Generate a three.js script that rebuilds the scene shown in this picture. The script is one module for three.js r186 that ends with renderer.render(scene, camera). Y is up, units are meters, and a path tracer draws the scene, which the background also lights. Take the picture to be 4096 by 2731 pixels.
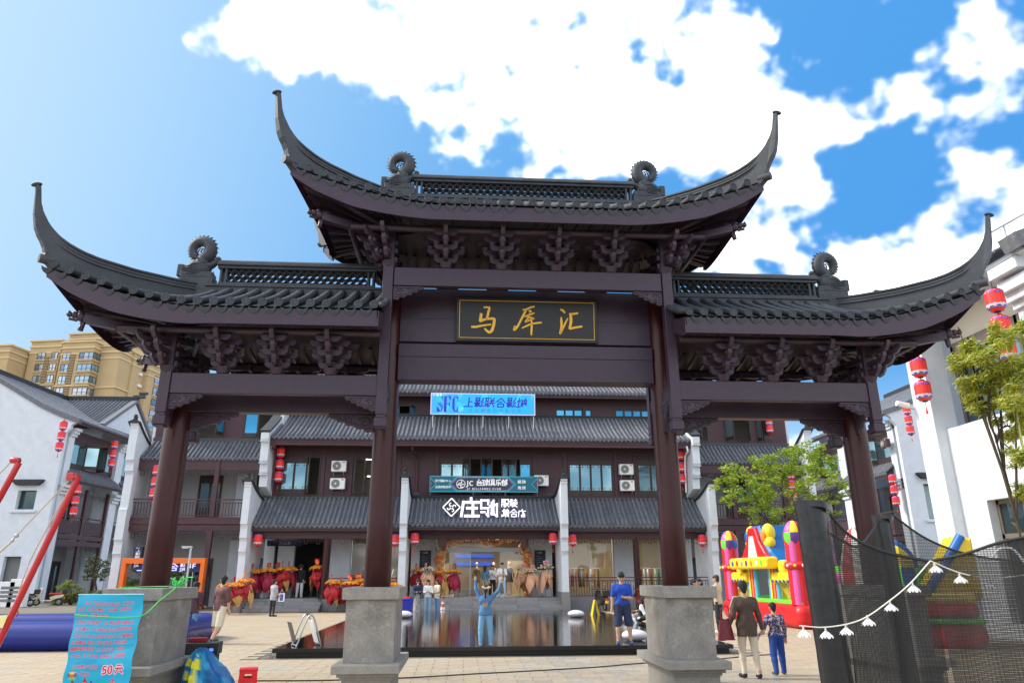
import * as THREE from 'three';
import { mergeGeometries, toCreasedNormals } from 'three/addons/utils/BufferGeometryUtils.js';
import { RoundedBoxGeometry } from 'three/addons/geometries/RoundedBoxGeometry.js';
import { ImprovedNoise } from 'three/addons/math/ImprovedNoise.js';
import { RectAreaLightUniformsLib } from 'three/addons/lights/RectAreaLightUniformsLib.js';
RectAreaLightUniformsLib.init();

// ---------------------------------------------------------------- camera, sky, sun, exposure
const V = (x, y, z) => new THREE.Vector3(x, y, z);
const scene = new THREE.Scene();
const camera = new THREE.PerspectiveCamera(51.283, 1024 / 682, 0.1, 1500);
const CAM = V(-1.0876, 1.7, 12), PITCH = 0.3181582, YAW = 0.0696471, ROLL = -0.00321068, FPX = 2844.236;
const cF = V(Math.sin(YAW) * Math.cos(PITCH), Math.sin(PITCH), -Math.cos(YAW) * Math.cos(PITCH));
const r0 = V(Math.cos(YAW), 0, Math.sin(YAW)), u0 = r0.clone().cross(cF);
const cR = r0.clone().multiplyScalar(Math.cos(ROLL)).addScaledVector(u0, Math.sin(ROLL));
const cU = u0.clone().multiplyScalar(Math.cos(ROLL)).addScaledVector(r0, -Math.sin(ROLL));
camera.position.copy(CAM); camera.up.copy(cU); camera.lookAt(CAM.clone().add(cF));
scene.add(camera);
const renderer = new THREE.WebGLRenderer({ antialias: true });
renderer.setSize(1024, 682);
renderer.toneMapping = THREE.LinearToneMapping;
renderer.toneMappingExposure = 2.75;
renderer.shadowMap.enabled = true;

const sun = new THREE.DirectionalLight(new THREE.Color(1, 0.95, 0.86), 1.5);
const SUN = V(-0.72, 0.62, -0.16).normalize();
sun.position.copy(SUN).multiplyScalar(80); sun.castShadow = true; sun.shadow.radius = 26;
sun.shadow.mapSize.set(2048, 2048);
Object.assign(sun.shadow.camera, { left: -60, right: 60, top: 60, bottom: -60, near: 1, far: 260 });
scene.add(sun, sun.target);

function rng(seed) { let a = seed >>> 0; return () => { a = (a + 0x6D2B79F5) >>> 0; let t = Math.imul(a ^ (a >>> 15), 1 | a); t = (t + Math.imul(t ^ (t >>> 7), 61 | t)) ^ t; return ((t ^ (t >>> 14)) >>> 0) / 4294967296; }; }
const clamp = (v, a = 0, b = 1) => Math.min(b, Math.max(a, v));
const smooth = (a, b, v) => { const t = clamp((v - a) / (b - a)); return t * t * (3 - 2 * t); };
const lerp = (a, b, t) => a + (b - a) * t;
const perlin = new ImprovedNoise();
const n3 = (x, y, z) => perlin.noise(x, y, z);
function fbm(x, y, z, o = 5) { let s = 0, a = 0.5; for (let i = 0; i < o; i++) { s += a * n3(x, y, z); x = x * 2.03 + 11.3; y = y * 2.03 + 5.7; z = z * 2.03 + 3.1; a *= 0.5; } return s; }

// partly cloudy sky: [azimuth, elevation, half width, half height, weight] of cloud banks and clear gaps
const BANKS = [[-0.328, 0.706, 0.036, 0.043, 0.9], [-0.273, 0.701, 0.069, 0.058, 1], [-0.133, 0.71, 0.1, 0.065, 1], [0.052, 0.735, 0.183, 0.074, 1], [0.274, 0.709, 0.16, 0.084, 1], [0.125, 0.644, 0.171, 0.075, 1], [0.2, 0.579, 0.092, 0.05, 1], [-0.033, 0.61, 0.064, 0.033, 0.8], [0.371, 0.639, 0.08, 0.077, 0.8], [-0.401, 0.68, 0.03, 0.024, 0.5], [-0.36, 0.664, 0.025, 0.02, 0.4], [0.688, 0.559, 0.095, 0.05, 0.9], [0.763, 0.597, 0.055, 0.058, 0.85], [0.733, 0.458, 0.06, 0.065, 0.8], [0.549, 0.561, 0.085, 0.028, 0.7], [0.486, 0.542, 0.05, 0.036, 0.7], [0.452, 0.476, 0.078, 0.039, 0.7], [0.421, 0.423, 0.064, 0.034, 0.7], [0.618, 0.394, 0.067, 0.032, 1], [0.661, 0.362, 0.064, 0.031, 0.9], [0.573, 0.375, 0.052, 0.027, 0.9], [0.529, 0.478, 0.059, 0.022, 0.4], [0.122, 0.548, 0.047, 0.017, 0.5], [0.723, 0.389, 0.059, 0.039, 0.7], [0.59, 0.619, 0.056, 0.015, 0.4], [0.538, 0.658, 0.053, 0.034, -0.8], [0.623, 0.66, 0.027, 0.033, -0.6], [0.467, 0.573, 0.021, 0.032, -0.5], [0.64, 0.511, 0.071, 0.02, -0.6], [0.574, 0.447, 0.057, 0.027, -0.6], [0.652, 0.616, 0.022, 0.028, -0.5], [0.283, 0.578, 0.04, 0.022, -0.5], [-0.192, 0.591, 0.143, 0.065, -0.8], [-0.489, 0.533, 0.149, 0.145, -0.9], [-0.476, 0.321, 0.097, 0.105, -0.5]];
{
  const W = 2048, H = 1024, data = new Float32Array(W * H * 4);
  for (let j = 0; j < H; j++) for (let i = 0; i < W; i++) {
    const phi = ((i + 0.5) / W - 0.5) * 2 * Math.PI, el = ((j + 0.5) / H - 0.5) * Math.PI;
    const x = Math.cos(el) * Math.cos(phi), y = Math.sin(el), z = Math.cos(el) * Math.sin(phi);
    const k = (j * W + i) * 4; data[k + 3] = 1;
    if (y < -0.05) { data[k] = 0.3; data[k + 1] = 0.3; data[k + 2] = 0.29; continue; }
    let az = Math.atan2(x, -z);
    // clear air: deep blue away from the sun, white haze towards it and towards the horizon
    const toSun = x * SUN.x + y * SUN.y + z * SUN.z, haze = clamp(1 / (1 + Math.exp(-(toSun + 0.3 * (1 - y) ** 2 - 0.86) * 5.5)));
    const hz = clamp(haze + 0.75 * smooth(0.3, 0.05, y) * (1 - haze));
    let r = lerp(0.03, 0.37, hz ** 1.2), g = lerp(0.13, 0.41, hz), b = lerp(0.31, 0.44, hz);
    let d = 0;
    const near = smooth(1.25, 0.85, Math.abs(az)) * smooth(1.15, 0.85, el);
    for (const [a, e, ra, re, w] of BANKS) { const p = ((az - a) * Math.cos(e) / ra) ** 2 + ((el - e) / re) ** 2; if (p < 9) d += w * Math.exp(-p * 0.8); }
    const h = 1 / (0.25 + Math.max(0, y)), far = fbm(x * h * 1.1 + 3.1, 7.7, z * h * 1.1 - 1.7, 6) * 1.9 + 0.18;
    const detail = fbm(x * 7 + 1.3, y * 9, z * 7, 6), puff = fbm(x * 22 + 4, y * 26 + 9, z * 22, 4);
    const fine = fbm(x * 60 + 8, y * 70 + 2, z * 60, 3), dens = lerp(far, clamp(d, -1, 1.0) - 0.66, near) + detail * 1.55 + puff * 1.05 + fine * 0.45;
    const c = smooth(-0.28, 0.5, dens) * 0.97, thick = smooth(0.1, 1.2, dens);
    const lit = 0.92 - 0.2 * thick + 0.5 * puff;
    r = lerp(r, lit * 1.0, c); g = lerp(g, lit * 1.0, c); b = lerp(b, lit * 0.99, c);
    data[k] = r; data[k + 1] = g; data[k + 2] = b;
  }
  const sky = new THREE.DataTexture(data, W, H, THREE.RGBAFormat, THREE.FloatType);
  sky.mapping = THREE.EquirectangularReflectionMapping; sky.magFilter = sky.minFilter = THREE.LinearFilter; sky.needsUpdate = true;
  scene.background = sky; scene.environment = sky;
}

// ---------------------------------------------------------------- pixels of the photograph to places
function ray(px, py) { return cF.clone().multiplyScalar(FPX).addScaledVector(cR, px - 2048).addScaledVector(cU, 1365.5 - py).normalize(); }
const onZ = (px, py, z) => { const d = ray(px, py); return CAM.clone().addScaledVector(d, (z - CAM.z) / d.z); };
const onY = (px, py, y = 0) => { const d = ray(px, py); return CAM.clone().addScaledVector(d, (y - CAM.y) / d.y); };
const onX = (px, py, x) => { const d = ray(px, py); return CAM.clone().addScaledVector(d, (x - CAM.x) / d.x); };

// ---------------------------------------------------------------- textures and materials
function tex(n, fn, srgb = true) {
  const d = new Uint8Array(n * n * 4);
  for (let j = 0; j < n; j++) for (let i = 0; i < n; i++) { const c = fn(i / n, j / n), k = (j * n + i) * 4; d[k] = clamp(c[0]) * 255; d[k + 1] = clamp(c[1]) * 255; d[k + 2] = clamp(c[2]) * 255; d[k + 3] = 255; }
  const t = new THREE.DataTexture(d, n, n); t.wrapS = t.wrapT = THREE.RepeatWrapping; t.magFilter = THREE.LinearFilter; t.minFilter = THREE.LinearMipmapLinearFilter; t.generateMipmaps = true;
  if (srgb) t.colorSpace = THREE.SRGBColorSpace; t.needsUpdate = true; return t;
}
// noise that repeats on the unit square
function tile(u, v, f, seed = 0, o = 4) {
  let s = 0, a = 0.5, ff = f;
  for (let q = 0; q < o; q++) { const A = u * ff, B = v * ff, w = ff, bl = (x, y) => n3(x, y, seed + q * 7.3);
    s += a * (bl(A, B) * (1 - u) * (1 - v) + bl(A - w, B) * u * (1 - v) + bl(A, B - w) * (1 - u) * v + bl(A - w, B - w) * u * v); a *= 0.5; ff *= 2; }
  return s;
}
const grey = (v) => [v, v, v];
const T = {
  mottle: tex(256, (u, v) => grey(0.95 + 0.09 * tile(u, v, 5, 1, 5))),
  speck: tex(256, (u, v) => grey(0.86 + 0.34 * tile(u, v, 40, 2, 2) + 0.16 * tile(u, v, 6, 3, 3))),
  grain: tex(256, (u, v) => grey(0.86 + 0.35 * tile(u * 1, v, 4, 4, 2) * 0.4 + 0.32 * tile(u, (v * 12) % 1, 8, 5, 3))),
  bump: tex(256, (u, v) => grey(0.5 + 0.7 * tile(u, v, 24, 6, 4)), false),
  gloss: tex(256, (u, v) => grey(0.75 + 0.5 * tile(u, v, 8, 9, 4)), false),
  weather: tex(512, (u, v) => { const s = tile(u, v, 4, 12, 5), f = tile(u, v, 30, 14, 3), l = smooth(0.12, 0.3, tile(u, v, 7, 17, 5)); const k = 0.84 + 0.28 * s + 0.22 * f; return [k + l * 0.14, k + l * 0.14, k + l * 0.12]; }),
};
const rep = (t, x, y = x) => { const c = t.clone(); c.repeat.set(x, y); c.needsUpdate = true; return c; };
const col = (r, g, b) => new THREE.Color().setRGB(r, g, b);
function mat(c, rough = 0.7, o = {}) {
  const { t, s = 1, b, bs = s, bd = 0.003, ...rest } = o;
  const m = new (rest.clearcoat || rest.transmission || rest.sheen || rest.specularIntensity !== undefined ? THREE.MeshPhysicalMaterial : THREE.MeshStandardMaterial)({ color: Array.isArray(c) ? col(...c) : new THREE.Color(c), roughness: rough, ...rest });
  if (t) m.map = s === 1 ? t : rep(t, s);
  if (b) { m.bumpMap = bs === 1 ? b : rep(b, bs); m.bumpScale = bd; }
  return m;
}
const M = {
  wood: mat([0.055, 0.029, 0.055], 0.45, { t: rep(T.grain, 1.2, 1.2), b: T.bump, bs: 2, bd: 0.002 }),
  lacquer: mat([0.045, 0.008, 0.009], 0.36, { clearcoat: 0.12, clearcoatRoughness: 0.2, t: T.mottle, s: 0.7, specularIntensity: 0.55 }),
  slate: mat([0.062, 0.069, 0.084], 0.62, { t: T.weather, s: 0.9, b: T.bump, bs: 4, bd: 0.002 }),
  slateLight: mat([0.085, 0.09, 0.1], 0.7, { t: T.weather, s: 1.4, b: T.bump, bs: 4, bd: 0.002 }),
  granite: mat([0.36, 0.335, 0.3], 0.8, { t: T.speck, s: 1.3, b: T.bump, bs: 6, bd: 0.0008 }),
  graniteStain: mat([0.36, 0.335, 0.3], 0.75, { t: T.weather, s: 0.8, b: T.bump, bs: 6, bd: 0.0008 }),
  plaster: mat([0.72, 0.76, 0.82], 0.85, { t: T.mottle, s: 0.35 }),
  gold: mat([0.75, 0.42, 0.04], 0.4, { metalness: 0.25 }),
  black: mat([0.012, 0.012, 0.013], 0.45),
};

// ---------------------------------------------------------------- geometry helpers
function uvm(g, s = 1) {   // uv in metres, by the way each face points
  if (g.index) g = g.toNonIndexed();
  if (!g.attributes.normal) g.computeVertexNormals();
  const p = g.attributes.position, uv = new Float32Array(p.count * 2);
  const a = V(), b = V(), c = V();
  for (let i = 0; i < p.count; i += 3) {
    a.fromBufferAttribute(p, i); b.fromBufferAttribute(p, i + 1); c.fromBufferAttribute(p, i + 2);
    const n = b.clone().sub(a).cross(c.clone().sub(a)), ax = Math.abs(n.x), ay = Math.abs(n.y), az = Math.abs(n.z);
    [a, b, c].forEach((q, k) => { const u = ax > ay && ax > az ? [q.z, q.y] : ay > az ? [q.x, q.z] : [q.x, q.y]; uv[(i + k) * 2] = u[0] * s; uv[(i + k) * 2 + 1] = u[1] * s; });
  }
  const o = new THREE.BufferGeometry();
  o.setAttribute('position', p); o.setAttribute('normal', g.attributes.normal); o.setAttribute('uv', new THREE.BufferAttribute(uv, 2));
  if (g.attributes.color) o.setAttribute('color', g.attributes.color);
  return o;
}
const join = (list) => { const l = list.flat(9).map((g) => (g.userData.ready ? g : uvm(g))); const r = l.length === 1 ? l[0] : mergeGeometries(l); r.userData.ready = true; return r; };
const box = (x0, x1, y0, y1, z0, z1) => new THREE.BoxGeometry(Math.abs(x1 - x0), Math.abs(y1 - y0), Math.abs(z1 - z0)).translate((x0 + x1) / 2, (y0 + y1) / 2, (z0 + z1) / 2);
const rbox = (x0, x1, y0, y1, z0, z1, r = 0.01, seg = 1) => new RoundedBoxGeometry(Math.abs(x1 - x0), Math.abs(y1 - y0), Math.abs(z1 - z0), seg, r).translate((x0 + x1) / 2, (y0 + y1) / 2, (z0 + z1) / 2);
const cyl = (x, y, z, rt, rb, h, n = 16) => new THREE.CylinderGeometry(rt, rb, h, n).translate(x, y + h / 2, z);
const ball = (x, y, z, r, ws = 10, hs = 8) => new THREE.SphereGeometry(r, ws, hs).translate(x, y, z);
function paint(g, fn) { if (g.index) g = g.toNonIndexed(); const p = g.attributes.position, c = new Float32Array(p.count * 3); for (let i = 0; i < p.count; i++) { const k = Array.isArray(fn) ? fn : fn(p.getX(i), p.getY(i), p.getZ(i)); c.set(k, i * 3); } g.setAttribute('color', new THREE.BufferAttribute(c, 3)); return g; }
// sweep of a profile [[side, up], ...] (or a radius) along points
function sweep(pts, prof, { n = 8, ref = V(0, 1, 0), crease = 0, cap = true, closed = false } = {}) {
  const pos = [], idx = [], N = pts.length, P = (i, t) => { const q = typeof prof === 'function' ? prof(t, i) : prof; return typeof q === 'number' ? Array.from({ length: n }, (_, k) => [q * Math.cos(k / n * 2 * Math.PI), q * Math.sin(k / n * 2 * Math.PI)]) : q; };
  let m = 0;
  for (let i = 0; i < N; i++) {
    const a = pts[closed ? (i + N - 1) % N : Math.max(0, i - 1)], b = pts[closed ? (i + 1) % N : Math.min(N - 1, i + 1)];
    const t = b.clone().sub(a).normalize(); let rr = ref; if (Math.abs(t.dot(rr)) > 0.97) rr = Math.abs(t.x) > 0.7 ? V(0, 0, 1) : V(1, 0, 0);
    const s = t.clone().cross(rr).normalize(), u = s.clone().cross(t), pr = P(i, i / (N - 1)); m = pr.length;
    for (const [x, y] of pr) { const q = pts[i].clone().addScaledVector(s, x).addScaledVector(u, y); pos.push(q.x, q.y, q.z); }
  }
  const R = closed ? N : N - 1;
  for (let i = 0; i < R; i++) for (let k = 0; k < m; k++) { const k2 = (k + 1) % m, i2 = (i + 1) % N; const A = i * m + k, B = i * m + k2, C = i2 * m + k, D = i2 * m + k2; idx.push(A, B, C, B, D, C); }
  if (cap && !closed) for (let k = 1; k < m - 1; k++) { idx.push(0, k + 1, k); const o = (N - 1) * m; idx.push(o, o + k, o + k + 1); }
  let g = new THREE.BufferGeometry(); g.setAttribute('position', new THREE.Float32BufferAttribute(pos, 3)); g.setIndex(idx);
  if (crease) { g = toCreasedNormals(g, crease); } else g.computeVertexNormals();
  return g;
}
const rect = (w, h) => [[-w / 2, -h / 2], [-w / 2, h / 2], [w / 2, h / 2], [w / 2, -h / 2]];
const bar = (a, b, w, h = w) => sweep([a, b], rect(w, h), { crease: 0.5 });
const rod = (a, b, r, n = 6) => sweep([a, b], r, { n });
const path = (list, k = 24, closed = false) => new THREE.CatmullRomCurve3(list.map((p) => (Array.isArray(p) ? V(...p) : p)), closed, 'centripetal').getPoints(k);
// grid surface from fn(u, v) -> Vector3
function sheet(nu, nv, fn, crease = 0) {
  const pos = [], idx = [];
  for (let j = 0; j <= nv; j++) for (let i = 0; i <= nu; i++) { const p = fn(i / nu, j / nv); pos.push(p.x, p.y, p.z); }
  for (let j = 0; j < nv; j++) for (let i = 0; i < nu; i++) { const a = j * (nu + 1) + i, b = a + 1, c = a + nu + 1, d = c + 1; idx.push(a, b, c, b, d, c); }
  const g = new THREE.BufferGeometry(); g.setAttribute('position', new THREE.Float32BufferAttribute(pos, 3)); g.setIndex(idx);
  if (crease) return toCreasedNormals(g, crease); g.computeVertexNormals(); return g;
}
const plate = (pts, depth, bevel = 0, holes = []) => { const s = new THREE.Shape(pts.map((p) => new THREE.Vector2(...p))); for (const h of holes) s.holes.push(new THREE.Path(h.map((p) => new THREE.Vector2(...p)))); return new THREE.ExtrudeGeometry(s, { depth, bevelEnabled: bevel > 0, bevelThickness: bevel, bevelSize: bevel, bevelSegments: 1, curveSegments: 6 }); };

// ---------------------------------------------------------------- objects
const taken = {};
function numbered(n) { const k = taken[n] = (taken[n] ?? -1) + 1; return k ? n + '_' + String(k).padStart(3, '0') : n; }
function mesh(name, geos, m, parent) {
  const o = new THREE.Mesh(Array.isArray(geos) ? join(geos) : join([geos]), m); o.castShadow = o.receiveShadow = true;
  o.name = parent ? name : numbered(name); (parent || scene).add(o); return o;
}
function shared(name, g, m, parent, p, ry = 0) { const o = new THREE.Mesh(g, m); o.castShadow = o.receiveShadow = true; o.name = name; if (p) o.position.copy(p); o.rotation.y = ry; parent.add(o); return o; }
function tag(o, label, category, group) { o.userData.label = label; o.userData.category = category; if (group) o.userData.group = group; return o; }
function thing(name, label, category, p = V(0, 0, 0), ry = 0, group) { const o = new THREE.Group(); o.name = numbered(name); scene.add(o); o.position.copy(p); o.rotation.y = ry; return tag(o, label, category, group); }
function part(name, parent, p) { const o = new THREE.Group(); o.name = name; if (p) o.position.copy(p); parent.add(o); return o; }
function copy(o, p, ry, label, group) { const c = o.clone(); c.name = numbered(o.name.replace(/_\d{3}$/, '')); c.userData = { ...o.userData }; if (p) c.position.copy(p); if (ry !== undefined) c.rotation.y = ry; if (label) c.userData.label = label; if (group) c.userData.group = group; scene.add(c); return c; }
const stuff = (o) => { o.userData.kind = 'stuff'; return o; };
const structure = (o) => { o.userData.kind = 'structure'; return o; };
// ---------------------------------------------------------------- the memorial gate
const gate = thing('memorial_gate', 'dark wooden memorial archway with three upturned tile roofs on stone plinths', 'gate');
const AX = 2.405, BX = 5.82, PZ = 0.695;   // inner and outer column lines, plane of the hanging posts
{
  // stone plinths
  const low = [box(-0.34, 0.34, 0, 0.27, -0.78, 0.78)], mould = sheetMould();
  function sheetMould() {
    const out = [], st = [[0.27, 0.345, 0.79], [0.3, 0.37, 0.815], [0.34, 0.41, 0.86], [0.39, 0.45, 0.9]];
    for (let i = 0; i < 3; i++) out.push(rbox(-st[i][1], st[i][1], st[i][0], st[i + 1][0], -st[i][2], st[i][2], 0.008));
    return out;
  }
  const slab = rbox(-0.48, 0.48, 0.39, 0.505, -0.945, 0.945, 0.012), shaft = rbox(-0.365, 0.365, 0.5, 1.375, -0.66, 0.66, 0.012), cap = rbox(-0.42, 0.42, 1.37, 1.54, -0.75, 0.75, 0.012);
  for (const x of [-BX, -AX, AX, BX]) {
    const p = part('plinth', gate, V(x, 0, 0));
    mesh('base_block', low.map((g) => g.clone()), M.granite, p); mesh('moulding', mould.map((g) => g.clone()), M.granite, p); mesh('slab', slab.clone(), M.granite, p); mesh('shaft', shaft.clone(), M.graniteStain, p); mesh('cap', cap.clone(), M.granite, p);
  }
  // columns, slightly tapered
  const colG = (top) => sweep([V(0, 1.54, 0), V(0, 2.6, 0), V(0, 4, 0), V(0, top, 0)], (t) => 0.212 - 0.02 * t, { n: 36 });
  for (const x of [-BX, -AX, AX, BX]) mesh('column', colG(Math.abs(x) > 4 ? 4.9 : 7.0).translate(x, 0, 0), M.lacquer, gate);
  // hanging posts, front and back, with pendants
  const post = (x, z, y0, y1) => {
    const g = [rbox(x - 0.085, x + 0.085, y0, y1, z - 0.085, z + 0.085, 0.008)];
    const o = mesh('hanging_post', g, M.wood, gate);
    mesh('pendant', [rbox(x - 0.075, x + 0.075, y0 - 0.045, y0, z - 0.075, z + 0.075, 0.006), rbox(x - 0.1, x + 0.1, y0 - 0.2, y0 - 0.045, z - 0.1, z + 0.1, 0.02), rbox(x - 0.085, x + 0.085, y0 - 0.225, y0 - 0.2, z - 0.085, z + 0.085, 0.01)], M.wood, o);
  };
  for (const s of [-1, 1]) for (const z of [-PZ, PZ]) {
    post(s * BX, z, 4.145, 5.5); post(s * (AX + 0.005), z, 4.145, 7.4);
  }
  // beams
  const beam = (n, x0, x1, y0, y1, z0, z1) => mesh(n, rbox(x0, x1, y0, y1, z0, z1, 0.012), M.wood, gate);
  for (const s of [-1, 1]) {
    for (const z of [-PZ, PZ]) beam('beam', s * (AX + 0.085), s * (BX - 0.085), 4.455, 4.79, z - 0.06, z + 0.06);
    beam('beam', s * (AX + 0.15), s * (BX - 0.15), 4.3, 4.62, -0.1, 0.1);
    for (const z of [-PZ, PZ]) beam('cross_beam', s * BX - 0.06, s * BX + 0.06, 4.5, 4.74, z > 0 ? 0.12 : -0.61, z > 0 ? 0.61 : -0.12);
    for (const z of [-PZ, PZ]) { beam('cross_beam', s * AX - 0.06, s * AX + 0.06, 4.5, 4.74, z > 0 ? 0.12 : -0.61, z > 0 ? 0.61 : -0.12); beam('cross_beam', s * AX - 0.06, s * AX + 0.06, 6.42, 6.68, z > 0 ? 0.12 : -0.61, z > 0 ? 0.61 : -0.12); }
  }
  for (const z of [-PZ, PZ]) beam('beam', -AX + 0.09, AX - 0.09, 6.38, 6.715, z - 0.06, z + 0.06);
  beam('lintel', -AX + 0.17, AX - 0.17, 4.885, 5.53, -0.16, 0.16); beam('lintel_cap', -AX + 0.17, AX - 0.17, 5.3, 5.535, 0.155, 0.175);
  beam('name_board', -AX + 0.17, AX - 0.17, 5.585, 6.6, -0.1, 0.1); beam('rail', -AX + 0.17, AX - 0.17, 5.53, 5.59, -0.06, 0.06);
  beam('name_board', -AX + 0.17, AX - 0.17, 5.585, 6.02, 0.098, 0.118);

  // carved corner brackets: a scrolled plate with raised curls
  const sp = [[0, 0], [0.5, 0], [0.5, -0.035], [0.46, -0.06], [0.42, -0.06], [0.4, -0.1], [0.33, -0.105], [0.3, -0.15], [0.23, -0.155], [0.18, -0.2], [0.12, -0.195], [0.08, -0.24], [0, -0.235]];
  const curl = (cx, cy, r, dir, a0) => { const l = []; for (let i = 0; i <= 22; i++) { const t = i / 22, a = a0 + dir * t * 8, q = r * (1 - 0.78 * t); l.push(V(cx + q * Math.cos(a), cy + q * Math.sin(a), 0.065)); } return sweep(l, (t) => 0.012 - 0.004 * t, { n: 6, ref: V(0, 0, 1) }); };
  const carve = () => [plate(sp, 0.055, 0.006), rbox(-0.005, 0.5, -0.028, -0.008, 0.05, 0.072, 0.004), curl(0.1, -0.115, 0.075, 1, 0.4), curl(0.28, -0.075, 0.06, -1, 2.6), curl(0.4, -0.055, 0.03, 1, 0.2), sweep(path([[0.03, -0.2, 0.065], [0.12, -0.19, 0.065], [0.2, -0.14, 0.065], [0.26, -0.13, 0.065], [0.34, -0.08, 0.065], [0.45, -0.04, 0.065]], 20), 0.009, { n: 6, ref: V(0, 0, 1) })];
  const carved = join(carve());
  const put = (x, y, z, flip, ry = 0) => { const o = shared('carved_bracket', carved, M.wood, gate, V(x, y, z), ry); if (flip) o.scale.x = -1; };
  for (const z of [PZ - 0.03, -PZ - 0.03]) for (const s of [-1, 1]) { put(s * (BX - 0.086), 4.45, z, s > 0); put(s * (AX + 0.087), 4.45, z, s < 0); put(s * (AX - 0.09), 6.375, z, s > 0); }
  for (const s of [-1, 1]) { const a = shared('carved_bracket', carved, M.wood, gate, V(s * (BX - 0.2), 4.3, -0.03)); a.scale.set(-s * 1.5, 1.2, 1); const b = shared('carved_bracket', carved, M.wood, gate, V(s * (AX + 0.2), 4.3, -0.03)); b.scale.set(s * 1.5, 1.2, 1); }
  for (const s of [-1, 1]) for (const x of [AX, BX]) for (const z of [1, -1]) { const o = shared('carved_bracket', carved, M.wood, gate, V(s * x - 0.03, 4.5, z * 0.21), -z * Math.PI / 2); o.scale.set(0.8, 2.0, 1); }

  // bracket sets between beam and eave
  const boat = (L, h, d) => { const k = h * 0.75, s = [[-L / 2, 0], [L / 2, 0], [L / 2, -h * 0.35], [L / 2 - k * 0.35, -h * 0.75], [L / 2 - k, -h], [-L / 2 + k, -h], [-L / 2 + k * 0.35, -h * 0.75], [-L / 2, -h * 0.35]]; return plate(s, d).translate(0, 0, -d / 2); };
  const dou = (w, h) => new THREE.CylinderGeometry(w * 0.707, w * 0.52, h, 4, 1).rotateY(Math.PI / 4).translate(0, h / 2, 0);
  const beak = (reach) => { const s = [[-0.12, 0], [reach * 0.75, 0], [reach * 0.9, 0.02], [reach, 0.075], [reach + 0.035, 0.08], [reach + 0.03, 0.02], [reach * 0.93, -0.06], [reach * 0.75, -0.085], [reach * 0.62, -0.06], [-0.12, -0.085]]; return plate(s, 0.065, 0.004).translate(0, 0, -0.0325).rotateY(-Math.PI / 2); };
  const G = { arm1: join([boat(0.4, 0.09, 0.075)]), arm2: join([boat(0.64, 0.09, 0.075)]), arm3: join([boat(0.86, 0.08, 0.075)]), block: join([dou(0.115, 0.06)]), base: join([dou(0.2, 0.11)]), beak1: join([beak(0.27)]), beak2: join([beak(0.42)]), beak3: join([beak(0.55)]) };
  function bracketSet(x, y, z, ry, corner = false) {
    const p = part('bracket_set', gate, V(x, y, z)); p.rotation.y = ry;
    const a = (n, g, X, Y, Z) => shared(n, G[g], M.wood, p, V(X, Y, Z));
    a('base_block', 'base', 0, 0, 0);
    if (!corner) { a('bracket_arm', 'arm1', 0, 0.2, 0); a('bracket_arm', 'arm2', 0, 0.36, 0); a('bracket_arm', 'arm1', 0, 0.36, 0.2); a('bracket_arm', 'arm2', 0, 0.52, 0.2); a('bracket_arm', 'arm3', 0, 0.53, 0); a('bracket_arm', 'arm1', 0, 0.54, 0.38); }
    a('beak_arm', 'beak1', 0, 0.2, 0); a('beak_arm', 'beak2', 0, 0.36, 0); a('beak_arm', 'beak3', 0, 0.52, 0);
    for (const [X, Y, Z] of corner ? [[0, 0.2, 0.2], [0, 0.36, 0.36]] : [[-0.16, 0.2, 0], [0.16, 0.2, 0], [0, 0.2, 0.2], [-0.27, 0.36, 0], [0.27, 0.36, 0], [-0.16, 0.36, 0.2], [0.16, 0.36, 0.2], [0, 0.36, 0.36]]) a('bearing_block', 'block', X, Y, Z);
  }
  for (const z of [1, -1]) {
    const ry = z > 0 ? 0 : Math.PI;
    for (let i = 1; i <= 4; i++) bracketSet(-AX + i * 2 * AX / 5, 6.715, z * PZ, ry);
    for (const s of [-1, 1]) for (let i = 1; i <= 3; i++) bracketSet(s * (AX + i * (BX - AX) / 4), 4.79, z * PZ, ry);
  }
  for (const s of [-1, 1]) for (const [X, y] of [[AX, 6.715], [BX, 4.79]]) {
    for (const z of [-0.24, 0.24]) bracketSet(s * X, y, z, s * Math.PI / 2);
    for (const z of [-1, 1]) { for (const k of [0, 1, -1]) bracketSet(s * X, y, z * PZ, Math.atan2(s, z) + k * 0.62 * s * z, true); }
    for (const y2 of [y - 0.1]) mesh('beam', rbox(s * X - 0.06, s * X + 0.06, y2 - 0.1, y2 + 0.1, -0.6, 0.6, 0.01), M.wood, gate);
  }

  // ---- roofs
  const KH = 1.1667;
  const yHip = (z) => 0.6 - 0.42 * z + 0.27 * z * z;
  const interp = (tab, x) => { if (x <= tab[0][0]) return tab[0][1]; for (let i = 1; i < tab.length; i++) if (x <= tab[i][0]) return lerp(tab[i - 1][1], tab[i][1], (x - tab[i - 1][0]) / (tab[i][0] - tab[i - 1][0])); return tab[tab.length - 1][1]; };
  const HTOP = [[0, 0.9], [0.3, 0.86], [0.7, 0.835], [1.06, 0.86], [1.22, 0.9], [1.34, 0.96], [1.44, 1.04], [1.52, 1.14], [1.58, 1.25], [1.63, 1.39], [1.67, 1.56], [1.69, 1.78]];
  const HBOT = [[0, 0.56], [0.4, 0.44], [0.8, 0.4], [1.13, 0.4], [1.45, 0.5], [1.53, 0.62], [1.56, 0.86], [1.62, 0.98], [1.665, 1.12], [1.695, 1.32], [1.715, 1.56], [1.73, 1.8]];
  const FASC = [[-9, 0.32], [-0.8, 0.32], [0.1, 0.36], [0.68, 0.39], [1.33, 0.32], [1.77, 0.2]];
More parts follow.
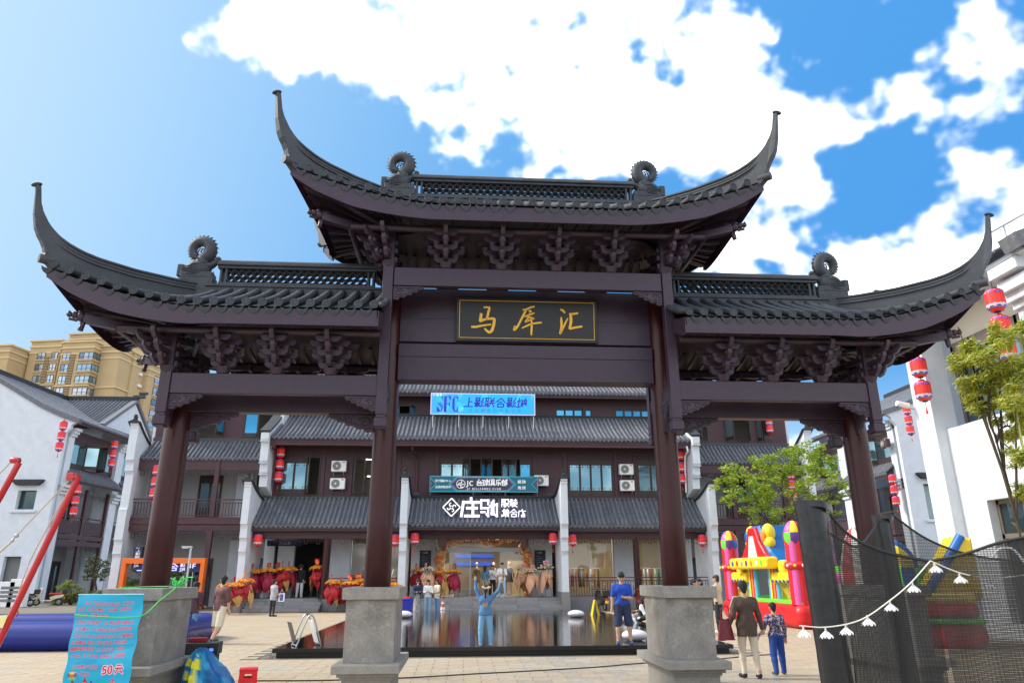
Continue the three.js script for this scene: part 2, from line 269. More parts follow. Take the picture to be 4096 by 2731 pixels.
  const discG = new THREE.CylinderGeometry(0.068, 0.068, 0.018, 18).rotateX(Math.PI / 2), rim = new THREE.TorusGeometry(0.06, 0.009, 6, 18), mid = new THREE.TorusGeometry(0.03, 0.006, 5, 12);
  const endTile = [discG, rim.clone().translate(0, 0, 0.009), mid.clone().translate(0, 0, 0.009)];
  const dripG = join([plate([[-0.085, 0.02], [-0.06, 0], [-0.03, -0.012], [0, -0.016], [0.03, -0.012], [0.06, 0], [0.085, 0.02], [0.08, -0.03], [0.05, -0.075], [0.018, -0.098], [0, -0.118], [-0.018, -0.098], [-0.05, -0.075], [-0.08, -0.03]].map(([a, b]) => [a, b]).reverse(), 0.016, 0.003)]);
  function makeRoof(Y0, xh, xin, s0, A, pw, signs, name) {
    const roof = part(name, gate);
    const rise = (dx) => (dx < -s0 ? 0 : A * ((dx + s0) / (1.75 + s0)) ** pw);
    const ze = (dx) => 1.45 + 0.06 * Math.max(0, dx / 1.75) ** 2;
    const front = (dx, t) => { // t 0 eave .. 1 top, in quadrant +x +z, dx = x - xh
      const z0 = ze(dx), zt = dx < 0 ? 0.09 : Math.min(z0 - 0.02, dx / KH + 0.03), y0 = Y0 + rise(dx), yt = Y0 + (dx < 0 ? lerp(0.74, yHip(0.03), smooth(-0.5, 0, dx)) : yHip(zt)), L = z0 - zt;
      return V(xh + dx, lerp(y0, yt, t) - 0.08 * t * (1 - t) * L, lerp(z0, zt, t));
    };
    const sx = (z) => xh + 1.3 + 0.44 * Math.abs(z / 1.5) ** 2.2, sy = (z) => Y0 + 0.6 * Math.abs(z / 1.5) ** 2;
    const sideP = (z, t) => { const x0 = sx(z), xt = xh + KH * Math.abs(z) + 0.04, y0 = sy(z), yt = Y0 + yHip(Math.abs(z)); const xe = Math.min(xt, x0 - 0.02); return V(lerp(x0, xe, t), lerp(y0, yt, t) - 0.15 * t * (1 - t) * (x0 - xe), z); };
    const ends = xin < 0 ? [-1, 1] : [1];
    const all = [];
    // tile rows of the long slopes
    const xs = []; if (xin < 0) { for (let k = 0; ; k++) { const x = k * 0.248; if (x > xh + 1.66) break; xs.push(x); if (k) xs.push(-x); } } else for (let x = xin + 0.06; x < xh + 1.64; x += 0.2455) xs.push(x);
    for (const sg of signs) for (const f of [1, -1]) {
      for (const x of xs) {
        const ax = xin < 0 ? Math.abs(x) : x, q = (xin < 0 ? Math.sign(x) || 1 : 1) * sg, pts = [];
        const n = 9; for (let i = 0; i <= n; i++) { const p = front(ax - xh, i / n); pts.push(V(p.x * q, p.y + 0.03, p.z * f)); }
        const st = []; for (let i = 0; i <= n; i++) { st.push(pts[i]); }
        const row = sweep(st, (t, i) => 0.06 - 0.005 * (i % 2), { n: 8 });
        const e = pts[0]; mesh('cover_tile_row', [row, ...endTile.map((g) => { const c = g.clone(); if (f < 0) c.rotateY(Math.PI); return c.translate(e.x, e.y, e.z + 0.008 * f); })], M.slate, roof);
        if (f > 0 || Math.abs(x) > 0) { const pd = front(Math.min(ax - xh + 0.124, 1.72), 0); const d = shared('drip_tile', dripG, M.slate, roof, V(pd.x * q, pd.y - 0.055, (pd.z - 0.012) * f), f < 0 ? Math.PI : 0); d.rotation.x = f > 0 ? 0.2 : 0.2; }
      }
      const x0 = xin < 0 ? 0 : xin, w = xh + 1.72 - x0;
      const halves = xin < 0 ? [1, -1] : [1];
      for (const q of halves) {
        all.push(sheet(24, 6, (u, v) => { const p = front(x0 + u * w - xh, v); return V(p.x * q * sg, p.y - 0.035, p.z * f); }));
        mesh('soffit', [sheet(24, 4, (u, v) => { const p = front(x0 + u * w - xh, v * 0.75); return V(p.x * q * sg, p.y - 0.13 - 0.02 * v, (p.z - 0.03) * f); })], M.wood, roof);
        mesh('fascia', [sheet(30, 1, (u, v) => { const dx = x0 + u * w - xh, p = front(dx, 0); return V(p.x * q * sg, p.y - (v ? interp(FASC, dx) : 0.06), (p.z - 0.02) * f); }), sheet(30, 1, (u, v) => { const dx = x0 + u * w - xh, p = front(dx, 0); return V(p.x * q * sg, p.y - (v ? interp(FASC, dx) : 0.06), (p.z - 0.05) * f); }), sheet(30, 1, (u, v) => { const dx = x0 + u * w - xh, p = front(dx, 0); return V(p.x * q * sg, p.y - interp(FASC, dx), (p.z - 0.02 - 0.03 * v) * f); })], M.wood, roof);
        // rafters under the eave, fanning out at the corner
        for (let x = x0 + 0.12; x < xh + 1.62; x += 0.2455) {
          const dx = x - xh, e = front(dx, 0.02), fan = Math.max(0, dx + 0.1), b = V(x - fan * 0.62, Y0 - 0.03 + 0.1 * clamp(fan), 0.62);
          mesh('rafter', bar(V(e.x * q * sg, e.y - 0.2, (e.z - 0.06) * f), V(b.x * q * sg, b.y, b.z * f), 0.05, 0.06), M.wood, roof);
        }
        // eave purlin
        mesh('purlin', [sweep([V((x0 || 0) * q * sg, Y0 - 0.3, 1.02 * f), V((xh + 0.75) * q * sg, Y0 - 0.3, 1.02 * f)], 0.06, { n: 10 })], M.wood, roof);
      }
      // end slopes
      if (f > 0) for (const q of halves) {
        all.push(sheet(16, 5, (u, v) => { const p = sideP((u * 2 - 1) * 1.47, v); return V(p.x * q * sg, p.y - 0.035, p.z); }));
        mesh('soffit', [sheet(16, 4, (u, v) => { const p = sideP((u * 2 - 1) * 1.47, v * 0.9); return V((p.x - 0.03) * q * sg, p.y - 0.13, p.z); })], M.wood, roof);
        const fs = (z) => 0.3 - 0.1 * Math.abs(z / 1.5) ** 3;
        mesh('fascia', [sheet(20, 1, (u, v) => { const z = (u * 2 - 1) * 1.47, p = sideP(z, 0); return V((p.x - 0.02) * q * sg, p.y - (v ? fs(z) : 0.06), z); }), sheet(20, 1, (u, v) => { const z = (u * 2 - 1) * 1.47, p = sideP(z, 0); return V((p.x - 0.05) * q * sg, p.y - (v ? fs(z) : 0.06), z); })], M.wood, roof);
        for (let k = -6; k <= 6; k++) { const z = k * 0.225, pts = []; for (let i = 0; i <= 4; i++) { const p = sideP(z, i / 4); pts.push(V(p.x * q * sg, p.y + 0.03, p.z)); } const e = pts[0];
          if (Math.abs(k) < 6) { mesh('cover_tile_row', [sweep(pts, 0.058, { n: 8 }), ...endTile.map((g) => g.clone().rotateY(q * sg * Math.PI / 2).translate(e.x, e.y, e.z))], M.slate, roof);
            const d = sideP(z + 0.112, 0); shared('drip_tile', dripG, M.slate, roof, V((d.x - 0.012) * q * sg, d.y - 0.055, d.z), q * sg * Math.PI / 2); }
          const e2 = sideP(z * 1.05, 0.02), bx = xh + 0.1 + 0.35; mesh('rafter', bar(V((e2.x - 0.07) * q * sg, e2.y - 0.19, e2.z), V(bx * q * sg, Y0 - 0.05 + 0.08 * Math.abs(z), z * 0.42), 0.05, 0.06), M.wood, roof); }
        mesh('purlin', [sweep([V((xh + 0.75) * q * sg, Y0 - 0.3, -1.0), V((xh + 0.75) * q * sg, Y0 - 0.3, 1.0)], 0.06, { n: 10 })], M.wood, roof);
      }
    }
    mesh('roof_deck', all, M.slate, roof);
    // hip ridges sweeping up to the tips
    const KL = Math.hypot(1, KH);
    for (const sg of signs) for (const q of ends) for (const f of [1, -1]) {
      const S = q * sg, tops = [], bots = [];
      for (let i = 0; i <= 44; i++) { const t = i / 44, z = 1.69 * (t < 0.5 ? t * 1.2 : 0.6 + (t - 0.5) * 0.8); tops.push([z * KL, interp(HTOP, z)]); }
      for (let i = 0; i <= 40; i++) { const t = i / 40, z = 1.73 * (1 - t) ** 0.8; bots.push([z * KL, interp(HBOT, z)]); }
      const g = plate([...tops, ...bots], 0.14, 0.006), P = g.attributes.position;
      for (let i = 0; i < P.count; i++) { const r = P.getX(i), y = P.getY(i), d = (P.getZ(i) - 0.07) * lerp(1, 0.45, smooth(0.9, 1.75, y)); const z = r / KL, dirx = KH / KL, dirz = 1 / KL; P.setXYZ(i, S * (xh + dirx * r - dirz * d), Y0 + y, f * (dirz * r + dirx * d)); }
      g.computeVertexNormals();
      const hip = mesh('hip_ridge', g, M.slate, roof);
      for (const [off, w] of [[0.02, 0.2], [0.075, 0.175], [0.13, 0.2]]) {
        const l = []; for (let i = 0; i <= 30; i++) { const z = 0.05 + i / 30 * 1.56, y = interp(HTOP, z) - off; l.push(V(S * (xh + KH * z), Y0 + y, f * z)); }
        mesh('ridge_moulding', sweep(l, (t) => rect((w) * lerp(1, 0.55, smooth(0.8, 1, t)), 0.03), { crease: 0.6 }), M.slate, hip);
      }
      const zt = 1.72; mesh('tip_cap', new THREE.SphereGeometry(0.055, 12, 8).scale(1.5, 0.5, 1).rotateZ(S * -0.25).translate(S * (xh + KH * (zt + 0.01)), Y0 + 1.81, f * zt), M.slate, hip);
      // corner tile and carved dragon-head beam end under the corner
      const c = V(S * (xh + 1.74), Y0 + 0.6, f * 1.52);
      mesh('corner_tile', [new THREE.CylinderGeometry(0.07, 0.075, 0.22, 14).rotateX(Math.PI / 2).rotateY(S * f * 0.8 + (f < 0 ? Math.PI : 0)).translate(c.x, c.y + 0.02, c.z), new THREE.ConeGeometry(0.07, 0.12, 10).rotateZ(-S * 1.2).translate(c.x + S * 0.05, c.y + 0.1, c.z + 0.02 * f)], M.slate, roof);
      const a = V(S * (xh + 0.1), Y0 - 0.32, f * 0.66), b = V(S * (xh + 1.22), Y0 - 0.2, f * 1.16), d = b.clone().sub(a).normalize();
      const hb = mesh('corner_beam', bar(a, b, 0.11, 0.13), M.wood, roof);
      const up = (k, y) => b.clone().addScaledVector(d, k).add(V(0, y, 0)), hd = [];
      hd.push(ball(...up(0.04, 0.02).toArray(), 0.075), ball(...up(0.13, 0.03).toArray(), 0.055), ball(...up(0.2, 0.02).toArray(), 0.045), ball(...up(0.06, 0.09).toArray(), 0.035), ball(...up(0.21, 0.055).toArray(), 0.025), rod(up(0.02, 0.08), up(-0.12, 0.12), 0.02), rod(up(0.08, -0.05), up(0.2, -0.05), 0.022), rod(up(0.0, -0.06), up(0.02, -0.2), 0.04, 8));
      mesh('carved_head', hd, M.wood, hb);
      mesh('hip_rafter', bar(V(S * (xh + 0.2), Y0 - 0.02, f * 0.6), V(S * (xh + 1.66), Y0 + 0.42, f * 1.44), 0.09, 0.12), M.wood, roof);
    }
    return roof;
  }
  makeRoof(7.61, 2.3, -1, 0.8, 0.62, 1.6, [1], 'main_roof');
  makeRoof(5.72, 5.8, 2.46, 0.5, 0.58, 1.5, [1], 'side_roof'); makeRoof(5.72, 5.8, 2.46, 0.5, 0.58, 1.5, [-1], 'side_roof');
  // inner ends of the side roofs: verge tile and return board
  for (const s of [-1, 1]) for (const f of [1, -1]) {
    const l = []; for (let i = 0; i <= 8; i++) { const t = i / 8; l.push(V(s * 2.4, lerp(5.72, 6.42, t) - 0.08 * t * (1 - t) * 1.36 + 0.02, f * lerp(1.5, 0.12, t))); }
    mesh('verge_tile', [sweep(l, 0.05, { n: 8 })], M.slate, gate);
    mesh('verge_board', [plate([[1.43, 5.4], [1.43, 5.66], [1.0, 5.78], [0.82, 5.87], [0.82, 5.6], [1.2, 5.42]], 0.03).rotateY(-Math.PI / 2).scale(1, 1, f).translate(s * 2.46 + 0.015, 0, 0)], M.wood, gate);
  }
  // ridges with pierced ring lattice
  function ridge(x0, x1, Y, name) {
    const r = part(name, gate);
    mesh('ridge_base', [rbox(x0 - 0.3, x1 + 0.3, Y - 0.32, Y - 0.02, -0.13, 0.13, 0.01), rbox(x0, x1, Y - 0.02, Y + 0.03, -0.1, 0.1, 0.01), rbox(x0 - 0.2, x1 + 0.2, Y - 0.075, Y - 0.04, -0.15, 0.15, 0.01)], M.slate, r);
    mesh('ridge_cap', [rbox(x0 - 0.03, x1 + 0.03, Y + 0.29, Y + 0.34, -0.1, 0.1, 0.01), rbox(x0 - 0.05, x1 + 0.05, Y + 0.34, Y + 0.39, -0.13, 0.13, 0.02), sweep([V(x0 - 0.05, Y + 0.4, 0), V(x1 + 0.05, Y + 0.4, 0)], 0.08, { n: 12 })], M.slate, r);
    for (const x of [x0 + 0.03, x1 - 0.03, x0 + 0.12, x1 - 0.12]) mesh('ridge_post', rbox(x - 0.02, x + 0.02, Y + 0.03, Y + 0.29, -0.08, 0.08, 0.006), M.slate, r);
    const ring = join([new THREE.TorusGeometry(0.056, 0.012, 6, 16).scale(1, 1, 7)]);
    const a = x0 + 0.2, b = x1 - 0.2, n = Math.round((b - a) / 0.128), st = (b - a) / n;
    for (let k = 0; k <= n; k++) shared('lattice_ring', ring, M.slate, r, V(a + k * st, Y + 0.1, 0));
    for (let k = 0; k < n; k++) shared('lattice_ring', ring, M.slate, r, V(a + (k + 0.5) * st, Y + 0.19, 0));
    const arc = join([new THREE.TorusGeometry(0.056, 0.012, 6, 10, Math.PI).scale(1, 1, 7)]);
    for (let k = 0; k <= n; k++) { const o = shared('lattice_arc', arc, M.slate, r, V(a + k * st, Y + 0.285, 0)); o.rotation.z = Math.PI; }
  }
  ridge(-2.08, 2.08, 8.5, 'main_ridge'); ridge(2.72, 5.46, 6.61, 'side_ridge'); ridge(-5.46, -2.72, 6.61, 'side_ridge');
  // ridge dragons: coiled tail with spikes over a maned head that bites the ridge
  function dragonGeo() {
    const g = [], l = [];
    for (let i = 0; i <= 40; i++) { const t = i / 40, a = -1.15 + t * 5.6, r = 0.185 * (1 - 0.3 * t); l.push(V(Math.cos(a) * r - 0.02, 0.5 + Math.sin(a) * r, 0.02 * Math.sin(t * 6))); }
    l.unshift(V(-0.03, 0.12, 0), V(0.0, 0.2, 0), V(0.04, 0.26, 0));
    g.push(sweep(l, (t) => 0.118 - 0.045 * t - 0.02 * t * t, { n: 12, ref: V(0, 0, 1) }));
    for (let i = 4; i <= 42; i += 2) { const p = l[i], c = V(-0.02, 0.5, 0), d = p.clone().sub(c).normalize(), rr = 0.1 - 0.05 * i / 42, q = new THREE.ConeGeometry(0.034, 0.085, 5); q.applyQuaternion(new THREE.Quaternion().setFromUnitVectors(V(0, 1, 0), d.clone().add(V(-d.y, d.x, 0).multiplyScalar(-0.5)).normalize())); const w = p.clone().addScaledVector(d, rr + 0.02); g.push(q.translate(w.x, w.y, w.z)); }
    for (let k = 0; k < 5; k++) g.push(sweep(path([[-0.12 + k * 0.05, 0.42 + 0.02 * k, 0], [-0.08 + k * 0.05, 0.5, 0.03], [-0.03 + k * 0.04, 0.55 - 0.015 * k, 0]], 8), (t) => 0.014 * (1 - 0.6 * t), { n: 5, ref: V(0, 0, 1) }));
    g.push(rbox(-0.34, -0.24, -0.02, 0.2, -0.09, 0.09, 0.02), rbox(-0.27, 0.26, -0.05, 0.06, -0.12, 0.12, 0.02), ball(0, 0.12, 0, 1, 14, 10).scale(1, 1, 1).translate(0, -0.12, 0).scale(0.22, 0.17, 0.13).translate(-0.02, 0.14, 0));
    g.push(sweep(path([[0.02, 0.2, 0], [0.14, 0.2, 0], [0.22, 0.24, 0], [0.29, 0.33, 0]], 12), (t) => 0.095 - 0.055 * t, { n: 10, ref: V(0, 0, 1) }), ball(0.29, 0.33, 0, 0.05), sweep(path([[0.05, 0.12, 0], [0.15, 0.06, 0], [0.25, 0.03, 0]], 8), (t) => 0.07 - 0.035 * t, { n: 8, ref: V(0, 0, 1) }));
    for (const z of [-0.1, 0.1]) { g.push(ball(0.08, 0.24, z * 0.75, 0.032), sweep(path([[0.1, 0.29, z * 0.6], [-0.03, 0.31, z], [-0.16, 0.34, z * 1.1]], 8), (t) => 0.022 * (1 - 0.7 * t), { n: 6, ref: V(0, 0, 1) })); for (let k = 0; k < 6; k++) g.push(sweep(path([[0.06, 0.19 - k * 0.03, z * 1.05], [-0.06, 0.2 - k * 0.036, z * 1.25], [-0.15, 0.15 - k * 0.03, z * 1.2], [-0.24, 0.17 - k * 0.03, z * 1.1]], 10), (t) => 0.017 * (1 - 0.6 * t), { n: 5, ref: V(0, 0, 1) })); for (let k = 0; k < 3; k++) g.push(new THREE.ConeGeometry(0.012, 0.05, 5).translate(0.12 + k * 0.05, 0.12, z * 0.5)); }
    return join(g);
  }
  const dg = dragonGeo();
  for (const [x, y, s] of [[-2.37, 8.66, 1], [2.37, 8.66, -1], [-5.84, 6.76, 1], [5.76, 6.78, -1]]) { const o = shared('ridge_dragon', dg, M.slate, gate, V(x, y, 0)); o.scale.set(s * 1.05, 1.05, 1.05); mesh('dragon_pedestal', rbox(x - 0.28, x + 0.3, y - 0.42, y - 0.02, -0.12, 0.12, 0.02), M.slate, gate); }

  // name plaque with gilded writing
  const plaque = part('name_plaque', gate, V(0.005, 5.995, 0.2)); plaque.rotation.x = 0.1;
  mesh('board', [rbox(-1.255, 1.255, -0.4, 0.4, -0.05, 0.02, 0.012)], M.black, plaque);
  mesh('gilt_border', [rbox(-1.2, 1.2, 0.332, 0.342, 0.018, 0.026, 0.002), rbox(-1.2, 1.2, -0.342, -0.332, 0.018, 0.026, 0.002), rbox(-1.2, -1.19, -0.332, 0.332, 0.018, 0.026, 0.002), rbox(1.19, 1.2, -0.332, 0.332, 0.018, 0.026, 0.002)], M.gold, plaque);
  // brush strokes: x, y (in hundredths of the board), width
  const brush = (pts) => { const l = path(pts.map(([x, y]) => [x, y, 0]), pts.length * 6), w = pts.map((p) => p[2] || 0.035), L = [], R = []; l.forEach((p, i) => { const a = l[Math.max(0, i - 1)], b = l[Math.min(l.length - 1, i + 1)], d = b.clone().sub(a).normalize(), t = i / (l.length - 1) * (w.length - 1), k = Math.min(w.length - 2, Math.floor(t)), ww = lerp(w[k], w[k + 1], t - k) / 2; L.push([p.x - d.y * ww, p.y + d.x * ww]); R.unshift([p.x + d.y * ww, p.y - d.x * ww]); }); return plate([...L, ...R].reverse(), 0.012, 0.003).translate(0, 0, 0.02); };
  const U = (l) => l.map(([x, y, w]) => [(x - 1165) / 2290 * 2.5, (378 - y - (x - 1165) * -0.02) / 720 * 0.84, (w || 36) / 2290 * 2.5]);
  const strokes = { horse: [[[458, 182, 26], [500, 180, 26], [548, 186, 30], [535, 250, 38], [515, 340, 34], [500, 372, 30]], [[418, 275, 38], [412, 340, 44], [405, 392, 40], [470, 372, 34], [560, 358, 34], [628, 362, 36], [630, 400, 44], [615, 480, 42], [590, 545, 44], [552, 570, 36], [510, 545, 34], [478, 508, 22]], [[262, 484, 30], [330, 486, 34], [430, 468, 28], [580, 448, 20]]],
    house: [[[1088, 220, 16], [1150, 212, 26], [1220, 182, 28], [1284, 168, 24]], [[1150, 215, 26], [1110, 290, 34], [1050, 400, 30], [1000, 490, 34], [952, 530, 36], [965, 470, 22]], [[1188, 236, 20], [1216, 240, 34], [1226, 262, 22]], [[1122, 326, 18], [1190, 305, 26], [1280, 268, 16]], [[1205, 275, 20], [1175, 350, 26], [1135, 408, 20], [1180, 392, 22], [1282, 352, 18]], [[1190, 335, 20], [1270, 356, 22], [1225, 380, 18]], [[1078, 505, 14], [1160, 470, 26], [1220, 445, 26], [1300, 430, 26], [1400, 418, 22]], [[1225, 350, 20], [1238, 430, 28], [1234, 540, 30], [1230, 615, 22]]],
    gather: [[[1705, 212, 16], [1750, 232, 34], [1782, 268, 22]], [[1720, 335, 20], [1722, 400, 36], [1724, 470, 34], [1712, 540, 36], [1700, 592, 32], [1740, 520, 26], [1780, 440, 28], [1828, 352, 18]], [[1852, 284, 22], [1920, 284, 30], [1998, 272, 30]], [[1874, 290, 38], [1880, 380, 42], [1872, 450, 40], [1858, 510, 34], [1930, 500, 32], [2062, 480, 30]]] };
  for (const k of Object.keys(strokes)) mesh('gilt_character', strokes[k].map((l) => brush(U(l))), M.gold, plaque);
}
// ---------------------------------------------------------------- ground, paving, mirror pool
const MG = { joint: mat([0.16, 0.135, 0.1], 0.95), earth: mat([0.3, 0.26, 0.2], 0.95, { t: T.weather, s: 0.05 }) };
const ground = structure(mesh('ground', [new THREE.PlaneGeometry(1200, 1200).rotateX(-Math.PI / 2).translate(0, -0.06, -300)], MG.earth));
const plaza = structure(mesh('plaza', [new THREE.PlaneGeometry(90, 76).rotateX(-Math.PI / 2).translate(0, -0.012, -14)], MG.joint));
{
  const tones = [[0.58, 0.445, 0.29], [0.56, 0.43, 0.29], [0.56, 0.47, 0.335], [0.49, 0.42, 0.32], [0.5, 0.39, 0.26], [0.43, 0.375, 0.3], [0.46, 0.4, 0.325], [0.53, 0.455, 0.34]];
  const mats = tones.map((c) => mat(c, 0.62, { t: T.speck, s: 0.9, b: T.bump, bs: 5, bd: 0.0006 }));
  const white = mat([1, 1, 1], 0.66, { t: T.speck, s: 0.9 });
  const R = rng(11), slabG = {};
  const g = (w, d) => (slabG[w + '_' + d] ??= join([new RoundedBoxGeometry(w - 0.008, 0.03, d - 0.008, 1, 0.003).translate(0, -0.015, 0)]));
  const rest = [], near = [];
  const pick = (x) => { const mid = x > 0.2 && x < 4.4, r = R(); return mid ? Math.floor(r * 8) : (r < 0.45 ? 0 : r < 0.75 ? 1 : r < 0.9 ? 2 : 7); };
  const inPool = (x, z) => Math.abs(x) < 5.75 && z < -5.1 && z > -23.6;
  for (let z = 12, row = 0; z > -26.05; z -= 0.3, row++) for (let x = -22 + (row % 2) * 0.3; x < 22; x += 0.6) {
    if (inPool(x, z)) continue;
    const d = Math.hypot(x - CAM.x, z - CAM.z), it = { x, z, k: pick(x), y: (R() - 0.5) * 0.003, d };
    if (z < -0.6 && z > -5.3 && x > -9 && x < 5.6) near.push(it); else if (Math.abs(x - 1) < 22) rest.push(it);
  }
  near.sort((a, b) => a.d - b.d); rest.push(...near.splice(300));
  for (const s of near) { const o = shared('paving_slab', g(0.6, 0.3), mats[s.k], plaza, V(s.x, s.y, s.z)); o.rotation.y = R() < 0.5 ? 0 : Math.PI; }
  const im = new THREE.InstancedMesh(g(0.6, 0.3), white, rest.length), m4 = new THREE.Matrix4();
  rest.forEach((s, i) => { im.setMatrixAt(i, m4.makeTranslation(s.x, s.y, s.z)); const v = 0.94 + 0.12 * R(); im.setColorAt(i, col(tones[s.k][0] * v, tones[s.k][1] * v, tones[s.k][2] * v)); });
  im.name = 'paving_slabs'; im.receiveShadow = true; stuff(im); plaza.add(im);
  const far = structure(mesh('side_paving', [new THREE.PlaneGeometry(140, 60).rotateX(-Math.PI / 2).translate(0, -0.034, -56)], mat([0.5, 0.42, 0.3], 0.8, { t: T.speck, s: 0.6 })));

  // mirror pool: raised black stone deck with a film of water
  const pool = thing('mirror_pool', 'low black polished stone deck covered by a mirror film of water', 'water feature', V(0, 0, 0));
  const side = mat([0.012, 0.012, 0.013], 0.25, { t: T.speck, s: 2 });
  mesh('edge', [rbox(-5.2, 5.2, 0.1, 0.185, -23.2, -5.3, 0.006)], side, pool); mesh('base', [box(-5.12, 5.12, -0.05, 0.1, -23.1, -5.38)], mat([0.006, 0.006, 0.007], 0.4), pool);
  const rip = tex(256, (u, v) => grey(0.5 + 0.5 * tile(u, (v * 3) % 1, 9, 33, 3)), false);
  const water = [0, 1, 2].map((k) => { const m = mat([0.011 + k * 0.003, 0.012 + k * 0.003, 0.014 + k * 0.003], 0.035, { specularIntensity: 1 }); m.bumpMap = rep(rip, 0.35, 0.8); m.bumpScale = 0.0022; return m; });
  const tw = 10.36 / 12, td = 17.86 / 20, tg = join([new THREE.BoxGeometry(tw - 0.006, 0.01, td - 0.006)]);
  for (let i = 0; i < 12; i++) for (let j = 0; j < 20; j++) shared('stone_tile', tg, water[Math.floor(R() * 3)], pool, V(-5.18 + (i + 0.5) * tw, 0.1865, -23.18 + (j + 0.5) * td));
  // gravel trench along both sides
  const gravel = [], gr = rng(5); for (let i = 0; i < 2600; i++) { const s = gr() < 0.5 ? -1 : 1; gravel.push(new THREE.IcosahedronGeometry(0.014 + gr() * 0.014, 0).translate(s * (5.15 + gr() * 0.4), -0.03 + gr() * 0.015, -5.2 - gr() * 18)); }
  const gv = stuff(mesh('gravel', gravel, mat([0.09, 0.09, 0.095], 0.8))); tag(gv, 'dark grey gravel strip beside the black stone deck', 'gravel');
}
// ---------------------------------------------------------------- shop terrace behind the plaza
Object.assign(M, {
  panel: mat([0.08, 0.03, 0.04], 0.55, { t: T.grain, s: 0.8 }), panel2: mat([0.09, 0.032, 0.042], 0.55, { t: T.grain, s: 0.7 }), frame: mat([0.055, 0.03, 0.028], 0.5, { t: T.grain }),
  tileA: mat([0.19, 0.2, 0.235], 0.75, { t: T.weather, s: 1.2, b: T.bump, bs: 3, bd: 0.003 }), tileB: mat([0.16, 0.17, 0.2], 0.75, { t: T.weather, s: 0.9, b: T.bump, bs: 3, bd: 0.003 }), tileC: mat([0.215, 0.22, 0.25], 0.78, { t: T.weather, s: 1.6, b: T.bump, bs: 3, bd: 0.003 }),
  capTile: mat([0.03, 0.033, 0.04], 0.6, { t: T.weather, s: 1.2 }), stepStone: mat([0.36, 0.355, 0.36], 0.75, { t: T.speck, s: 1.2 }), stepStone2: mat([0.31, 0.305, 0.31], 0.75, { t: T.speck, s: 1.2 }),
  glass: mat([0.26, 0.42, 0.46], 0.04, { metalness: 0.75 }), glassDark: mat([0.05, 0.08, 0.09], 0.04, { metalness: 0.55 }), glassBlue: mat([0.05, 0.32, 0.55], 0.08, { metalness: 0.5 }), curtain: mat([0.42, 0.55, 0.56], 0.6, { t: T.grain, s: 3 }),
  clear: mat([0.96, 0.98, 0.98], 0, { transmission: 1, thickness: 0, ior: 1.45 }), dark: mat([0.02, 0.019, 0.02], 0.8), inner: mat([0.3, 0.28, 0.25], 0.85), steel: mat([0.45, 0.46, 0.47], 0.35, { metalness: 0.8 }),
  white: mat([0.8, 0.8, 0.79], 0.5), red: mat([0.62, 0.02, 0.02], 0.5), warm: mat([0.55, 0.42, 0.24], 0.7),
});
const tileMats = () => [M.tileA, M.tileB, M.tileC];
// a straight tiled slope from eave (yE, zE) up to (yT, zT); rows run up the slope, each row one piece
function slope(parent, x0, x1, yE, zE, yT, zT, { pitch = 0.25, seed = 1, mats = tileMats(), board = true, turn } = {}) {
  const r = part('tile_roof', parent); if (turn) turn(r);
  const L = Math.hypot(yT - yE, zT - zE), n = Math.max(3, Math.round(L / 0.22)), at = (t) => [lerp(yE, yT, t) - 0.1 * L * t * (1 - t), lerp(zE, zT, t)], pts = [];
  const f = Math.sign(zE - zT);
  for (let i = 0; i < n; i++) { const [a, b] = at(i / n), [c, d] = at((i + 0.96) / n); pts.push([V(0, a + 0.05, b), 0.078], [V(0, c + 0.05, d), 0.066]); }
  const row = sweep(pts.map((p) => p[0]), (t, i) => pts[i][1], { n: 7, crease: 0.9 });
  const disc = new THREE.CylinderGeometry(0.085, 0.085, 0.02, 12).rotateX(Math.PI / 2).translate(0, yE + 0.05, zE + 0.01 * f);
  const drip = plate([[-0.09, 0.03], [0.09, 0.03], [0.085, -0.03], [0.05, -0.08], [0, -0.105], [-0.05, -0.08], [-0.085, -0.03]].reverse(), 0.02).translate(pitch / 2, yE - 0.02, zE + (f > 0 ? 0 : -0.02));
  const G = join([row, disc, drip]), cnt = Math.round((x1 - x0) / pitch), st = (x1 - x0) / cnt, R = rng(seed * 77 + 3);
  for (let i = 0; i < cnt; i++) { const o = shared('tile_row', G, mats[Math.floor(R() * mats.length)], r, V(x0 + (i + 0.5) * st, (R() - 0.5) * 0.012, 0)); }
  mesh('roof_deck', [sheet(2, 6, (u, v) => { const [y, z] = at(v); return V(lerp(x0, x1, u), y, z); }), sheet(2, 1, (u, v) => V(lerp(x0, x1, u), lerp(yE, yT, v) - 0.16, lerp(zE, zT, v)))], mats[1], r);
  if (board) mesh('eave_board', [box(x0, x1, yE - 0.27, yE - 0.03, zE - 0.12 * f, zE - 0.06 * f)], M.panel2, r);
  return r;
}
function fret(parent, x0, x1, y0, y1, z, u = 0.16, m = M.frame) {   // meander fretwork of thin bars
  const g = [], t = 0.022, H = y1 - y0; g.push(box(x0, x1, y1 - t, y1, z - t, z + t));
  for (let x = x0 + 0.05, k = 0; x + u * 1.6 < x1; x += u * 1.6, k++) { g.push(box(x, x + t, y0 + (k % 2) * H * 0.3, y1, z - t / 2, z + t / 2), box(x, x + u, y0 + (k % 2) * H * 0.3, y0 + (k % 2) * H * 0.3 + t, z - t / 2, z + t / 2), box(x + u - t, x + u, y0 + (k % 2) * H * 0.3, y0 + H * 0.75, z - t / 2, z + t / 2), box(x + u * 0.45, x + u * 1.6, y0 + H * 0.72, y0 + H * 0.72 + t, z - t / 2, z + t / 2)); }
  return mesh('fretwork', g, m, parent);
}
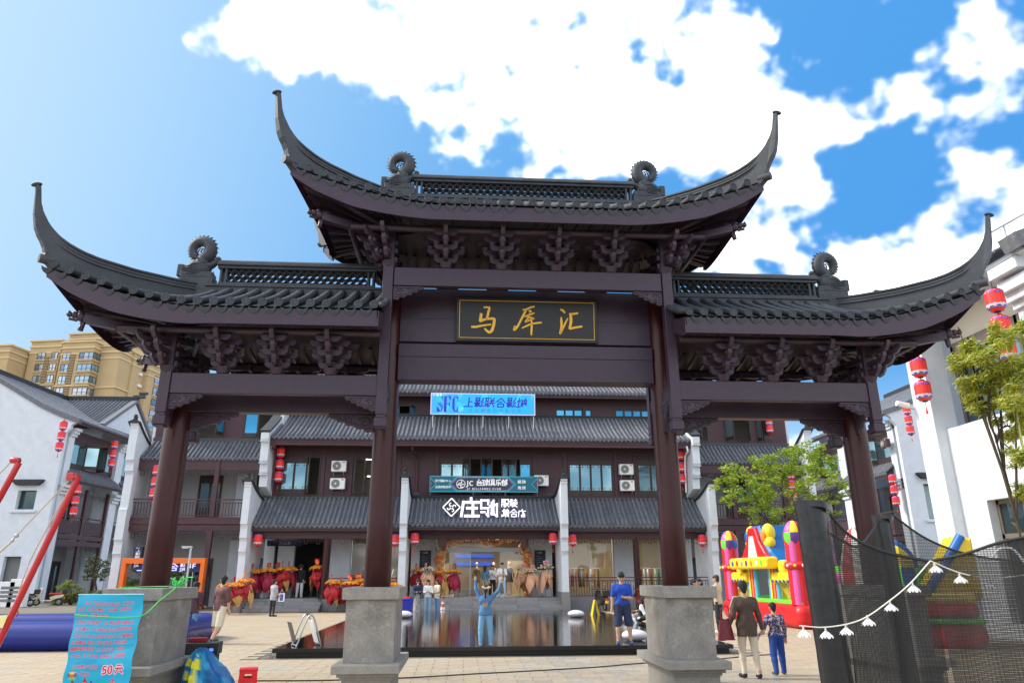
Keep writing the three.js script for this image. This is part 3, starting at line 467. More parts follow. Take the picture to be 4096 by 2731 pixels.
// window of n sashes in plane z, opened sashes are turned about their hinge
function windowIn(parent, x0, x1, y0, y1, z, n, { open = {}, glass = M.glass, kick = 0.28, head = 0.3, fretted = true } = {}) {
  const w = part('window', parent), t = 0.07, sw = (x1 - x0 - t * 2) / n;
  mesh('frame', [box(x0, x0 + t, y0, y1, z - 0.06, z + 0.05), box(x1 - t, x1, y0, y1, z - 0.06, z + 0.05), box(x0 + t, x1 - t, y1 - t, y1, z - 0.06, z + 0.05), box(x0 + t, x1 - t, y0, y0 + t, z - 0.06, z + 0.05)], M.frame, w);
  for (let i = 0; i < n; i++) {
    const a = x0 + t + i * sw, ang = open[i], left = ang === undefined || ang > 0, hinge = V(left ? a : a + sw, 0, z);
    const X0 = left ? 0.005 : -sw + 0.005, X1 = X0 + sw - 0.01, b = y0 + t + 0.005, c = y1 - t - 0.005, q = 0.055;
    const fr = [box(X0, X0 + q, b, c, -0.025, 0.025), box(X1 - q, X1, b, c, -0.025, 0.025), box(X0 + q, X1 - q, b, b + kick, -0.02, 0.02), box(X0 + q, X1 - q, c - head, c, -0.02, 0.02)];
    if (fretted) for (const sx of [0, 1]) for (const sy of [0, 1]) { const px = sx ? X1 - q : X0 + q, py = sy ? c - head : b + kick, dx = sx ? -1 : 1, dy = sy ? -1 : 1; fr.push(box(px, px + dx * 0.16, py + dy * 0.1, py + dy * 0.115, 0.004, 0.02), box(px + dx * 0.1, px + dx * 0.115, py, py + dy * 0.16, 0.004, 0.02)); }
    for (const o of [mesh('sash', fr, M.frame, w), mesh('pane', [box(X0 + q, X1 - q, b + kick, c - head, -0.006, 0.004)], Array.isArray(glass) ? glass[i % glass.length] : glass, w)]) { o.position.copy(hinge); o.rotation.y = -(ang || 0); }
  }
  return w;
}
function acUnit(label, p, group, c = M.white) {
  const a = thing('air_conditioner', label, 'air conditioner', p, 0, group);
  mesh('casing', [rbox(-0.41, 0.41, 0, 0.6, -0.16, 0.16, 0.03)], c, a);
  mesh('fan_grille', [new THREE.CylinderGeometry(0.235, 0.235, 0.02, 28).rotateX(Math.PI / 2).translate(-0.1, 0.3, 0.165)], mat([0.2, 0.2, 0.19], 0.6), a);
  const rings = []; for (const r of [0.1, 0.16, 0.22]) rings.push(new THREE.TorusGeometry(r, 0.008, 5, 26).translate(-0.1, 0.3, 0.18)); for (let k = 0; k < 6; k++) { const d = k * Math.PI / 6; rings.push(rod(V(-0.1 - 0.22 * Math.cos(d), 0.3 - 0.22 * Math.sin(d), 0.178), V(-0.1 + 0.22 * Math.cos(d), 0.3 + 0.22 * Math.sin(d), 0.178), 0.005, 4)); }
  mesh('guard', rings, mat([0.3, 0.3, 0.29], 0.5), a); mesh('hub', [new THREE.CylinderGeometry(0.05, 0.05, 0.02, 14).rotateX(Math.PI / 2).translate(-0.1, 0.3, 0.19)], M.white, a);
  mesh('badge', [box(0.2, 0.34, 0.48, 0.55, 0.16, 0.164)], M.red, a); mesh('badge_mark', [box(0.23, 0.31, 0.505, 0.525, 0.164, 0.166)], M.white, a);
  for (const x of [-0.28, 0.28]) mesh('bracket', [box(x - 0.02, x + 0.02, -0.03, 0, -0.2, 0.16), bar(V(x, -0.25, -0.19), V(x, -0.02, 0.12), 0.03)], M.steel, a);
  return a;
}
// white fire-wall fin with stepped front and a dark tiled cap; front at local z = 0, running back to -depth
function fin(parent, x, hTop, depth, { w = 0.36, steps = [[0, -0.32], [2.75, -0.32], [2.95, -0.22], [3.05, -0.24], [3.45, -0.24], [3.62, -0.12], [4.1, -0.12], [4.3, 0], [9, 0]], hBack = hTop - 0.75, base = 0.9, zf = 0 } = {}) {
  const f = part('fire_wall', parent, V(x, 0, zf)), pr = [];
  for (const [y, z] of steps) if (y <= hTop - 0.4) pr.push([z, y]);
  pr.push([0, hTop - 0.42], [0.04, hTop - 0.36], [0.04, hTop - 0.28], [0.1, hTop - 0.22], [0.1, hTop - 0.12]);
  const top = []; for (let i = 0; i <= 8; i++) { const t = i / 8; top.push([0.1 - t * (depth + 0.1), hTop - 0.12 - (hTop - hBack) * (1 - (1 - t) ** 2)]); }
  const sh = [...pr, ...top.slice(1), [-depth, 0]];
  mesh('wall', [plate(sh.map(([a, b]) => [a, b]), w).rotateY(-Math.PI / 2).translate(w / 2, 0, 0)], M.plaster, f);
  for (const [y, z] of steps) if (y > 1 && y < hTop - 0.4) mesh('ledge', [box(-w / 2 - 0.012, w / 2 + 0.012, y - 0.03, y, z - 0.1, z + 0.025)], M.plaster, f);
  if (base) mesh('stone_base', [box(-w / 2 - 0.035, w / 2 + 0.035, 0, base, -depth, steps[0][1] + 0.035)], M.stepStone2, f);
  const capPts = top.map(([z, y]) => V(0, y + 0.1, z)); capPts.unshift(V(0, hTop - 0.02, 0.2));
  mesh('tile_cap', [sweep(capPts, [[-w / 2 - 0.12, -0.08], [-w / 2 - 0.12, -0.02], [-0.09, 0.1], [0.09, 0.1], [w / 2 + 0.12, -0.02], [w / 2 + 0.12, -0.08]], { crease: 0.5 }), sweep(capPts.slice(0, -1).map((p) => p.clone().add(V(0, 0.12, 0))), 0.06, { n: 8 })], M.capTile, f);
  mesh('finial', [rbox(-0.09, 0.09, hTop, hTop + 0.22, -0.05, 0.16, 0.02), rbox(-0.1, 0.1, hTop + 0.24, hTop + 0.3, -0.06, 0.18, 0.02), rbox(-0.07, 0.07, hTop + 0.32, hTop + 0.4, -0.02, 0.14, 0.02)], M.capTile, f);
  return f;
}
const shop = thing('shop_building', 'three-storey dark timber shop building with grey tile roofs and white fire walls', 'building', V(0.11, 0, 0));
{
  const B = shop;
  // fire walls
  for (const s of [-1, 1]) { fin(B, s * 4.2, 6.72, 2.8, { zf: -26 }); fin(B, s * 12.35, 6.52, 3.2, { zf: -26.4 }); }
  for (const s of [-1, 1]) { const u = part('upper_gable', B, V(s * 11.95, 0, 0)); mesh('wall', [plate([[-27.7, 6.3], [-27.7, 6.9], [-27.5, 7.05], [-27.5, 7.5], [-27.3, 7.65], [-27.3, 8.6], [-27.1, 8.8], [-27.1, 9.15], [-28.5, 9.9], [-30.4, 11.1], [-31, 11.6], [-31, 5.9], [-29, 5.9]], 0.42).rotateY(-Math.PI / 2).translate(0.21, 0, 0)], M.plaster, u); for (const [y, z] of [[6.95, -27.45], [7.55, -27.25], [8.7, -27.05]]) mesh('ledge', [box(-0.23, 0.23, y - 0.04, y, z - 0.15, z)], M.plaster, u); mesh('roof_trim', [sweep([V(0, 9.2, -27.05), V(0, 9.97, -28.5), V(0, 11.18, -30.4), V(0, 11.66, -31)], rect(0.55, 0.12), { crease: 0.5 })], M.capTile, u); }
  // steps: centre bay and left bay, in slabs
  const stairs = (x0, x1, zf, n, y0) => { const st = part('steps', B); for (let i = 0; i < n; i++) { const L = 1.25, cnt = Math.ceil((x1 - x0) / L), w = (x1 - x0) / cnt; for (let k = 0; k < cnt; k++) mesh('step_slab', [rbox(x0 + k * w + 0.004, x0 + (k + 1) * w - 0.004, y0 * i / n, y0 * (i + 1) / n, zf - 0.3 * i - 1.2, zf - 0.3 * i, 0.006)], (k + i) % 3 ? M.stepStone : M.stepStone2, st); } };
  stairs(-4.0, 4.0, -26.1, 4, 0.61); stairs(-12.1, -8.3, -26.75, 4, 0.61);
  mesh('porch_floor', [box(-4.0, 4.0, 0, 0.605, -30.2, -28.1), box(-12.1, -4.4, 0, 0.605, -30.2, -28.5), box(-8.3, -4.4, 0, 0.6, -28.5, -27.45), box(4.4, 12.1, 0, 0.6, -30.2, -27.45)], M.stepStone2, B);
  // ground floor roofs
  slope(B, -4.0, 4.0, 4.27, -26.6, 5.72, -28.6, { seed: 1 });
  mesh('roof_ridge', [rbox(-3.8, 3.8, 5.66, 5.95, -28.75, -28.55, 0.02), box(-3.85, 3.85, 5.9, 5.97, -28.8, -28.5)], M.capTile, B);
  for (const s of [-1, 1]) mesh('ridge_scroll', [rbox(s * 3.75 - 0.14, s * 3.75 + 0.14, 5.97, 6.12, -28.75, -28.55, 0.02), box(s * 3.75 - 0.1, s * 3.75 + 0.1, 6.0, 6.09, -28.55, -28.53)], M.slateLight, B);
  for (const s of [-1, 1]) slope(B, s > 0 ? 4.4 : -12.15, s > 0 ? 12.15 : -4.4, 4.23, -27.15, 5.84, -28.95, { seed: 2 + s });
  for (const [a, b] of [[-12.15, -4.4], [4.4, 12.15]]) mesh('flashing', [box(a, b, 5.82, 5.92, -29.0, -28.82)], M.slateLight, B);
  // ground floor: beams, fret strips, columns, hanging posts
  mesh('porch_beam', [box(-4.0, 4.0, 3.6, 4.0, -27.75, -27.5), box(-12.15, -4.4, 3.6, 3.95, -27.8, -27.55), box(4.4, 12.15, 3.6, 3.95, -27.8, -27.55)], M.panel, B);
  mesh('porch_ceiling', [box(-4.0, 4.0, 4.1, 4.2, -30.3, -27.0), box(-12.15, -4.4, 4.05, 4.15, -30.3, -27.3), box(4.4, 12.15, 4.05, 4.15, -30.3, -27.3)], M.panel, B);
  fret(B, -3.95, 3.95, 3.33, 3.6, -27.62, 0.2); fret(B, -12.1, -4.45, 3.33, 3.6, -27.66, 0.2); fret(B, 4.45, 12.1, 3.33, 3.6, -27.66, 0.2);
  for (const x of [-8.3, 8.3]) mesh('porch_column', [cyl(x, 0.6, -27.7, 0.17, 0.17, 3.1, 18), cyl(x, 0.6, -27.7, 0.24, 0.26, 0.18, 18)], M.lacquer, B);
  for (const x of [-2.15, 2.15]) mesh('hanging_post', [rbox(x - 0.14, x + 0.14, 3.12, 3.62, -27.76, -27.48, 0.01), rbox(x - 0.09, x + 0.09, 2.96, 3.12, -27.71, -27.53, 0.02)], M.panel2, B);
  // shop fronts: piers, glass, rooms behind
  const zG = -30.2;
  for (const [a, b] of [[-4.0, -2.6], [2.75, 4.0], [7.55, 8.75], [11.75, 12.15], [-8.5, -7.35], [-12.15, -11.6], [4.4, 4.7], [-4.7, -4.4], [-11.4, -10.5]]) mesh('pier', [box(a, b, 0.6, 4.1, zG - 0.3, zG + 0.05)], M.plaster, B);
  const glaze = (x0, x1, n, y0 = 0.62, y1 = 4.05) => { const w = part('shop_window', B), sw = (x1 - x0) / n; const fr = [box(x0, x1, y1, y1 + 0.06, zG - 0.05, zG + 0.05), box(x0, x1, y0 - 0.02, y0 + 0.06, zG - 0.05, zG + 0.05)]; for (let i = 0; i <= n; i++) fr.push(box(x0 + i * sw - 0.025, x0 + i * sw + 0.025, y0, y1, zG - 0.05, zG + 0.05)); mesh('frame', fr, M.steel, w); for (let i = 0; i < n; i++) mesh('pane', [box(x0 + i * sw + 0.03, x0 + (i + 1) * sw - 0.03, y0 + 0.06, y1 - 0.01, zG - 0.005, zG + 0.005)], M.clear, w); };
  glaze(4.7, 7.55, 2); glaze(8.75, 11.75, 2); glaze(-7.35, -4.7, 2);
  const door = part('shop_entrance', B);
  mesh('frame', [box(-2.6, 2.75, 3.0, 3.22, zG - 0.06, zG + 0.06), box(-2.6, -2.54, 0.6, 4.1, zG - 0.06, zG + 0.06), box(2.69, 2.75, 0.6, 4.1, zG - 0.06, zG + 0.06), box(-1.75, -1.7, 0.6, 3.0, zG - 0.06, zG + 0.06), box(1.0, 1.05, 0.6, 3.0, zG - 0.06, zG + 0.06), box(-0.69, -0.63, 0.6, 3.0, zG - 0.04, zG + 0.04)], M.steel, door);
  for (const [a, b, c, d] of [[-2.54, 2.69, 3.22, 4.08], [-2.54, -1.75, 0.65, 3.0], [-1.7, -0.69, 0.65, 3.0], [1.05, 2.69, 0.65, 3.0]]) mesh('pane', [box(a + 0.01, b - 0.01, c + 0.01, d - 0.01, zG - 0.005, zG + 0.005)], M.clear, door);
  mesh('door_mat', [box(-0.7, 1.0, 0.606, 0.62, -29.9, -29.2)], M.red, B);
  // rooms: floors, walls and ceilings of the lit shops
  const room = (x0, x1, zb, wallM, name = 'shop_room') => { const r = part(name, B); mesh('floor', [box(x0, x1, 0.3, 0.6, zb, zG - 0.06)], mat([0.3, 0.27, 0.23], 0.4), r); mesh('ceiling', [box(x0, x1, 4.1, 4.25, zb, zG - 0.06)], mat([0.6, 0.58, 0.54], 0.8), r); mesh('back_wall', [box(x0, x1, 0.6, 4.1, zb - 0.1, zb)], wallM, r); mesh('side_wall', [box(x0 - 0.1, x0, 0.6, 4.1, zb, zG - 0.31), box(x1, x1 + 0.1, 0.6, 4.1, zb, zG - 0.31)], wallM, r); return r; };
  const rc = room(-3.9, 3.9, -38, mat([0.34, 0.26, 0.16], 0.7)); room(4.4, 12.1, -36, mat([0.5, 0.42, 0.28], 0.7)); room(-8.4, -4.4, -36, mat([0.46, 0.38, 0.25], 0.7)); room(-12.1, -8.5, -36, mat([0.16, 0.17, 0.17], 0.8));
  const glow = mat([1, 1, 1], 0.5, { emissive: col(1, 0.93, 0.82), emissiveIntensity: 3.2 });
  const strip = (x0, x1, z0, z1, I) => { mesh('ceiling_light', [box(x0, x1, 4.06, 4.09, z0, z1)], glow, B); const l = new THREE.RectAreaLight(new THREE.Color(1, 0.9, 0.74), I, x1 - x0, z1 - z0); l.position.set((x0 + x1) / 2 + 0.11, 4.04, (z0 + z1) / 2); l.rotation.x = -Math.PI / 2; scene.add(l); };
  strip(-1.3, 1.6, -31.6, -31.1, 9); strip(-1.5, 1.4, -34.2, -33.8, 8); strip(5, 7.4, -31.5, -31.2, 9); strip(8.9, 11.6, -31.5, -31.2, 9); strip(-7.2, -4.9, -31.5, -31.2, 9);
  const spots = []; const SR = rng(3); for (let i = 0; i < 26; i++) { const x = -11.5 + SR() * 23; if (x < -8.5 && SR() < 0.7) continue; spots.push(new THREE.CylinderGeometry(0.05, 0.05, 0.02, 8).translate(x, 4.085, -30.8 - SR() * 4)); } mesh('downlight', spots, glow, B);
  // blue illuminated shelves and display at the back of the centre shop
  for (let k = 0; k < 2; k++) mesh('blue_sign_strip', [box(-1.6, 1.0, 2.35 + k * 0.5, 2.6 + k * 0.5, -37.9, -37.8)], mat([0.02, 0.08, 0.4], 0.4, { emissive: col(0.01, 0.05, 0.3), emissiveIntensity: 0.5 }), B);
  mesh('shelf', [box(-3.6, -1.9, 0.6, 2.4, -33, -32.6), box(1.7, 3.6, 0.6, 2.6, -34.5, -34)], M.warm, B);
  mesh('counter', [box(-1.5, 0.6, 0.6, 1.0, -30.75, -30.4)], mat([0.35, 0.33, 0.3], 0.6), B);
  // menu boards
  const mb = (x) => { const p = part('notice_board', B); mesh('board', [rbox(x - 0.32, x + 0.32, 2.0, 3.08, zG + 0.06, zG + 0.1, 0.012)], mat([0.012, 0.02, 0.035], 0.3), p); return p; };
  mb(-3.2); mb(3.3);
  // railing in front of the right bay and part of the left bay
  const railing = (x0, x1, y0, y1, z, name = 'railing') => { const r = part(name, B); mesh('rail', [box(x0, x1, y1 - 0.05, y1, z - 0.04, z + 0.04), box(x0, x1, y1 - 0.2, y1 - 0.16, z - 0.02, z + 0.02), box(x0, x1, y0 + 0.06, y0 + 0.1, z - 0.02, z + 0.02)], M.panel2, r); for (let x = x0 + 0.07; x < x1; x += 0.14) mesh('baluster', [box(x - 0.014, x + 0.014, y0 + 0.1, y1 - 0.2, z - 0.014, z + 0.014)], M.panel2, r); };
  railing(4.45, 12.1, 0.6, 1.62, -27.52); railing(-8.1, -4.45, 0.6, 1.62, -27.52);
  // second floor
  const open2 = [[-11.4, -9.2], [-7.35, -4.95], [-2.52, 2.79], [4.87, 7.53], [8.9, 11.3]];
  mesh('upper_wall', [plate([[-11.75, 5.86], [11.75, 5.86], [11.75, 8.95], [-11.75, 8.95]], 0.15, 0, open2.map(([a, b]) => [[a, 5.98], [a, 8.14], [b, 8.14], [b, 5.98]])).translate(0, 0, -29.15)], M.panel, B);
  for (const [a, b] of [[-11.75, -11.45], [-9.15, -8.95], [-7.6, -7.4], [-4.9, -4.7], [-2.75, -2.57], [2.84, 3.0], [4.6, 4.82], [7.58, 7.75], [8.7, 8.86], [11.35, 11.6]]) mesh('wall_post', [box(a, b, 5.9, 8.5, -29, -28.93)], M.panel2, B);
  mesh('wall_rail', [box(-11.75, 11.75, 8.2, 8.3, -29, -28.95), box(-11.75, 11.75, 8.5, 8.62, -29, -28.94)], M.panel2, B);
  for (let i = 0; i < 12; i++) { const a = -11.6 + i * 1.95; mesh('wall_panel', [rbox(a + 0.04, a + 1.91, 8.32, 8.48, -29, -28.965, 0.008)], M.panel, B); }
  const gl = [M.glass, M.glass, M.glassDark];
  windowIn(B, -11.4, -9.2, 5.98, 8.14, -29.02, 3, { open: { 2: 1.2 }, glass: M.glass }); windowIn(B, -7.35, -4.95, 5.98, 8.14, -29.02, 4, { open: { 0: 1.45, 1: 1.5, 2: -1.5 }, glass: gl });
  windowIn(B, -2.52, 2.79, 5.98, 8.14, -29.02, 8, { open: { 2: 0.9, 3: -1.1, 4: 1.0, 5: -0.9, 6: 0.8 }, glass: [M.glass, M.glass, M.glass, M.glassBlue] });
  windowIn(B, 4.87, 7.53, 5.98, 8.14, -29.02, 4); windowIn(B, 8.9, 11.3, 5.98, 8.14, -29.02, 3);
  mesh('upper_room', [box(-11.7, 11.7, 5.7, 5.9, -33, -29.16), box(-11.7, 11.7, 8.4, 8.5, -33, -29.16), box(-11.7, 11.7, 5.9, 8.4, -33.1, -33)], M.inner, B);
  for (const [x, y] of [[-6.6, 7.1], [-5.9, 6.5], [-6.4, 6.1]]) mesh('tube_light', [new THREE.BoxGeometry(0.9, 0.04, 0.04).rotateY(0.5).translate(x, y + 1.2, -31)], glow, B);
  slope(B, -11.75, 11.75, 8.97, -27.4, 10.72, -30.4, { seed: 5 });
  mesh('gutter', [box(-11.75, 11.75, 8.55, 8.72, -27.75, -27.5)], M.panel2, B);
  mesh('ridge_flashing', [box(-11.7, 11.7, 10.62, 10.95, -30.7, -30.35), box(-11.7, 11.7, 10.92, 10.98, -30.75, -30.3)], M.capTile, B);
  // third floor
  const open3 = [[-9.6, -7.4], [-6.6, -4.1], [4.45, 6.81], [8.18, 10.5]];
  mesh('top_wall', [plate([[-11.6, 10.7], [11.6, 10.7], [11.6, 12.5], [-11.6, 12.5]], 0.15, 0, open3.map(([a, b]) => [[a, 10.95], [a, 11.64], [b, 11.64], [b, 10.95]])).translate(0, 0, -31.15)], M.panel, B);
  for (const [a, b] of open3) windowIn(B, a, b, 10.9, 11.66, -31.02, 4, { glass: M.glassBlue, kick: 0.02, head: 0.14, fretted: false, open: a < -6 && a > -7 ? { 2: 1.1, 3: -1.1 } : {} });
  mesh('top_room', [box(-11.5, 11.5, 10.6, 12.4, -33, -32.6)], M.dark, B);
  for (let i = 0; i < 6; i++) { const x = -10.5 + i * 4.2; mesh('wall_post', [box(x - 0.1, x + 0.1, 10.9, 12.2, -31, -30.95)], M.panel2, B); }
  slope(B, -11.9, 11.9, 12.27, -29.95, 14.6, -34, { seed: 6 });
  mesh('body', [box(-11.7, 11.7, 4.3, 12.4, -40, -38.3), box(-11.75, -11.55, 4.3, 12.3, -38.3, -29.2), box(11.55, 11.75, 4.3, 12.3, -38.3, -29.2)], M.plaster, B);
  // rain pipe
  mesh('rain_pipe', [sweep(path([[-4.0, 8.6, -27.7], [-4.0, 8.35, -27.8], [-3.8, 8.15, -28.7], [-3.78, 7.9, -28.85], [-3.78, 5.95, -28.85]], 20), 0.06, { n: 10, ref: V(0, 0, 1) })], M.panel2, B);
  for (const s of [-1, 1]) mesh('rain_pipe', [sweep(path([[s * 11.5, 8.65, -27.5], [s * 11.55, 8.4, -27.5], [s * 11.6, 8.2, -28.2], [s * 11.62, 6.2, -28.6]], 16), 0.055, { n: 8, ref: V(0, 0, 1) })], s > 0 ? M.white : M.panel2, B);
}
// ---- recessed wings with balconies
function wing(s, label) {
  const B = thing('side_house', label, 'building', V(0, 0, 0)), x0 = 12.55, x1 = 19.9, m = (a, b) => (s > 0 ? [a, b] : [-b, -a]);
  const bx = (a, b, y0, y1, z0, z1) => box(...m(a, b), y0, y1, z0, z1);
  fin(B, s * 20.15, 10.3, 4, { zf: -30.2, hBack: 8.9, w: 0.46, steps: [[0, -0.4], [2.75, -0.4], [2.95, -0.3], [3.5, -0.3], [3.7, -0.2], [5.3, -0.2], [5.5, -0.28], [7.3, -0.28], [7.5, -0.14], [7.9, -0.14], [8.1, 0]] });
  const a = m(x0, x1);
  slope(B, a[0], a[1], 8.3, -30.9, 9.46, -32.3, { seed: 9 + s });
  mesh('flashing', [bx(x0, x1, 9.44, 9.75, -32.5, -32.3)], M.slateLight, B);
  mesh('third_wall', [plate([[a[0], 9.7], [a[1], 9.7], [a[1], 12.6], [a[0], 12.6]], 0.15, 0, [[12.9, 14.7], [15.8, 17.5], [17.9, 18.9]].map((q) => m(...q)).map(([c, d]) => [[c, 9.85], [c, 11.9], [d, 11.9], [d, 9.85]])).translate(0, 0, -32.65)], M.panel2, B);
  for (const [c, d, o] of [[12.9, 14.7, { 1: 1.3 }], [15.8, 17.5, { 0: 1.2, 1: -1.3 }], [17.9, 18.9, { 0: 1.2 }]]) { const q = m(c, d); windowIn(B, q[0], q[1], 9.85, 11.9, -32.52, 2, { open: o, glass: s < 0 ? M.glassBlue : [M.glass, M.glassDark], head: 0.1, kick: 0.2, fretted: false }); }
  mesh('third_room', [bx(x0, x1, 9.6, 12.5, -35.6, -35.5), bx(x0, x1, 12.2, 12.3, -35.5, -32.7)], M.inner, B);
  slope(B, a[0], a[1], 12.5, -31.6, 14.4, -34.5, { seed: 12 + s });
  mesh('side_wall', [bx(x1, x1 + 0.2, 0, 12.5, -38, -32.6), bx(x0 - 0.2, x0, 5.9, 12.5, -38, -31.2), bx(x0, x1, 0, 13, -38.2, -38)], M.plaster, B);
  // balcony storey
  mesh('balcony_deck', [bx(x0, x1, 4.75, 4.95, -35, -30.95)], M.panel, B); mesh('balcony_beam', [bx(x0, x1, 4.55, 4.78, -31.1, -30.9), bx(x0, x1, 4.18, 4.5, -31.12, -30.92)], M.panel2, B);
  const ca = []; for (let i = 0; i < 14; i++) { const q = m(x0 + i * 0.52 + 0.05, x0 + i * 0.52 + 0.47); ca.push(rbox(q[0], q[1], 4.24, 4.44, -30.93, -30.9, 0.008)); } mesh('carved_panel', ca, M.panel, B);
  const r = part('balcony_railing', B); mesh('rail', [bx(x0, x1, 5.9, 5.97, -31.02, -30.94), bx(x0, x1, 5.74, 5.79, -31, -30.96), bx(x0, x1, 5.02, 5.06, -31, -30.96)], M.panel2, r);
  for (let x = x0 + 0.08; x < x1; x += 0.17) mesh('baluster', [bx(x - 0.02, x + 0.02, 5.06, 5.74, -31, -30.96)], M.panel2, r);
  for (const x of [15.4, 18.6]) { mesh('post', [bx(x - 0.12, x + 0.12, 4.95, 8.1, -31.1, -30.88)], M.panel2, B); mesh('ground_post', [bx(x - 0.14, x + 0.14, 0, 4.2, -31.15, -30.9)], M.panel2, B); }
  const f1 = m(x0 + 0.1, x1 - 0.1); fret(B, f1[0], f1[1], 7.3, 7.62, -31, 0.22); mesh('eave_beam', [bx(x0, x1, 7.62, 8.05, -31.1, -30.95)], M.panel, B);
  fret(B, f1[0], f1[1], 3.75, 4.1, -31.02, 0.22);
  for (const [y0, y1] of [[4.95, 8.2], [0, 4.2]]) {
    mesh('inner_wall', [bx(x0, x1, y0, y1, -34.2, -34)], mat([0.4, 0.4, 0.41], 0.85), B);
    for (const [c, d] of [[12.9, 13.9], [14.15, 15.1], [16.0, 17.4], [18.9, 19.7]]) { const q = m(c, d); if (c === 14.15 || c === 18.9) mesh('white_panel', [box(q[0], q[1], y0, y1 - 0.4, -33.98, -33.9)], M.plaster, B); else windowIn(B, q[0], q[1], y0 + 0.05, y0 + 2.75, -33.96, 2, { glass: M.glassDark, kick: 0.5 }); }
  }
  return B;
}
wing(-1, 'recessed timber house with balcony, open third-floor sashes and blue glass, beside white stepped wall');
wing(1, 'recessed timber house with balcony behind the leafy green tree and inflatable castle');
// ---------------------------------------------------------------- writing: characters as strokes on a 10 x 10 grid, built up from their components
const S0 = { ren: '7014 4349', shui: '3163 1445 1976', shou: '0393 5058 5849 0796', zu: '1080841410 5459 5686 2529 0998', wang: '0191 0595 5159 0999', shi: '0090 5016 3585893935', zhou: '5030 2080 8089 2019 0595 5234 5677', mian: '5052 0309 0393 9389', tu: '1383 5059 0999', mu: '0393 5059 5308 5398', kou: '1181881811', ri: '2080892920 2585', yue: '2080 8089 2019 2383 2686', nv: '4027 2789 8338 0393', you: '1181 8109 1399', zhui: '4014 3139 3393 3595 3797 3999 7082', zou: '2171 5055 0393 5585 3618 1899', gan: '1181 0595 5159', shan: '5059 1419 1989 8489', zhi: '0191 4125 2585 5459 2777 0999', zhao: '3036 3609 6067 6799 1235 9265', fang: '5052 0292 4218 4474 7469', ji: '1171 7154 5484 8409 3109 4499', si: '4014 1444 4418 1858 0998', gong: '1181 5159 0999', gongb: '1070 7073 1373 1316 1676 7669', dan: '3122 6172 2383862623 2585 0797 5359', zhu: '2005 1343 3256 6045 5393 7296', tong: '1019 1090 9099 3262 3585883835', ye: '2128 2889 8986 0584 8487 5057', ba: '4015 6085 2686892926', bing: '3041 7061 1181 3238 6268 1436 8476 0999', yeh: '0090 4021 2282 2227 8287 5409 6699', shan3: '8024 8437 9809', jing: '5051 0292 2484862624 5659 3828 7797', er: '0090 2028 7079 2373 2676 0897', guan: '2032 8062 1383 0595 5309 5599', shi2: '3041 1373 7309 4549 5676', shen: '1181861611 1484 5059', qiu: '0292 5059 5948 2435 8364 0728 5598 7082', fu: '2029 2070 7053 5377 7746', jin: '8021 2108 2484 6469', qian: '4015 2282 8273 5309 5599', cai: '0393 6069 6958 6308', zhi3: '0292 5054 1484 8409 2599', yan: '3153 1454 5458 5885', chuan: '2018 5057 8089', qi: '2027 7077 0292 2474 0797 3819 6899', bei: '4031 2282862622 2484 0797 5559', pian: '3038 3809 7054 3494 3777 7779', ma: '1070 7053 3036 3686 8688 8869 0777', qing: '1181 2383 0595 5055 2686 8689 2629 2878', dao: '2026 7079 7958', beiL: '1181 8186 1116 4146 4609 5699', du: '5051 1282 3123 7273 0494 2686892926', hai: '5051 0292 5225 2575 7509 7699', er2: '4024 2292 5259 5949 3518 7496', bai: '4031 1282891912 1585', shao: '5024 2292 9289 8969 5466', xi: '4014 2282 8209 3365', bu: '3039 3466', kai: '0191 0494 2009 7079', cheng: '0292 3218 5297 9793 8546 7082 1555 5538', yang: '1181 8135 3595 9588 8868 6519', you2: '1080841410 3034 6064 0696 2787 5559', bao: '2080842420 5459 0696 5609 5699', ju: '2080862620 2282 2484 0797 3819 6899', fu2: '1019 1080 8083 2585 8509 2599', pan: '6069 2145 0585 0846', yi: '5051 0292 4206 3338 3867 7455 5599', neng: '3034 3484 8042 3539 3989 8647', si2: '4014 1474 6286', nai: '1071 7154 5494 9409 1019' };
const Lr = (a, b, k = 0.36) => ['L', a, b, k], Tb = (a, b, k = 0.42) => ['T', a, b, k];
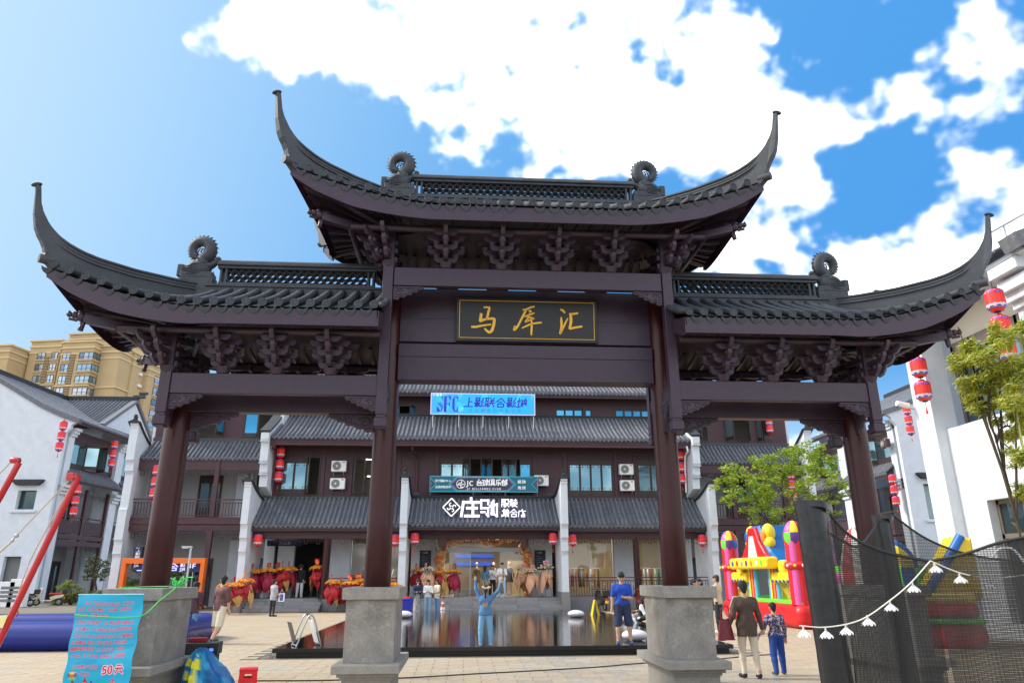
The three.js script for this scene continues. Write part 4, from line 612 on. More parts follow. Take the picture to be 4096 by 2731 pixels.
const CH = { 上: '5058 5484 0999', 下: '0090 5059 5376', 大: '0393 5053 5309 5399', 小: '5059 5948 3417 6487', 一: '0595', 个: '5004 5094 5359', 四: '1282881812 4236 6266 6686', 元: '2171 0494 3509 6467 6799', 水: '5059 5948 1434 3408 8353 5399', 火: '5053 5309 5399 2235 8265', 手: '8021 2474 0797 5149', 子: '2080 8053 5359 5949 0595', 了: '2080 8053 5359 5949', 生: '2014 1383 2686 5059 0999', 自: '5031 2282892922 2585 2787', 目: '2080892920 2383 2686', 用: '2080 8089 2019 2383 2686 5059', 中: '1272761612 5059', 心: '1416 3338 3888 8885 5153 8497', 入: '3051 5009 5199', 口: '1181881811', 广: '5052 1292 1209', 车: '1282 5016 1696 0898 5459', 儿: '3035 3509 6068 6898 9896', 户: '5052 2282 8286 8626 2226 2609', 气: '3014 2292 3474 1666 6688 8897', 光: '5053 2143 8163 0494 3509 6467 6799', 开: '1181 0595 3139 3908 7179', 之: '5052 1383 8316 1627 2799', 会: '5004 5094 3464 1696 4629 2989 7699', 合: '5004 5094 3464 2686892926', 全: '5004 5094 2585 5459 2777 0999', 安: Tb('mian', 'nv'), 在: '0292 5008 3439 4585 6459 4999', 有: '0292 5018 3484 8489 3439 3676', 为: '2031 0494 5108 9488 8879 6677', 你: Lr('ren', 'er2'), 的: Lr('bai', 'shao', 0.48), 孩: Lr('5_', 'hai'), 请: Lr('yan', 'qing'), 看: '8012 1373 0494 4008 3585893935 3787', 护: Lr('shou', '户'), 玩: Lr('wang', '元', 0.42), 要: '0090 2282842422 4044 6064 5527 2789 8509 0696', 否: '0191 5106 5155 5276 2686892926', 则: Lr('beiL', 'dao', 0.6), 发: '3023 2393 7082 5009 4585 8509 4599', 意: '5051 1282 3123 7263 0393 2484862624 2585 1719 3738 3878 8797', 外: Lr('xi', 'bu', 0.55), 后: '8020 2018 2393 3686893936', 果: '2080842420 2282 5059 0595 5509 5599', 负: '4015 3272 2484 2428 8488 5507 6699', 型: Tb(Lr('kai', 'dao', 0.6), 'tu', 0.55), 充: '5051 0292 5224 2484 3509 6468 6898', 城: Lr('tu', 'cheng'), 堡: Tb(Lr('ren', 'bao'), 'tu', 0.6), 场: Lr('tu', 'yang'), 摆: Lr('shou', 'you2'), 地: Lr('tu', 'ye'), 摊: Lr('shou', Lr('you', 'zhui', 0.5)), 赶: Lr('zou', 'gan', 0.55), 集: Tb('zhui', 'mu', 0.6), 庙: '5052 1292 1209 3484893934 6369 3686', 空: Tb('mian', '3112 6182 1474 5459 0999', 0.35), 蹦: Lr('zu', Tb('shan', Lr('yue', 'yue', 0.5), 0.3)), 床: '5052 1292 1209 3595 6369 6538 6598', 室: Tb('mian', 'zhi', 0.35), 商: '5051 0292 3223 7263 1494 1419 9499 3686893936', 跳: Lr('zu', 'zhao', 0.42), 乐: '8021 2125 2595 5359 5948 2718 7698', 园: '0090990900 3363 2575 3528 5557 5777', 游: Lr('shui', Lr('fang', '子', 0.5), 0.26), 童: '5051 1282 3142 0494 2585872725 2686 5459 0999', 极: Lr('mu', 'ji', 0.42), 摇: Lr('shou', '8012 1323 5153 8273 0595 2656 5459 1719 1989 8986'), 网: '1090 1019 9099 2357 5327 5387 8357', 红: Lr('si', 'gong', 0.45), 健: Lr('ren', Lr('2070 7046 0999', '1181 0494 1787 5059', 0.35), 0.28), 身: '5031 2282 2227 8288 2484 2686 0797 8309', 弹: Lr('gongb', 'dan', 0.38), 具: 'ju', 滚: Lr('shui', '5051 0292 3223 7263 2585 4509 3599 6798', 0.28), 筒: Tb('zhu', 'tong', 0.36), 池: Lr('shui', 'ye', 0.3), 船: Lr('zhou', 'ba', 0.48), 碰: Lr('shi', 'bing', 0.4), 通: Lr('3042 1454 5407 0799', '1070 7042 1319 1393 9399 5359 1595', 0.32), 票: '0090 2282842422 4044 6064 1585 0797 5759 3828 7889', 项: Lr('gong', 'yeh', 0.38), 朋: Lr('yue', 'yue', 0.5), 友: '0292 5009 3585 8509 4599', 影: Lr(Tb('ri', 'jing', 0.4), 'shan3', 0.62), 联: Lr('er', 'guan', 0.42), 启: '5051 2282 8284 8424 2208 3686893936', 神: Lr('shi2', 'shen', 0.42), 奇: '0292 5004 5194 0595 8589 8979 2656582826', 旅: Lr('fang', '3014 2292 3438 7456 5599 5538', 0.5), 台: '5024 2484 7395 2686892926', 球: Lr('wang', 'qiu', 0.4), 俱: Lr('ren', 'ju', 0.28), 部: Lr('du', 'fu', 0.62), 欣: Lr('jin', 'qian', 0.5), 宁: Tb('mian', '0191 5159 5948', 0.4), 器: '1040431310 6090936360 0595 5308 5598 1646491916 6696996966', 材: Lr('mu', 'cai', 0.45), 技: Lr('shou', 'zhi3'), 能: Lr(Tb('si2', 'yue', 0.4), 'neng', 0.5), 培: Lr('tu', 'du', 0.38), 训: Lr('yan', 'chuan', 0.38), 棋: Lr('mu', 'qi', 0.4), 牌: Lr('pian', 'bei', 0.4), 竞: '5051 1282 3123 7263 0393 2585872725 3708 6769 6999', 庄: '5052 1292 1209 3585 6369 2999', 驰: '0141 4143 0105 0545 4549 4938 0727 6268 6878 7899 9997 5493 9396 7177', 服: Lr('yue', 'fu2', 0.44), 装: Tb(Lr('pan', 'tu', 0.45), 'yi', 0.45), 店: '5052 1292 1209 6366 6486 4787894947', 处: Lr('4014 2282 8209 3399', '3037 3454', 0.6), 马: 'ma' };
function strokesOf(c, x = 0, y = 0, w = 1, h = 1, out = []) {   // -> list of polylines in the unit square, y down
  if (typeof c === 'string') {
    if (c === '5_') c = '子'; if (S0[c]) c = S0[c]; if (CH[c] !== undefined) return strokesOf(CH[c], x, y, w, h, out);
    if (!/^[\d ]+$/.test(c)) return out;
    for (const s of c.split(' ')) { const l = []; for (let i = 0; i + 1 < s.length; i += 2) l.push([x + (+s[i] + 0.5) / 10 * w, y + (+s[i + 1] + 0.5) / 10 * h]); out.push(l); }
    return out;
  }
  const [k, a, b, r] = c; if (k === 'L') { strokesOf(a, x, y, w * r, h, out); strokesOf(b, x + w * r, y, w * (1 - r), h, out); } else { strokesOf(a, x, y, w, h * r, out); strokesOf(b, x, y + h * r, w, h * (1 - r), out); }
  return out;
}
// writes a line on a canvas; slant leans it to the right
function write(ctx, text, x, y, size, { color = '#fff', lw = 0.11, gap = 1.04, edge, ew = 0.1, slant = 0, font = 'bold', wide = 1 } = {}) {
  ctx.lineCap = 'square'; ctx.lineJoin = 'miter';
  for (const pass of edge ? [1, 0] : [0]) { let X = x; ctx.strokeStyle = ctx.fillStyle = pass ? edge : color; ctx.lineWidth = size * (lw + (pass ? ew * 2 : 0));
    for (const c of text) { if (CH[c] !== undefined) { for (const l of strokesOf(c)) { ctx.beginPath(); l.forEach(([u, v], i) => { const px = X + u * size * wide + slant * (1 - v) * size, py = y + v * size; i ? ctx.lineTo(px, py) : ctx.moveTo(px, py); }); ctx.stroke(); } X += size * gap * wide; } else if (c === ' ') X += size * 0.45; else if (c === '，') { ctx.fillRect(X + size * 0.1, y + size * 0.82, size * 0.12, size * 0.18); X += size * 0.7; } else { ctx.font = `${font} ${size * 1.05}px sans-serif`; ctx.textBaseline = 'alphabetic'; if (pass) { ctx.lineWidth = size * ew * 2; ctx.strokeText(c, X, y + size * 0.92); } else ctx.fillText(c, X, y + size * 0.92); X += ctx.measureText(c).width; } } }
}
function canvasTex(w, h, draw) { const c = document.createElement('canvas'); c.width = w; c.height = h; draw(c.getContext('2d'), w, h); const t = new THREE.CanvasTexture(c); t.colorSpace = THREE.SRGBColorSpace; return t; }
// flat printed face with its own 0..1 uv
function face(w, h, name, m, parent, p, ry = 0) { const g = new THREE.PlaneGeometry(w, h); g.userData.ready = true; const o = mesh(name, g, m, parent); if (p) o.position.copy(p); o.rotation.y = ry; return o; }
const printed = (t, rough = 0.5, e = 0) => { const m = new THREE.MeshStandardMaterial({ map: t, roughness: rough }); if (e) { m.emissive = col(1, 1, 1); m.emissiveMap = t; m.emissiveIntensity = e; m.color = col(0.3, 0.3, 0.3); } return m; };
// strokes as solid letters
function solid(c, size, lw, d, wide = 1) { const g = []; for (const l of strokesOf(c)) for (let i = 0; i + 1 < l.length; i++) { const a = V(l[i][0] * size * wide, (1 - l[i][1]) * size, 0), b = V(l[i + 1][0] * size * wide, (1 - l[i + 1][1]) * size, 0), u = b.clone().sub(a).normalize().multiplyScalar(lw * 0.45); g.push(bar(a.sub(u), b.add(u), d * (0.96 + 0.08 * (i % 2)), lw)); } return g; }

// cinema screen sign on the upper roof
{
  const t = canvasTex(1024, 212, (c, w, h) => {
    const g = c.createLinearGradient(0, 0, w, 0); g.addColorStop(0, '#3a9cf0'); g.addColorStop(0.4, '#18a4f4'); g.addColorStop(1, '#1aa0ee'); c.fillStyle = g; c.fillRect(0, 0, w, h);
    const R = rng(8); for (let i = 0; i < 26; i++) { c.fillStyle = ['rgba(90,215,240,.35)', 'rgba(80,150,255,.35)', 'rgba(120,230,240,.3)', 'rgba(90,140,250,.4)'][i % 4]; c.beginPath(); c.ellipse(R() * w, R() * h, 14 + R() * 26, 22 + R() * 34, R(), 0, 7); c.fill(); }
    c.fillStyle = '#bff4ff'; for (const x of [62, 94]) { c.beginPath(); c.arc(x, 18, 12, 0, 7); c.fill(); }
    c.strokeStyle = '#e9ffff'; c.lineWidth = 3; c.strokeRect(18, 10, 18, 14);
    const poly = (p, f) => { c.fillStyle = f; c.beginPath(); p.forEach(([x, y], i) => (i ? c.lineTo(x, y) : c.moveTo(x, y))); c.fill(); };
    poly([[58, 40], [90, 28], [122, 28], [122, 84], [84, 38], [72, 62], [122, 130], [118, 165], [105, 186], [58, 186], [58, 128], [96, 178], [104, 150], [62, 100]], '#1768c0'); poly([[58, 40], [90, 28], [110, 60], [84, 100], [62, 90]], '#15b6b8'); poly([[58, 128], [96, 186], [58, 186]], '#1a28a0');
    poly([[128, 28], [196, 28], [196, 78], [168, 36], [154, 36], [154, 104], [172, 104], [186, 82], [186, 136], [172, 114], [154, 114], [154, 190], [128, 190]], '#1a34b4'); poly([[128, 120], [154, 140], [154, 190], [128, 190]], '#1a1ea0');
    poly([[210, 60], [234, 28], [268, 28], [268, 86], [244, 36], [232, 50], [232, 150], [246, 178], [268, 122], [268, 190], [230, 190], [210, 160]], '#1e50c0'); poly([[210, 60], [232, 40], [232, 150], [210, 160]], '#1a2aa8');
    write(c, '上影联合影城', 312, 40, 96, { color: '#141c96', lw: 0.12, gap: 1.1, slant: 0.12 });
    write(c, '开启神奇的光影之旅', 372, 152, 34, { color: '#1476a8', lw: 0.1, gap: 1.76 });
    c.strokeStyle = '#e2c8ff'; c.lineWidth = 5; c.strokeRect(2, 2, w - 4, h - 4);
  });
  const s = thing('cinema_sign', 'long glowing blue cinema billboard with dark blue writing on the upper roof', 'billboard', V(0.04, 10.57, -28.5));
  mesh('cabinet', [rbox(-3.05, 3.05, -0.02, 1.27, -0.22, -0.005, 0.01)], M.steel, s); face(6.06, 1.25, 'screen', printed(t, 0.4, 0.42), s, V(0, 0.625, 0.001));
  for (const x of [-2.9, -1.4, 0, 1.5, 2.95]) mesh('strut', [rod(V(x, 0.02, -0.12), V(x, -0.75, -0.12), 0.03), rod(V(x, 0.9, -0.2), V(x, -0.2, -1.6), 0.02)], M.steel, s);
}
// billiards club sign
{
  const t = canvasTex(1024, 152, (c, w, h) => {
    c.fillStyle = '#0b6f84'; c.fillRect(0, 0, w, h); c.strokeStyle = 'rgba(4,40,60,.55)'; c.lineWidth = 2; for (let y = 12; y < h - 8; y += 6) { c.beginPath(); c.moveTo(0, y); c.lineTo(w, y); c.stroke(); }
    const poly = (p, f, s, lw) => { c.beginPath(); p.forEach(([x, y], i) => (i ? c.lineTo(x, y) : c.moveTo(x, y))); c.closePath(); if (f) { c.fillStyle = f; c.fill(); } if (s) { c.strokeStyle = s; c.lineWidth = lw; c.stroke(); } };
    poly([[0, 20], [58, 76], [0, 132]], '#3a3d50', '#17a8c0', 7); poly([[w, 20], [w - 58, 76], [w, 132]], '#3a3d50', '#17a8c0', 7); poly([[180, 76], [255, 6], [738, 6], [810, 76], [738, 146], [255, 146]], '#34364a', '#12a2ba', 10); poly([[196, 76], [262, 12], [730, 12], [795, 76], [730, 140], [262, 140]], null, '#9aa0a8', 4);
    c.strokeStyle = '#b648c8'; c.lineWidth = 4; for (let k = 0; k < 4; k++) for (const y of [17, 135]) { c.beginPath(); c.moveTo(272 + k * 122, y); c.lineTo(362 + k * 122, y); c.stroke(); }
    for (const [a, b, d] of [[[212, 68], [255, 30]], [[212, 86], [255, 126]], [[746, 30], [782, 68]], [[746, 126], [782, 86]], [[8, 60], [20, 76]], [[20, 76], [8, 92]], [[w - 8, 60], [w - 20, 76]], [[w - 20, 76], [w - 8, 92]]]) { c.beginPath(); c.moveTo(...a); c.lineTo(...b); c.stroke(); }
    c.strokeStyle = '#fff'; c.lineWidth = 6; c.beginPath(); c.arc(292, 76, 40, 0, 7); c.stroke(); c.lineWidth = 8; for (const l of [[[300, 40], [300, 66], [280, 66], [258, 88]], [[262, 84], [300, 84], [326, 74]], [[292, 74], [292, 106], [318, 106]]]) { c.beginPath(); l.forEach(([x, y], i) => (i ? c.lineTo(x, y) : c.moveTo(x, y))); c.stroke(); }
    c.fillStyle = '#fff'; c.font = 'bold 66px sans-serif'; c.fillText('JC', 346, 92); write(c, '台球俱乐部', 432, 30, 60, { lw: 0.15, gap: 1.02 });
    c.font = 'bold 25px sans-serif'; let X = 350; for (const q of 'JC BILLIARDS CLUB') { c.fillText(q, X, 130); X += c.measureText(q).width + 6; }
    write(c, '欣宁器材中心', 48, 34, 24, { lw: 0.13 }); write(c, '台球技能培训', 48, 92, 24, { lw: 0.13 }); write(c, '棋牌', 832, 34, 34, { lw: 0.12, gap: 1.24 }); write(c, '竞技', 832, 92, 34, { lw: 0.12, gap: 1.24 });
    c.fillStyle = '#1fb6cc'; c.fillRect(0, 0, w, 6); c.fillRect(0, h - 6, w, 6);
  });
  const s = thing('billiards_sign', 'teal and dark sign of the billiards club with white lettering above the middle shop roof', 'sign', V(0.13, 6.13, -28.3));
  mesh('cabinet', [rbox(-3.03, 3.03, 0, 0.89, -0.15, -0.004, 0.008)], M.steel, s); face(6.04, 0.88, 'sign_face', printed(t, 0.4, 0.22), s, V(0, 0.445, 0));
  for (const x of [-3, -0.6, 1.2, 3]) mesh('leg', [rod(V(x, 0, -0.08), V(x, -0.2, -0.2), 0.03)], M.steel, s);
}
// clothing store letters standing on the middle roof
{
  const s = thing('store_sign', 'large white glowing store letters and diamond emblem standing on the middle shop roof', 'sign', V(-2.1, 4.7, -26.95));
  const lit = mat([0.9, 0.9, 0.95], 0.4, { emissive: col(0.8, 0.78, 1), emissiveIntensity: 0.3 });
  const put = (c, x, y, size, lw, wide) => { const o = mesh('letter', solid(c, size, lw, 0.08, wide), lit, s); o.position.set(x, y, 0); };
  put('庄', 0.94, -0.02, 1.02, 0.14, 1.0); put('驰', 2.0, -0.02, 1.02, 0.1, 0.92);
  ['服', '装'].forEach((c, i) => put(c, 3.12 + i * 0.45, 0.5, 0.42, 0.045)); ['集', '合', '店'].forEach((c, i) => put(c, 3.12 + i * 0.45, -0.02, 0.42, 0.045));
  const d = 0.46, dia = [V(0.46, 0.95, 0), V(0.92, 0.48, 0), V(0.46, 0.01, 0), V(0, 0.48, 0)], em = []; for (let i = 0; i < 4; i++) em.push(bar(dia[i], dia[(i + 1) % 4], 0.07 + 0.004 * (i % 2), 0.06));
  for (let k = 0; k < 4; k++) { const q = []; for (let i = 0; i <= 12; i++) { const a = -0.6 + i / 12 * 4.1, r = 0.075; q.push(V(0.15 + Math.cos(a) * r, Math.sin(a) * r, 0)); } em.push(sweep(q, rect(0.05, 0.042), { ref: V(0, 0, 1), crease: 0.6 }).rotateZ(k * Math.PI / 2 + 0.3).translate(0.46, 0.48, 0)); }
  mesh('emblem', em, lit, s); mesh('emblem_back', [plate([[0.46, 0.93], [0.9, 0.48], [0.46, 0.03], [0.02, 0.48]].reverse(), 0.02).translate(0, 0, -0.06)], M.black, s);
  mesh('support_rail', [rod(V(0, 0.35, -0.08), V(4.35, 0.35, -0.08), 0.018), rod(V(0, 0.1, -0.08), V(4.35, 0.1, -0.08), 0.018), ...[0.4, 1.5, 2.6, 3.8].map((x) => rod(V(x, 0.5, -0.08), V(x, -0.05, 0.0), 0.016))], M.black, s);
}
// ---------------------------------------------------------------- red lanterns
const bandTop = canvasTex(256, 32, (c, w, h) => { c.fillStyle = '#c8242c'; c.fillRect(0, 0, w, h); const R = rng(4); for (let i = 0; i < 46; i++) { c.fillStyle = ['#b45ad8', '#5a5ae0', '#f0b0d8', '#3f50c8'][i % 4]; c.beginPath(); c.arc(i * 5.6, 6 + R() * 20, 4, 0, 7); c.fill(); } });
const bandLow = canvasTex(256, 48, (c, w, h) => { c.fillStyle = '#f0d8e0'; c.fillRect(0, 0, w, h); c.fillStyle = '#2a4fb0'; for (let i = 0; i < 8; i++) { c.beginPath(); c.moveTo(i * 32, 30); c.quadraticCurveTo(i * 32 + 16, 0, i * 32 + 32, 30); c.fill(); } c.fillRect(0, 34, w, 14); });
const lanternParts = (() => {
  const prof = (l, n = 24) => { const g = new THREE.LatheGeometry(l.map(([r, y]) => new THREE.Vector2(r, y)), n); g.userData.ready = true; return g; };
  const red = mat([0.72, 0.03, 0.02], 0.42, { emissive: col(0.5, 0.02, 0.01), emissiveIntensity: 0.12 }), redD = mat([0.4, 0.012, 0.012], 0.5), bt = printed(bandTop, 0.5), bl = printed(bandLow, 0.5);
  const ribs = []; for (let k = 0; k < 12; k++) { const a = k / 12 * 2 * Math.PI; ribs.push(rod(V(Math.cos(a) * 0.216, 0.16, Math.sin(a) * 0.216), V(Math.cos(a) * 0.216, 0.47, Math.sin(a) * 0.216), 0.006, 4)); }
  return [['lantern_body', join([prof([[0.215, 0.15], [0.22, 0.3], [0.215, 0.48]])]), red], ['rib', join(ribs), redD], ['top_band', prof([[0.216, 0.44], [0.217, 0.52], [0.17, 0.565]]), bt], ['lower_band', prof([[0.16, 0.06], [0.216, 0.09], [0.218, 0.18]]), bl], ['shoulder', prof([[0.08, 0.6], [0.172, 0.56]]), red], ['foot', prof([[0.07, 0.0], [0.15, 0.01], [0.165, 0.065]]), red], ['cap', join([cyl(0, 0.595, 0, 0.08, 0.09, 0.035, 16), cyl(0, -0.03, 0, 0.08, 0.07, 0.035, 16)]), M.black]];
})();
const tasselG = join([rod(V(0, -0.03, 0), V(0, -0.12, 0), 0.008, 5), new THREE.ConeGeometry(0.035, 0.26, 8).translate(0, -0.25, 0)]);
function lantern(parent, p, scale = 1) { const l = part('lantern', parent, p); l.scale.setScalar(scale); for (const [n, g, m] of lanternParts) shared(n, g, m, l); return l; }
// a hanging string of lanterns given by the pixels of their middles, at distance plane fn(px, py)
function lanterns(label, pts, at, group, H = 0.62) {
  const P = pts.map(([x, y]) => at(x, y)), top = P[0].clone(), n = P.length;
  const t = thing(n > 1 ? 'lantern_string' : 'hanging_lantern', label, n > 1 ? 'lanterns' : 'lantern', V(top.x, P[n - 1].y - 0.3, top.z), 0, group), base = t.position.y;
  const sc = H / 0.62; P.forEach((p) => lantern(t, V(0, p.y - 0.3 * sc - base, 0), sc));
  mesh('cord', [rod(V(0, P[n - 1].y - base + 0.3 * sc, 0), V(0, top.y - base + 0.5 * sc, 0), 0.012, 5)], M.black, t);
  const ta = shared('tassel', tasselG, M.red, t, V(0, P[n - 1].y - 0.3 * sc - base, 0)); ta.scale.setScalar(sc);
}
const gEave = 'single lanterns under the shop eaves', gStr = 'triple lantern strings on the facades';
const eaveAt = (x, y) => onZ(x, y, -26.95), eaveAt2 = (x, y) => onZ(x, y, -27.35);
lanterns('single red lantern over the left bay steps with flower stands', [[1031.6, 2159]], eaveAt2, gEave); lanterns('single red lantern beside the white wall, over the orange flower stands', [[1581, 2160]], eaveAt2, gEave);
lanterns('single red lantern under the middle eave above the dark notice board on the left', [[1659, 2154]], eaveAt, gEave); lanterns('single red lantern under the middle eave above the peach wrapped flower baskets', [[2212, 2154]], eaveAt, gEave);
lanterns('single red lantern beside the white wall over the scooters at the right shop bay', [[2290, 2160]], eaveAt2, gEave); lanterns('single red lantern at the outer end of the right shop bay next to the castle', [[2809, 2160]], eaveAt2, gEave);
lanterns('string of three red lanterns on the upper shop wall beside the opened window sash', [[1123, 1808], [1118, 1856], [1113.6, 1906]], (x, y) => onZ(x, y, -28.6), gStr);
lanterns('string of three red lanterns on the upper shop wall beside a white rain pipe', [[2722, 1819], [2724, 1867], [2728, 1914]], (x, y) => onZ(x, y, -28.6), gStr);
lanterns('string of three red lanterns on the recessed timber house beside the tall stepped white wall', [[627, 1880], [620, 1926], [615.5, 1971.5]], (x, y) => onZ(x, y, -30.7), gStr);
lanterns('string of two red lanterns on the third floor of the recessed timber house', [[3076, 1684], [3080, 1714]], (x, y) => onZ(x, y, -32.2), gStr);
lanterns('string of three red lanterns half hidden behind the green tree on the balcony house', [[3163, 1898], [3168, 1939], [3171, 1977]], (x, y) => onZ(x, y, -30.7), gStr);
// air conditioners of the shop
const gAC = 'white air conditioners on the shop wall';
for (const [x, y, lab] of [[-8.02, 7.27, 'upper white air conditioner between the open window and the opened sash'], [-8.03, 6.3, 'lower white air conditioner between the open window and the opened sash'], [8.33, 7.2, 'upper white air conditioner between closed windows above the right shop roof'], [8.34, 6.28, 'lower white air conditioner between closed windows above the right shop roof'], [3.4, 6.53, 'white air conditioner partly behind the billiards sign']]) acUnit(lab, V(x, y, -28.75), gAC);
// ---------------------------------------------------------------- white town houses at the sides of the plaza
function townhouse(s, label, p, turn, L) {   // facade in the local plane z = 0, near corner at x = 0
  const B = thing('town_house', label, 'building', p, s > 0 ? Math.PI / 2 + turn : -Math.PI / 2 + turn), X = (a, b) => (s > 0 ? [a, b] : [-b, -a]), bx = (a, b, ...r) => box(...X(a, b), ...r);
  const e = X(-0.35, L);
  // gable end wall towards the plaza front, with window opening and doorway
  const zw = -9.5, prof = [[0.05, 0], [0.05, 11.9], [0.35, 12.25], [0.35, 12.5], [0.75, 12.75], [-2, 13.8], [-8.5, 17.4], [-17, 13], [-17, 0]];
  const wp = s > 0 ? [[-2.55, 6.35], [-1.2, 6.35], [-1.2, 7.7], [-2.55, 7.7]] : [[-2.45, 5.35], [-1.15, 5.35], [-1.15, 7.75], [-2.45, 7.75]];
  mesh('gable_wall', [plate(prof, 0.3, 0, [wp, [[-2.55, 0], [-2.55, 3.1], [-1.35, 3.1], [-1.35, 0]]].slice(0, s > 0 ? 2 : 1)).rotateY(-Math.PI / 2).translate(s > 0 ? 0 : 0.3, 0, 0)], M.plaster, B);
  const zc = (wp[0][0] + wp[1][0]) / 2, hw = (wp[1][0] - wp[0][0]) / 2, W = part('gable_window', B);
  mesh('pane', [bx(0.12, 0.14, wp[0][1], wp[2][1], zc - hw, zc + hw)], s > 0 ? M.glassDark : M.curtain, W); mesh('frame', [bx(0.08, 0.16, wp[0][1], wp[0][1] + 0.06, zc - hw, zc + hw), bx(0.08, 0.16, wp[2][1] - 0.06, wp[2][1], zc - hw, zc + hw), bx(0.08, 0.16, wp[0][1], wp[2][1], zc + hw - 0.06, zc + hw)], M.frame, W);
  mesh('sill', [bx(-0.45, -0.25, wp[0][1] - 0.22, wp[0][1] - 0.06, zc - hw - 0.25, zc + hw + 0.25)], M.plaster, W);
  const hy = wp[2][1] + 0.35; mesh('hood', [plate([[zc - hw - 0.45, hy + 0.4], [zc + hw + 0.45, hy + 0.4], [zc + hw + 0.4, hy + 0.25], [zc + hw + 0.1, hy], [zc - hw - 0.1, hy], [zc - hw - 0.4, hy + 0.25]].reverse(), 0.35).rotateY(-Math.PI / 2).translate(s > 0 ? -0.28 : 0.63, 0, 0)], M.capTile, W);
  if (s > 0) mesh('doorway', [bx(0.15, 0.2, 0, 3.1, -2.6, -1.3)], mat([0.2, 0.2, 0.2], 0.8), B);
  mesh('verge', [sweep([V(s * -0.15, 12.8, 0.95), V(s * -0.15, 13.25, -0.4), V(s * -0.15, 13.95, -2), V(s * -0.15, 17.5, -8.5), V(s * -0.15, 13.1, -17)], rect(0.5, 0.35), { crease: 0.5 })], M.tileC, B);
  // white piers with corbelled heads
  for (const [a, b] of [[0.3, 1.0], [7.3, 8.3], [L - 0.7, L]]) { const q = X(a, b), P = part('pier', B); mesh('wall', [box(q[0], q[1], 0, 12.2, -1.4, 0.04)], M.plaster, P); for (const [y, d] of [[7.5, 0.2], [7.75, 0.32], [8.0, 0.46], [11.8, 0.2], [12.0, 0.34], [12.2, 0.5]]) mesh('corbel', [box(q[0], q[1], y, y + 0.2, -0.4, d)], M.plaster, P); }
  const bays = [[1.0, 7.3], [8.3, L - 0.7]];
  for (const [a, b] of bays) {
    const q = X(a, b);
    mesh('floor_beam', [box(q[0], q[1], 3.95, 4.3, -0.3, -0.05), box(q[0], q[1], 4.42, 4.75, -0.32, -0.02)], M.panel2, B); mesh('balcony_deck', [box(q[0], q[1], 4.6, 4.74, -3, -0.32)], M.panel, B);
    const r = part('balcony_railing', B); mesh('rail', [box(q[0], q[1], 6.0, 6.08, -0.2, -0.1), box(q[0], q[1], 5.78, 5.83, -0.18, -0.12)], M.panel2, r); const n = Math.round((q[1] - q[0]) / 0.3), w = (q[1] - q[0]) / n; for (let i = 0; i < n; i++) mesh('board', [rbox(q[0] + i * w + 0.01, q[0] + (i + 1) * w - 0.01, 4.8, 5.76, -0.17, -0.13, 0.006)], M.panel, r);
    for (const f of [0.02, 0.5, 0.98]) { const x = lerp(q[0], q[1], f); mesh('post', [box(x - 0.12, x + 0.12, 0, 8.2, -0.26, -0.06)], M.panel2, B); }
    fret(B, q[0], q[1], 7.5, 7.85, -0.16, 0.22); fret(B, q[0], q[1], 3.6, 3.95, -0.16, 0.22);
    for (const [y0, y1] of [[0, 4], [4.7, 8.4]]) { mesh('inner_wall', [box(q[0], q[1], y0, y1, -3, -2.8)], mat([0.36, 0.36, 0.37], 0.85), B); for (const f of [0.12, 0.58]) { const x = lerp(q[0], q[1], f); windowIn(B, x, x + (q[1] - q[0]) * 0.32, y0 + 0.05, y0 + 2.9, -2.76, 2, { glass: s > 0 ? M.glassDark : M.curtain, kick: 0.4 }); } }
    mesh('upper_wall', [plate([[q[0], 9.3], [q[1], 9.3], [q[1], 12.4], [q[0], 12.4]], 0.15, 0, [[[q[0] + 0.3, 9.6], [q[0] + 0.3, 11.75], [q[1] - 0.3, 11.75], [q[1] - 0.3, 9.6]]]).translate(0, 0, -0.4)], M.panel, B);
    windowIn(B, q[0] + 0.3, q[1] - 0.3, 9.6, 11.75, -0.27, 6, { glass: [M.glass, M.glassDark, M.glass], open: { 2: 1.1, 3: -1.2 }, fretted: false });
    mesh('upper_room', [box(q[0], q[1], 9.3, 12.3, -3.2, -3)], M.inner, B);
    slope(B, q[0] - 0.2, q[1] + 0.2, 8.65, 0.75, 9.5, -0.3, { seed: 20 + s });
  }
  slope(B, e[0], e[1], 12.85, 0.95, 17.4, -8.5, { seed: 30 + s, pitch: 0.3 });
  mesh('ridge', [box(e[0], e[1], 17.3, 17.8, -8.75, -8.35)], M.capTile, B);
  mesh('back', [bx(0.3, L, 0, 12.5, -9.5, -9.2), bx(L - 0.2, L, 0, 14, -9.2, -1.4)], M.plaster, B);
  return B;
}
const houseL = townhouse(1, 'white gabled town house with carved balconies and a small hooded window beside parked scooters', V(-30.7, 0, -42.9), -0.07, 15);
const houseR = townhouse(-1, 'white gabled town house with a tall curtained window behind the black net', V(30.1, 0, -36.8), 0.0, 14);
const gL2 = 'triple lantern strings on the white houses', offL = (x, y) => { const d = ray(x, y), k = 0.07, X0 = -29.9, Z0 = -42.9; const t = (X0 + k * (Z0 - CAM.z) - CAM.x) / (d.x + k * d.z); return CAM.clone().addScaledVector(d, t); };
lanterns('string of three red lanterns on the third floor corner of the white house by scooters', [[252, 1702], [244.6, 1743], [236, 1785]], offL, gL2, 0.72);
lanterns('string of three red lanterns on the far pier of the white house by scooters', [[457, 1778.5], [451, 1815], [443.6, 1851]], offL, gL2, 0.72);
lanterns('string of three red lanterns at the balcony corner of the white house by scooters', [[309, 1957], [301, 2001], [295, 2044.6]], offL, gL2, 0.72);
lanterns('string of three red lanterns on the top floor of the white house behind the net', [[3628.6, 1640], [3637, 1680], [3643, 1720]], (x, y) => onX(x, y, 29.5), gL2, 0.7);
